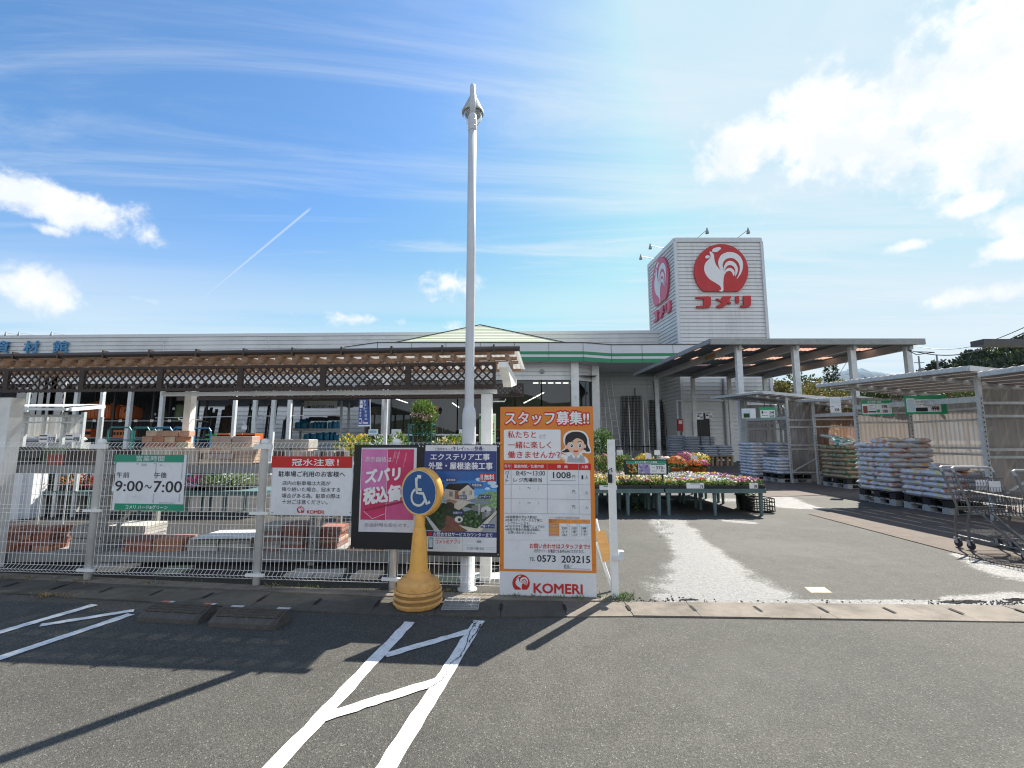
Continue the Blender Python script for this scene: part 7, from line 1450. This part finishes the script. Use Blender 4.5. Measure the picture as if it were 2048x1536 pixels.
# price signs on the shelters
def price_sign(zoom, quadpx, Y, label, green, items, slope=0):
    x0, y0, x1, y1 = quadpx; c = at(zoom[0] + (x0 + x1) / 2 / zoom[2], zoom[1] + y1 / zoom[2], Y); P = Panel(c, (1, -.25, 0), zoom); t = thing('price_sign', label, 'price sign', c); P.slab(x0, y0, x1, y1, green, .012, 'card')
    items(P); P.finish(t); return t
PGREEN = mat('price_green', (.03, .33, .15), .45)
Z8 = (1560, 640, 4.197)
def it1(P):
    P.rect(690, 702, 938, 790, SWHITE); P.rect(698, 722, 735, 782, mat('print_brown', (.3, .08, .06), .5), 2); P.text('まとめ買い価格', 735, 678, 850, 698, SWHITE, 2, .02); P.text('598', 852, 712, 898, 740, INK, 3, .03); P.text('588', 860, 752, 904, 778, INK, 3, .03); P.text('円', 900, 728, 908, 738, INK, 3); P.rect(812, 752, 840, 776, PGREEN, 3); P.rect(742, 765, 806, 776, INK, 3); P.rect(804, 706, 806, 786, RULE, 3)
    for y in (716, 728, 745): P.rect(742, y, R.uniform(775, 800), y + 4, GREYINK, 3)
price_sign(Z8, (682, 676, 945, 800), 10.9, 'green price sign reading 598 and 588 on the nearer shelter', PGREEN, it1)
def it2(P):
    P.rect(1062, 655, 1350, 772, SWHITE); P.rect(1068, 668, 1128, 765, mat('print_pale_blue2', (.55, .68, .76), .5), 2); P.rect(1125, 652, 1352, 665, PGREEN, 2); P.text('花の土も混ぜ込んである', 1133, 676, 1265, 693, INK, 3, .006); P.text('プランター培養土', 1133, 701, 1240, 718, INK, 3, .006); P.rect(1140, 735, 1240, 768, INK, 3); P.text('498', 1268, 725, 1338, 760, INK, 3, .04); P.disc(1100, 695, 18, PALE, 3)
price_sign(Z8, (1048, 632, 1400, 790), 9.9, 'wide green price sign reading 498 on the nearer shelter', PGREEN, it2)
def it3(P): P.text('328', 457, 742, 498, 765, INK, 3, .03); P.rect(428, 725, 452, 730, GREYINK, 3); P.rect(428, 660, 500, 700, PALE, 2)
price_sign(Z8, (420, 645, 512, 778), 13.7, 'white price sign reading 328 above the tan bags', SIGNW, it3)
Z7 = (1160, 640, 4.096)
def it4(P):
    P.rect(1478, 738, 1598, 800, SWHITE); P.text('548', 1552, 745, 1590, 768, INK, 3, .03); P.text('528', 1552, 775, 1590, 797, INK, 3, .03); P.rect(1488, 745, 1500, 768, INK, 3); P.rect(1502, 752, 1532, 757, GREYINK, 3); P.rect(1488, 780, 1540, 785, GREYINK, 3)
price_sign(Z7, (1470, 715, 1605, 806), 16.15, 'green topped price sign on the farther shelter', PGREEN, it4)
def it5(P): P.rect(1330, 735, 1395, 800, mat('print_pale_blue2', (.55, .68, .76), .5), 2); P.rect(1400, 738, 1435, 800, SWHITE, 2); P.rect(1340, 765, 1390, 800, LEAFS[0], 3)
price_sign(Z7, (1325, 725, 1440, 806), 16.3, 'small picture price sign left of the green one on the farther shelter', SIGNW, it5)
for i, (r_, s_) in enumerate((((955, 757, 1010, 815), '498'), ((1028, 750, 1084, 808), '378'))):
    def itx(P, r_=r_, s_=s_): P.text(s_, r_[0] + 28, r_[1] + 32, r_[2] - 4, r_[3] - 6, INK, 3, .02); P.rect(r_[0] + 5, r_[1] + 8, r_[2] - 14, r_[1] + 16, INK, 3); P.rect(r_[0] + 5, r_[1] + 24, r_[0] + 25, r_[1] + 36, INK, 3)
    t = price_sign(Z7, r_, 27.5, ['left', 'right'][i] + ' white price card standing in front of the dark store door', SIGNW, itx); b = MB(BLACK); c = at(1160 + (r_[0] + r_[2]) / 2 / 4.096, 640 + r_[3] / 4.096, 27.55); b.tube([(c.x, 27.55, .01), (c.x, 27.55, c.z + .3)], .025, 6); b.build('pole', t)
# ------------------------------------------------------------------ brown mats
MATM = mat('brown_floor_mat', (.115, .088, .070), .85, var=.25, scale=5, bump=.4, bscale=120, dirt='#4c4038', dirtamt=.5)
for nm_, pts, lab in (('a', [(1617, 1029), (1995, 1129), (2400, 1200), (2400, 1010), (1725, 1020.5)], 'large brown floor mat under the nearer shelter and carts'), ('b', [(1505, 996), (1640, 991), (1720, 1003), (1900, 1004), (1760, 962), (1500, 962)], 'brown floor mat in front of the farther shelter')):
    b = MB(MATM); pp = [gnd(x, y, 0) for x, y in pts]; b.prism([p + Vector((0, 0, .0065)) for p in pp], (0, 0, .008)); tag(b.build('floor_mat'), lab, 'mat')
# ------------------------------------------------------------------ shopping carts
CART = mat('cart_steel', (.12, .12, .125), .4, .5, var=.15, scale=20); CARTH = mat('cart_handle_grey', (.15, .145, .14), .42, .3); RUB = mat('caster_rubber', (.02, .02, .022), .6); CASTP = mat('caster_grey', (.32, .32, .33), .5)
def cart(label):
    t = thing('shopping_cart', label, 'shopping cart', (0, 0, 0), 'nested shopping carts'); W_ = .56; b = MB(CARTH)
    for x in (0, W_): b.tube([(x, 0, .10), (x, -.005, .34), (x, -.055, .52), (x, -.05, .60), (x, .03, .82), (x, .11, 1.04)], .016, 8)
    b.tube([(0, -.0, .16), (0, -.45, .15), (.06, -.84, .14)], .014, 8); b.tube([(W_, 0, .16), (W_, -.45, .15), (W_ - .06, -.84, .14)], .014, 8); b.tube([(.06, -.84, .14), (W_ - .06, -.84, .14)], .014, 8); b.tube([(0, -.055, .55), (W_, -.055, .55)], .010, 6)
    for x, s_ in ((.03, 1), (W_ - .03, -1)): b.tube([(x, -.8, .15), (x, -.62, .30), (x, -.30, .55)], .012, 6)
    b.build('frame', t); b = MB(mat('cart_grip', (.38, .37, .36), .35)); b.tube([(0, .105, 1.03), (.0, .135, 1.085), (.04, .15, 1.10), (W_ - .04, .15, 1.10), (W_, .135, 1.085), (W_, .105, 1.03)], .017, 10); b.build('handle', t)
    b = MB(CART); rt = lambda f, x: (0.01 + .05 * f + (W_ - .02 - .10 * f) * x, -.06 - .80 * f, .80 - .05 * f); rb_ = lambda f, x: (.05 + .06 * f + (W_ - .10 - .12 * f) * x, -.10 - .70 * f, .50 + .06 * f)
    for z in (0, .5, 1):
        L_ = lambda f, x: tuple(Vector(rt(f, x)).lerp(Vector(rb_(f, x)), z)); b.tube([L_(0, 0), L_(1, 0), L_(1, 1), L_(0, 1)] + ([L_(0, 0)] if z == 1 else []), .0045 if z else .006, 5)
    for k in range(19): f = k / 18; [b.tube([rt(f, x), rb_(f, x)], .0028, 4) for x in (0, 1)]
    for k in range(12): x = k / 11; b.tube([rt(1, x), rb_(1, x), rb_(0, x)], .0028, 4)
    for k in range(8): f = k / 7; b.tube([rb_(f, 0), rb_(f, 1)], .0028, 4)
    b.build('basket', t); b = MB(CART)
    for k in range(14): x = .02 + (W_ - .04) * k / 13; b.tube([(x, -.06, .62), (x, -.02, .96)], .003, 4)
    for k in range(6): z = .64 + .32 * k / 5; y = -.06 + .04 * k / 5; b.tube([(.02, y, z), (W_ - .02, y, z)], .003 if k < 5 else .006, 5)
    b.build('rear_gate', t); b = MB(CART)
    for k in range(11): x = .04 + (W_ - .08) * k / 10; b.tube([(x, -.04, .24), (x + (.28 - x) * .1, -.78, .20)], .003, 4)
    for f in (0, .5, 1): b.tube([(.03, -.04 - .74 * f, .24 - .04 * f), (W_ - .03, -.04 - .74 * f, .24 - .04 * f)], .006, 5)
    b.build('lower_rack', t)
    for (x, y) in ((0, 0), (W_, 0), (.06, -.80), (W_ - .06, -.80)):
        b = MB(RUB); b.lathe([(.02, -.013), (.05, -.014), (.056, -.008), (.056, .008), (.05, .014), (.02, .013)], (x, y - .02, .058), 16, Matrix.Rotation(math.pi / 2, 3, 'Y')); w = b.build('wheel', t); b = MB(CASTP); b.bar((x - .02, y - .02, .055), (x - .02, y, .13), .006, .04, (0, 1, 0)); b.bar((x + .02, y - .02, .055), (x + .02, y, .13), .006, .04, (0, 1, 0)); b.box(x - .024, x + .024, y - .03, y + .025, .115, .13); b.build('caster_fork', w)
    b = MB(SIGNW); b.box(.33, .49, -.035, -.03, .78, .92); b.build('card', t); return t
c0 = cart('farthest of the nested steel shopping carts at the right edge'); c0.location = (6.25, 6.66, .014)
dup(c0, (6.25, 6.48, .014), 0, 'second nested steel shopping cart, just nearer than the farthest'); dup(c0, (6.38, 5.80, .014), 0, 'nearest shopping cart, cut off by the right picture edge')
# ------------------------------------------------------------------ small shelter at the far left
t = thing('bag_shelter', 'small clear sheeted shelter over pale bags at the far left', 'shelter', (-9.5, 9.6, 0)); YL_ = 9.2; xa, xm, xb = at(47, 850, YL_).x, at(125, 850, YL_).x, at(163, 850, YL_).x; zA = at(100, 832, YL_).z; zB = at(100, 845, YL_).z
for x in (xa, xm, xb): b = MB(GALV); b.box(x - .03, x + .03, YL_, YL_ + .06, 0, zA + .08); b.box(x - .03, x + .03, YL_ + .42, YL_ + .46, 0, zA); b.build('post', t)
b = MB(GALV); b.bar((xa, YL_ - .02, zA), (xb, YL_ - .02, zA), .03, .05); b.bar((xa, YL_ - .02, zB), (xb, YL_ - .02, zB), .03, .03); b.build('frame', t)
rib_sheet(Vector((at(47, 850, YL_ + .48).x, YL_ + .48, 0)), Vector((at(163, 850, YL_ + .48).x, YL_ + .48, 0)), .2, zA, mat('clear_sheet_grey', (.45, .46, .46), .35, alpha=.6, trans=.5), 'back_sheet', t); rib_sheet(Vector((xm, YL_ + .07, 0)), Vector((xb, YL_ + .07, 0)), zB - .2, zA, MC['clear_sheet_grey'], 'front_sheet', t)
b = MB(WHITE2); p, q = at(140, 819, YL_ - .3), at(212, 814, YL_ - .9); zr_ = p.z; b.bar((xa - .5, YL_ - .35, zr_ + .02), (p.x, YL_ - .35, zr_), .05, .05); q = at(208, 813, YL_ + .5); b.bar(p, q, .06, .07); b.add([(xa - .6, YL_ - .4, zr_ + .06), (p.x, YL_ - .4, zr_ + .05), (q.x, q.y, q.z + .05), (xa - .2, q.y, q.z + .05)], [(0, 1, 2, 3)]); b.build('roof', t)
for i, (px, py) in enumerate(((70, 872), (90, 862), (140, 862), (62, 876))):
    c = at(px, py + 12, YL_ + .6); loose(c.x, YL_ + .55, c.z - .1, BAGW, ['left', 'second', 'right', 'low front'][i] + ' pale bag inside the small far left shelter', 'pale bags in the left shelter', .3 * i)
    b = MB(PLW); b.box(c.x - .28, c.x + .28, YL_ + .3 + .01 * i, YL_ + .8, 0, c.z - .11); tag(b.build('bag_stand'), ['left', 'second', 'right', 'low front'][i] + ' grey stand under a pale bag in the far left shelter', 'stand')
for i, (r_, s_) in enumerate((((545, 895, 783, 1010), '378'), ((908, 895, 1120, 1005), '498'))):
    P = Panel((at(95, 876, 8.4).x, 8.4, 0), (1, 0, 0), (0, 740, 6.981)); tt_ = thing('price_card', ['left', 'right'][i] + ' of two white price cards on sticks behind the fence, reading ' + s_, 'price sign', at((r_[0] + r_[2]) / 13.96, 885, 8.4)); P.slab(*r_, SWHITE, .006, 'card'); P.text(s_, r_[0] + (r_[2] - r_[0]) * .52, r_[1] + 38, r_[2] - 14, r_[3] - 10, INK, 3, .006)
    for y in (r_[1] + 14, r_[1] + 62): P.rect(r_[0] + 8, y, r_[0] + (r_[2] - r_[0]) * .48, y + 16, INK, 3)
    P.finish(tt_); b = MB(GALV); c = at((r_[0] + r_[2]) / 13.96, 880, 8.42); b.tube([(c.x, 8.415, 0), (c.x, 8.415, c.z)], .012, 6); b.build('stick', tt_)

# ================================================================== trees, hills, poles, wires
FOL = [mat('tree_leaf_%d' % i, c, .6, var=.35, scale=3, trans=.35) for i, c in enumerate(((.055, .075, .02), (.10, .10, .025), (.16, .13, .035), (.03, .05, .018)))]; BARK = mat('tree_bark', (.09, .07, .055), .9, var=.3, scale=8)
def tree(x, y, h, r_, fm, label, cat='tree', n=1500, z0=.35):
    t = thing('broadleaf_tree', label, cat, (x, y, 0), 'trees behind the carport'); b = MB(BARK); b.tube([(x, y, 0), (x + .1, y, h * .3), (x, y + .1, h * .6)], [.2, .15, .08], 8)
    for k in range(5): a = k * 1.256; b.tube([(x, y, h * .3), (x + r_ * .5 * math.cos(a), y + r_ * .5 * math.sin(a), h * (.55 + .06 * k))], [.1, .04], 6)
    b.build('trunk', t); b = MB()
    for k in range(11):
        c = Vector((x + R.uniform(-.8, .8) * r_, y + R.uniform(-.6, .6) * r_, h * R.uniform(z0 + .1, .88))); q = r_ * R.uniform(.28, .5); leaf_cloud(b, c, (q, q, q * .75), n // 11, fm, .38, .22, .45, .2)
    b.build('crown', t)
for i, (px, Y, zt_y, r_, fm, lab) in enumerate(((1562, 48, 752, 3.2, FOL[1:3], 'ochre green bushy tree right of the store behind the carport'), (1600, 52, 742, 3.4, [FOL[0], FOL[3]], 'darker green tree between the first carport posts'), (1640, 50, 757, 3.4, FOL[1:3], 'yellow ochre tree between the second and third posts'), (1680, 55, 764, 3.6, FOL[:3], 'mixed green tree left of the third carport post'), (1722, 54, 760, 3.5, FOL[1:2], 'olive tree behind the third carport post'), (1752, 50, 737, 2.8, [FOL[0], FOL[3]], 'dark spiky tree right of the third carport post'), (1790, 52, 742, 3.0, FOL[:2], 'olive tree left of the last carport post'), (1818, 56, 750, 3.0, [FOL[0], FOL[3]], 'dark tree behind the last carport post'), (1860, 60, 756, 4.0, FOL[:2], 'green tree right of the last carport post'), (1920, 62, 752, 4.5, [FOL[0], FOL[3]], 'dark green tree above the nearer shelter roof'), (1990, 60, 758, 4.5, FOL[:2], 'green tree at the right picture edge'))):
    c = at(px, zt_y, Y); tree(c.x, Y, c.z, r_, fm, lab)
for i, (px, Y, zt_y, lab) in enumerate(((1654, 75, 733, 'left of two dark conical conifers seen under the carport'), (1669, 76, 731, 'right of two dark conical conifers seen under the carport'))):
    c = at(px, zt_y, Y); t = thing('conifer_tree', lab, 'tree', (c.x, Y, 0), 'conifers behind the carport'); b = MB(BARK); b.tube([(c.x, Y, 0), (c.x, Y, c.z * .9)], [.2, .05], 6); b.build('trunk', t); b = MB()
    for k in range(14): f = k / 13; leaf_cloud(b, (c.x, Y, 1.5 + (c.z - 1.5) * f), (1.6 * (1 - f) + .15,) * 2 + (.5,), 60, [FOL[3], FOL[0]], .5, .22, .5, -.2)
    b.build('crown', t)
HILLM = mat('hill_forest', (.045, .060, .030), .9, var=.5, scale=.12, bump=1.0, bscale=.35)
def hill(pts, Y, depth, name, mt_):
    b = MB(mt_); b.smooth = True; n = 120; vs = []
    prof = smooth_pts([(x, y, 0) for x, y in pts], 10, False)
    for j in range(7):
        f = j / 6
        for p in prof:
            q = at(p.x, p.y, Y); hh_ = max(0, q.z) * math.sin(f * math.pi / 2) * (1 + R.uniform(-.03, .03)); yy = Y - depth * (1 - f); vs.append((q.x * yy / Y if False else q.x, yy, hh_ - (.5 if j == 0 else 0)))
    m_ = len(prof)
    b.add(vs, [(j * m_ + i, j * m_ + i + 1, (j + 1) * m_ + i + 1, (j + 1) * m_ + i) for j in range(6) for i in range(m_ - 1)]); return struct(b, name)
hill([(1700, 830), (1780, 790), (1830, 752), (1870, 735), (1920, 722), (1965, 713), (2010, 703), (2060, 692), (2160, 680), (2350, 690), (2600, 720)], 170, 70, 'hill', HILLM)
DK = [mat('forest_leaf_%d' % i, c_, .7, var=.3, scale=1) for i, c_ in enumerate(((.018, .030, .014), (.028, .042, .020)))]
b = MB()
for k in range(620):
    px = R.uniform(1815, 2110); ridge = 752 - (px - 1830) * .262 + 6 * math.sin(px * .07) + 4 * math.sin(px * .19) + (14 * max(0, (1880 - px) / 50) if px < 1880 else 0); f = R.random() ** 1.5; Y = 170 - 60 * f; c = at(px, ridge + 2 + f * 46, Y); q = R.uniform(1.6, 3.2); leaf_cloud(b, c, (q, q, q * 1.2), 34, DK if R.random() < .85 else [FOL[3], FOL[0]], 1.5, .9, .4)
o = b.build('forest'); o['kind'] = 'stuff'; tag(o, 'dark wooded hillside beyond the shelters at right', 'forest')
hill([(1560, 800), (1620, 772), (1660, 752), (1690, 740), (1715, 744), (1760, 752), (1830, 770), (1900, 800)], 1400, 300, 'mountain', mat('hazy_mountain', (.09, .15, .20), .95, var=.25, scale=.01))  # the blue of distant haze is put into the mountain's colour
for ang in range(100, 262, 9):   # hills behind the viewer, seen only as reflections in the glass
    pass
b = MB(HILLM); n = 60; vs = []
for k in range(n + 1): a = math.radians(100 + 160 * k / n); r2 = 420; hh_ = 38 + 22 * math.sin(k * .5) + 12 * math.sin(k * 1.3); vs += [(r2 * math.sin(a), r2 * math.cos(a), -1), (r2 * 1.25 * math.sin(a), r2 * 1.25 * math.cos(a), hh_)]
b.add(vs, [(2 * k, 2 * k + 1, 2 * k + 3, 2 * k + 2) for k in range(n)]); struct(b, 'hills')
for i, (px, y0_, Y, lab) in enumerate(((1837, 712, 80, 'left of two thin utility poles beyond the carport'), (1873, 709, 78, 'right of two thin utility poles beyond the carport'))):
    c = at(px, y0_, Y); b = MB(mat('concrete_pole', (.25, .25, .25), .8)); b.tube([(c.x, Y, 0), (c.x, Y, c.z)], [.2, .12], 8); b.bar((c.x - .9, Y, c.z - 1.2), (c.x + .9, Y, c.z - 1.2), .1, .12); b.box(c.x - .25, c.x + .25, Y - .5, Y - .15, c.z - 3.2, c.z - 2.2); tag(b.build('utility_pole'), lab, 'utility pole', 'utility poles')
b = MB(BLACK); A_, B_ = at(1815, 700, 19.8), at(2100, 640, 12.0); pts = [A_.lerp(B_, k / 24) + Vector((0, 0, -.55 * math.sin(math.pi * k / 24))) for k in range(25)]; b.tube(pts, .018, 6); A2 = at(1818, 690, 19.8); b.tube([A2.lerp(B_ + Vector((0, 0, .12)), k / 24) + Vector((0, 0, -.5 * math.sin(math.pi * k / 24))) for k in range(25)], .012, 5); b.tube([A_, A_ + Vector((.2, -.2, -.25)), A_ + Vector((.7, -.5, -.2)), pts[2]], .02, 6); tag(b.build('power_cable'), 'black drooping power cable tied to the right corner of the carport', 'cable')
bpy.data.objects.remove(FO)
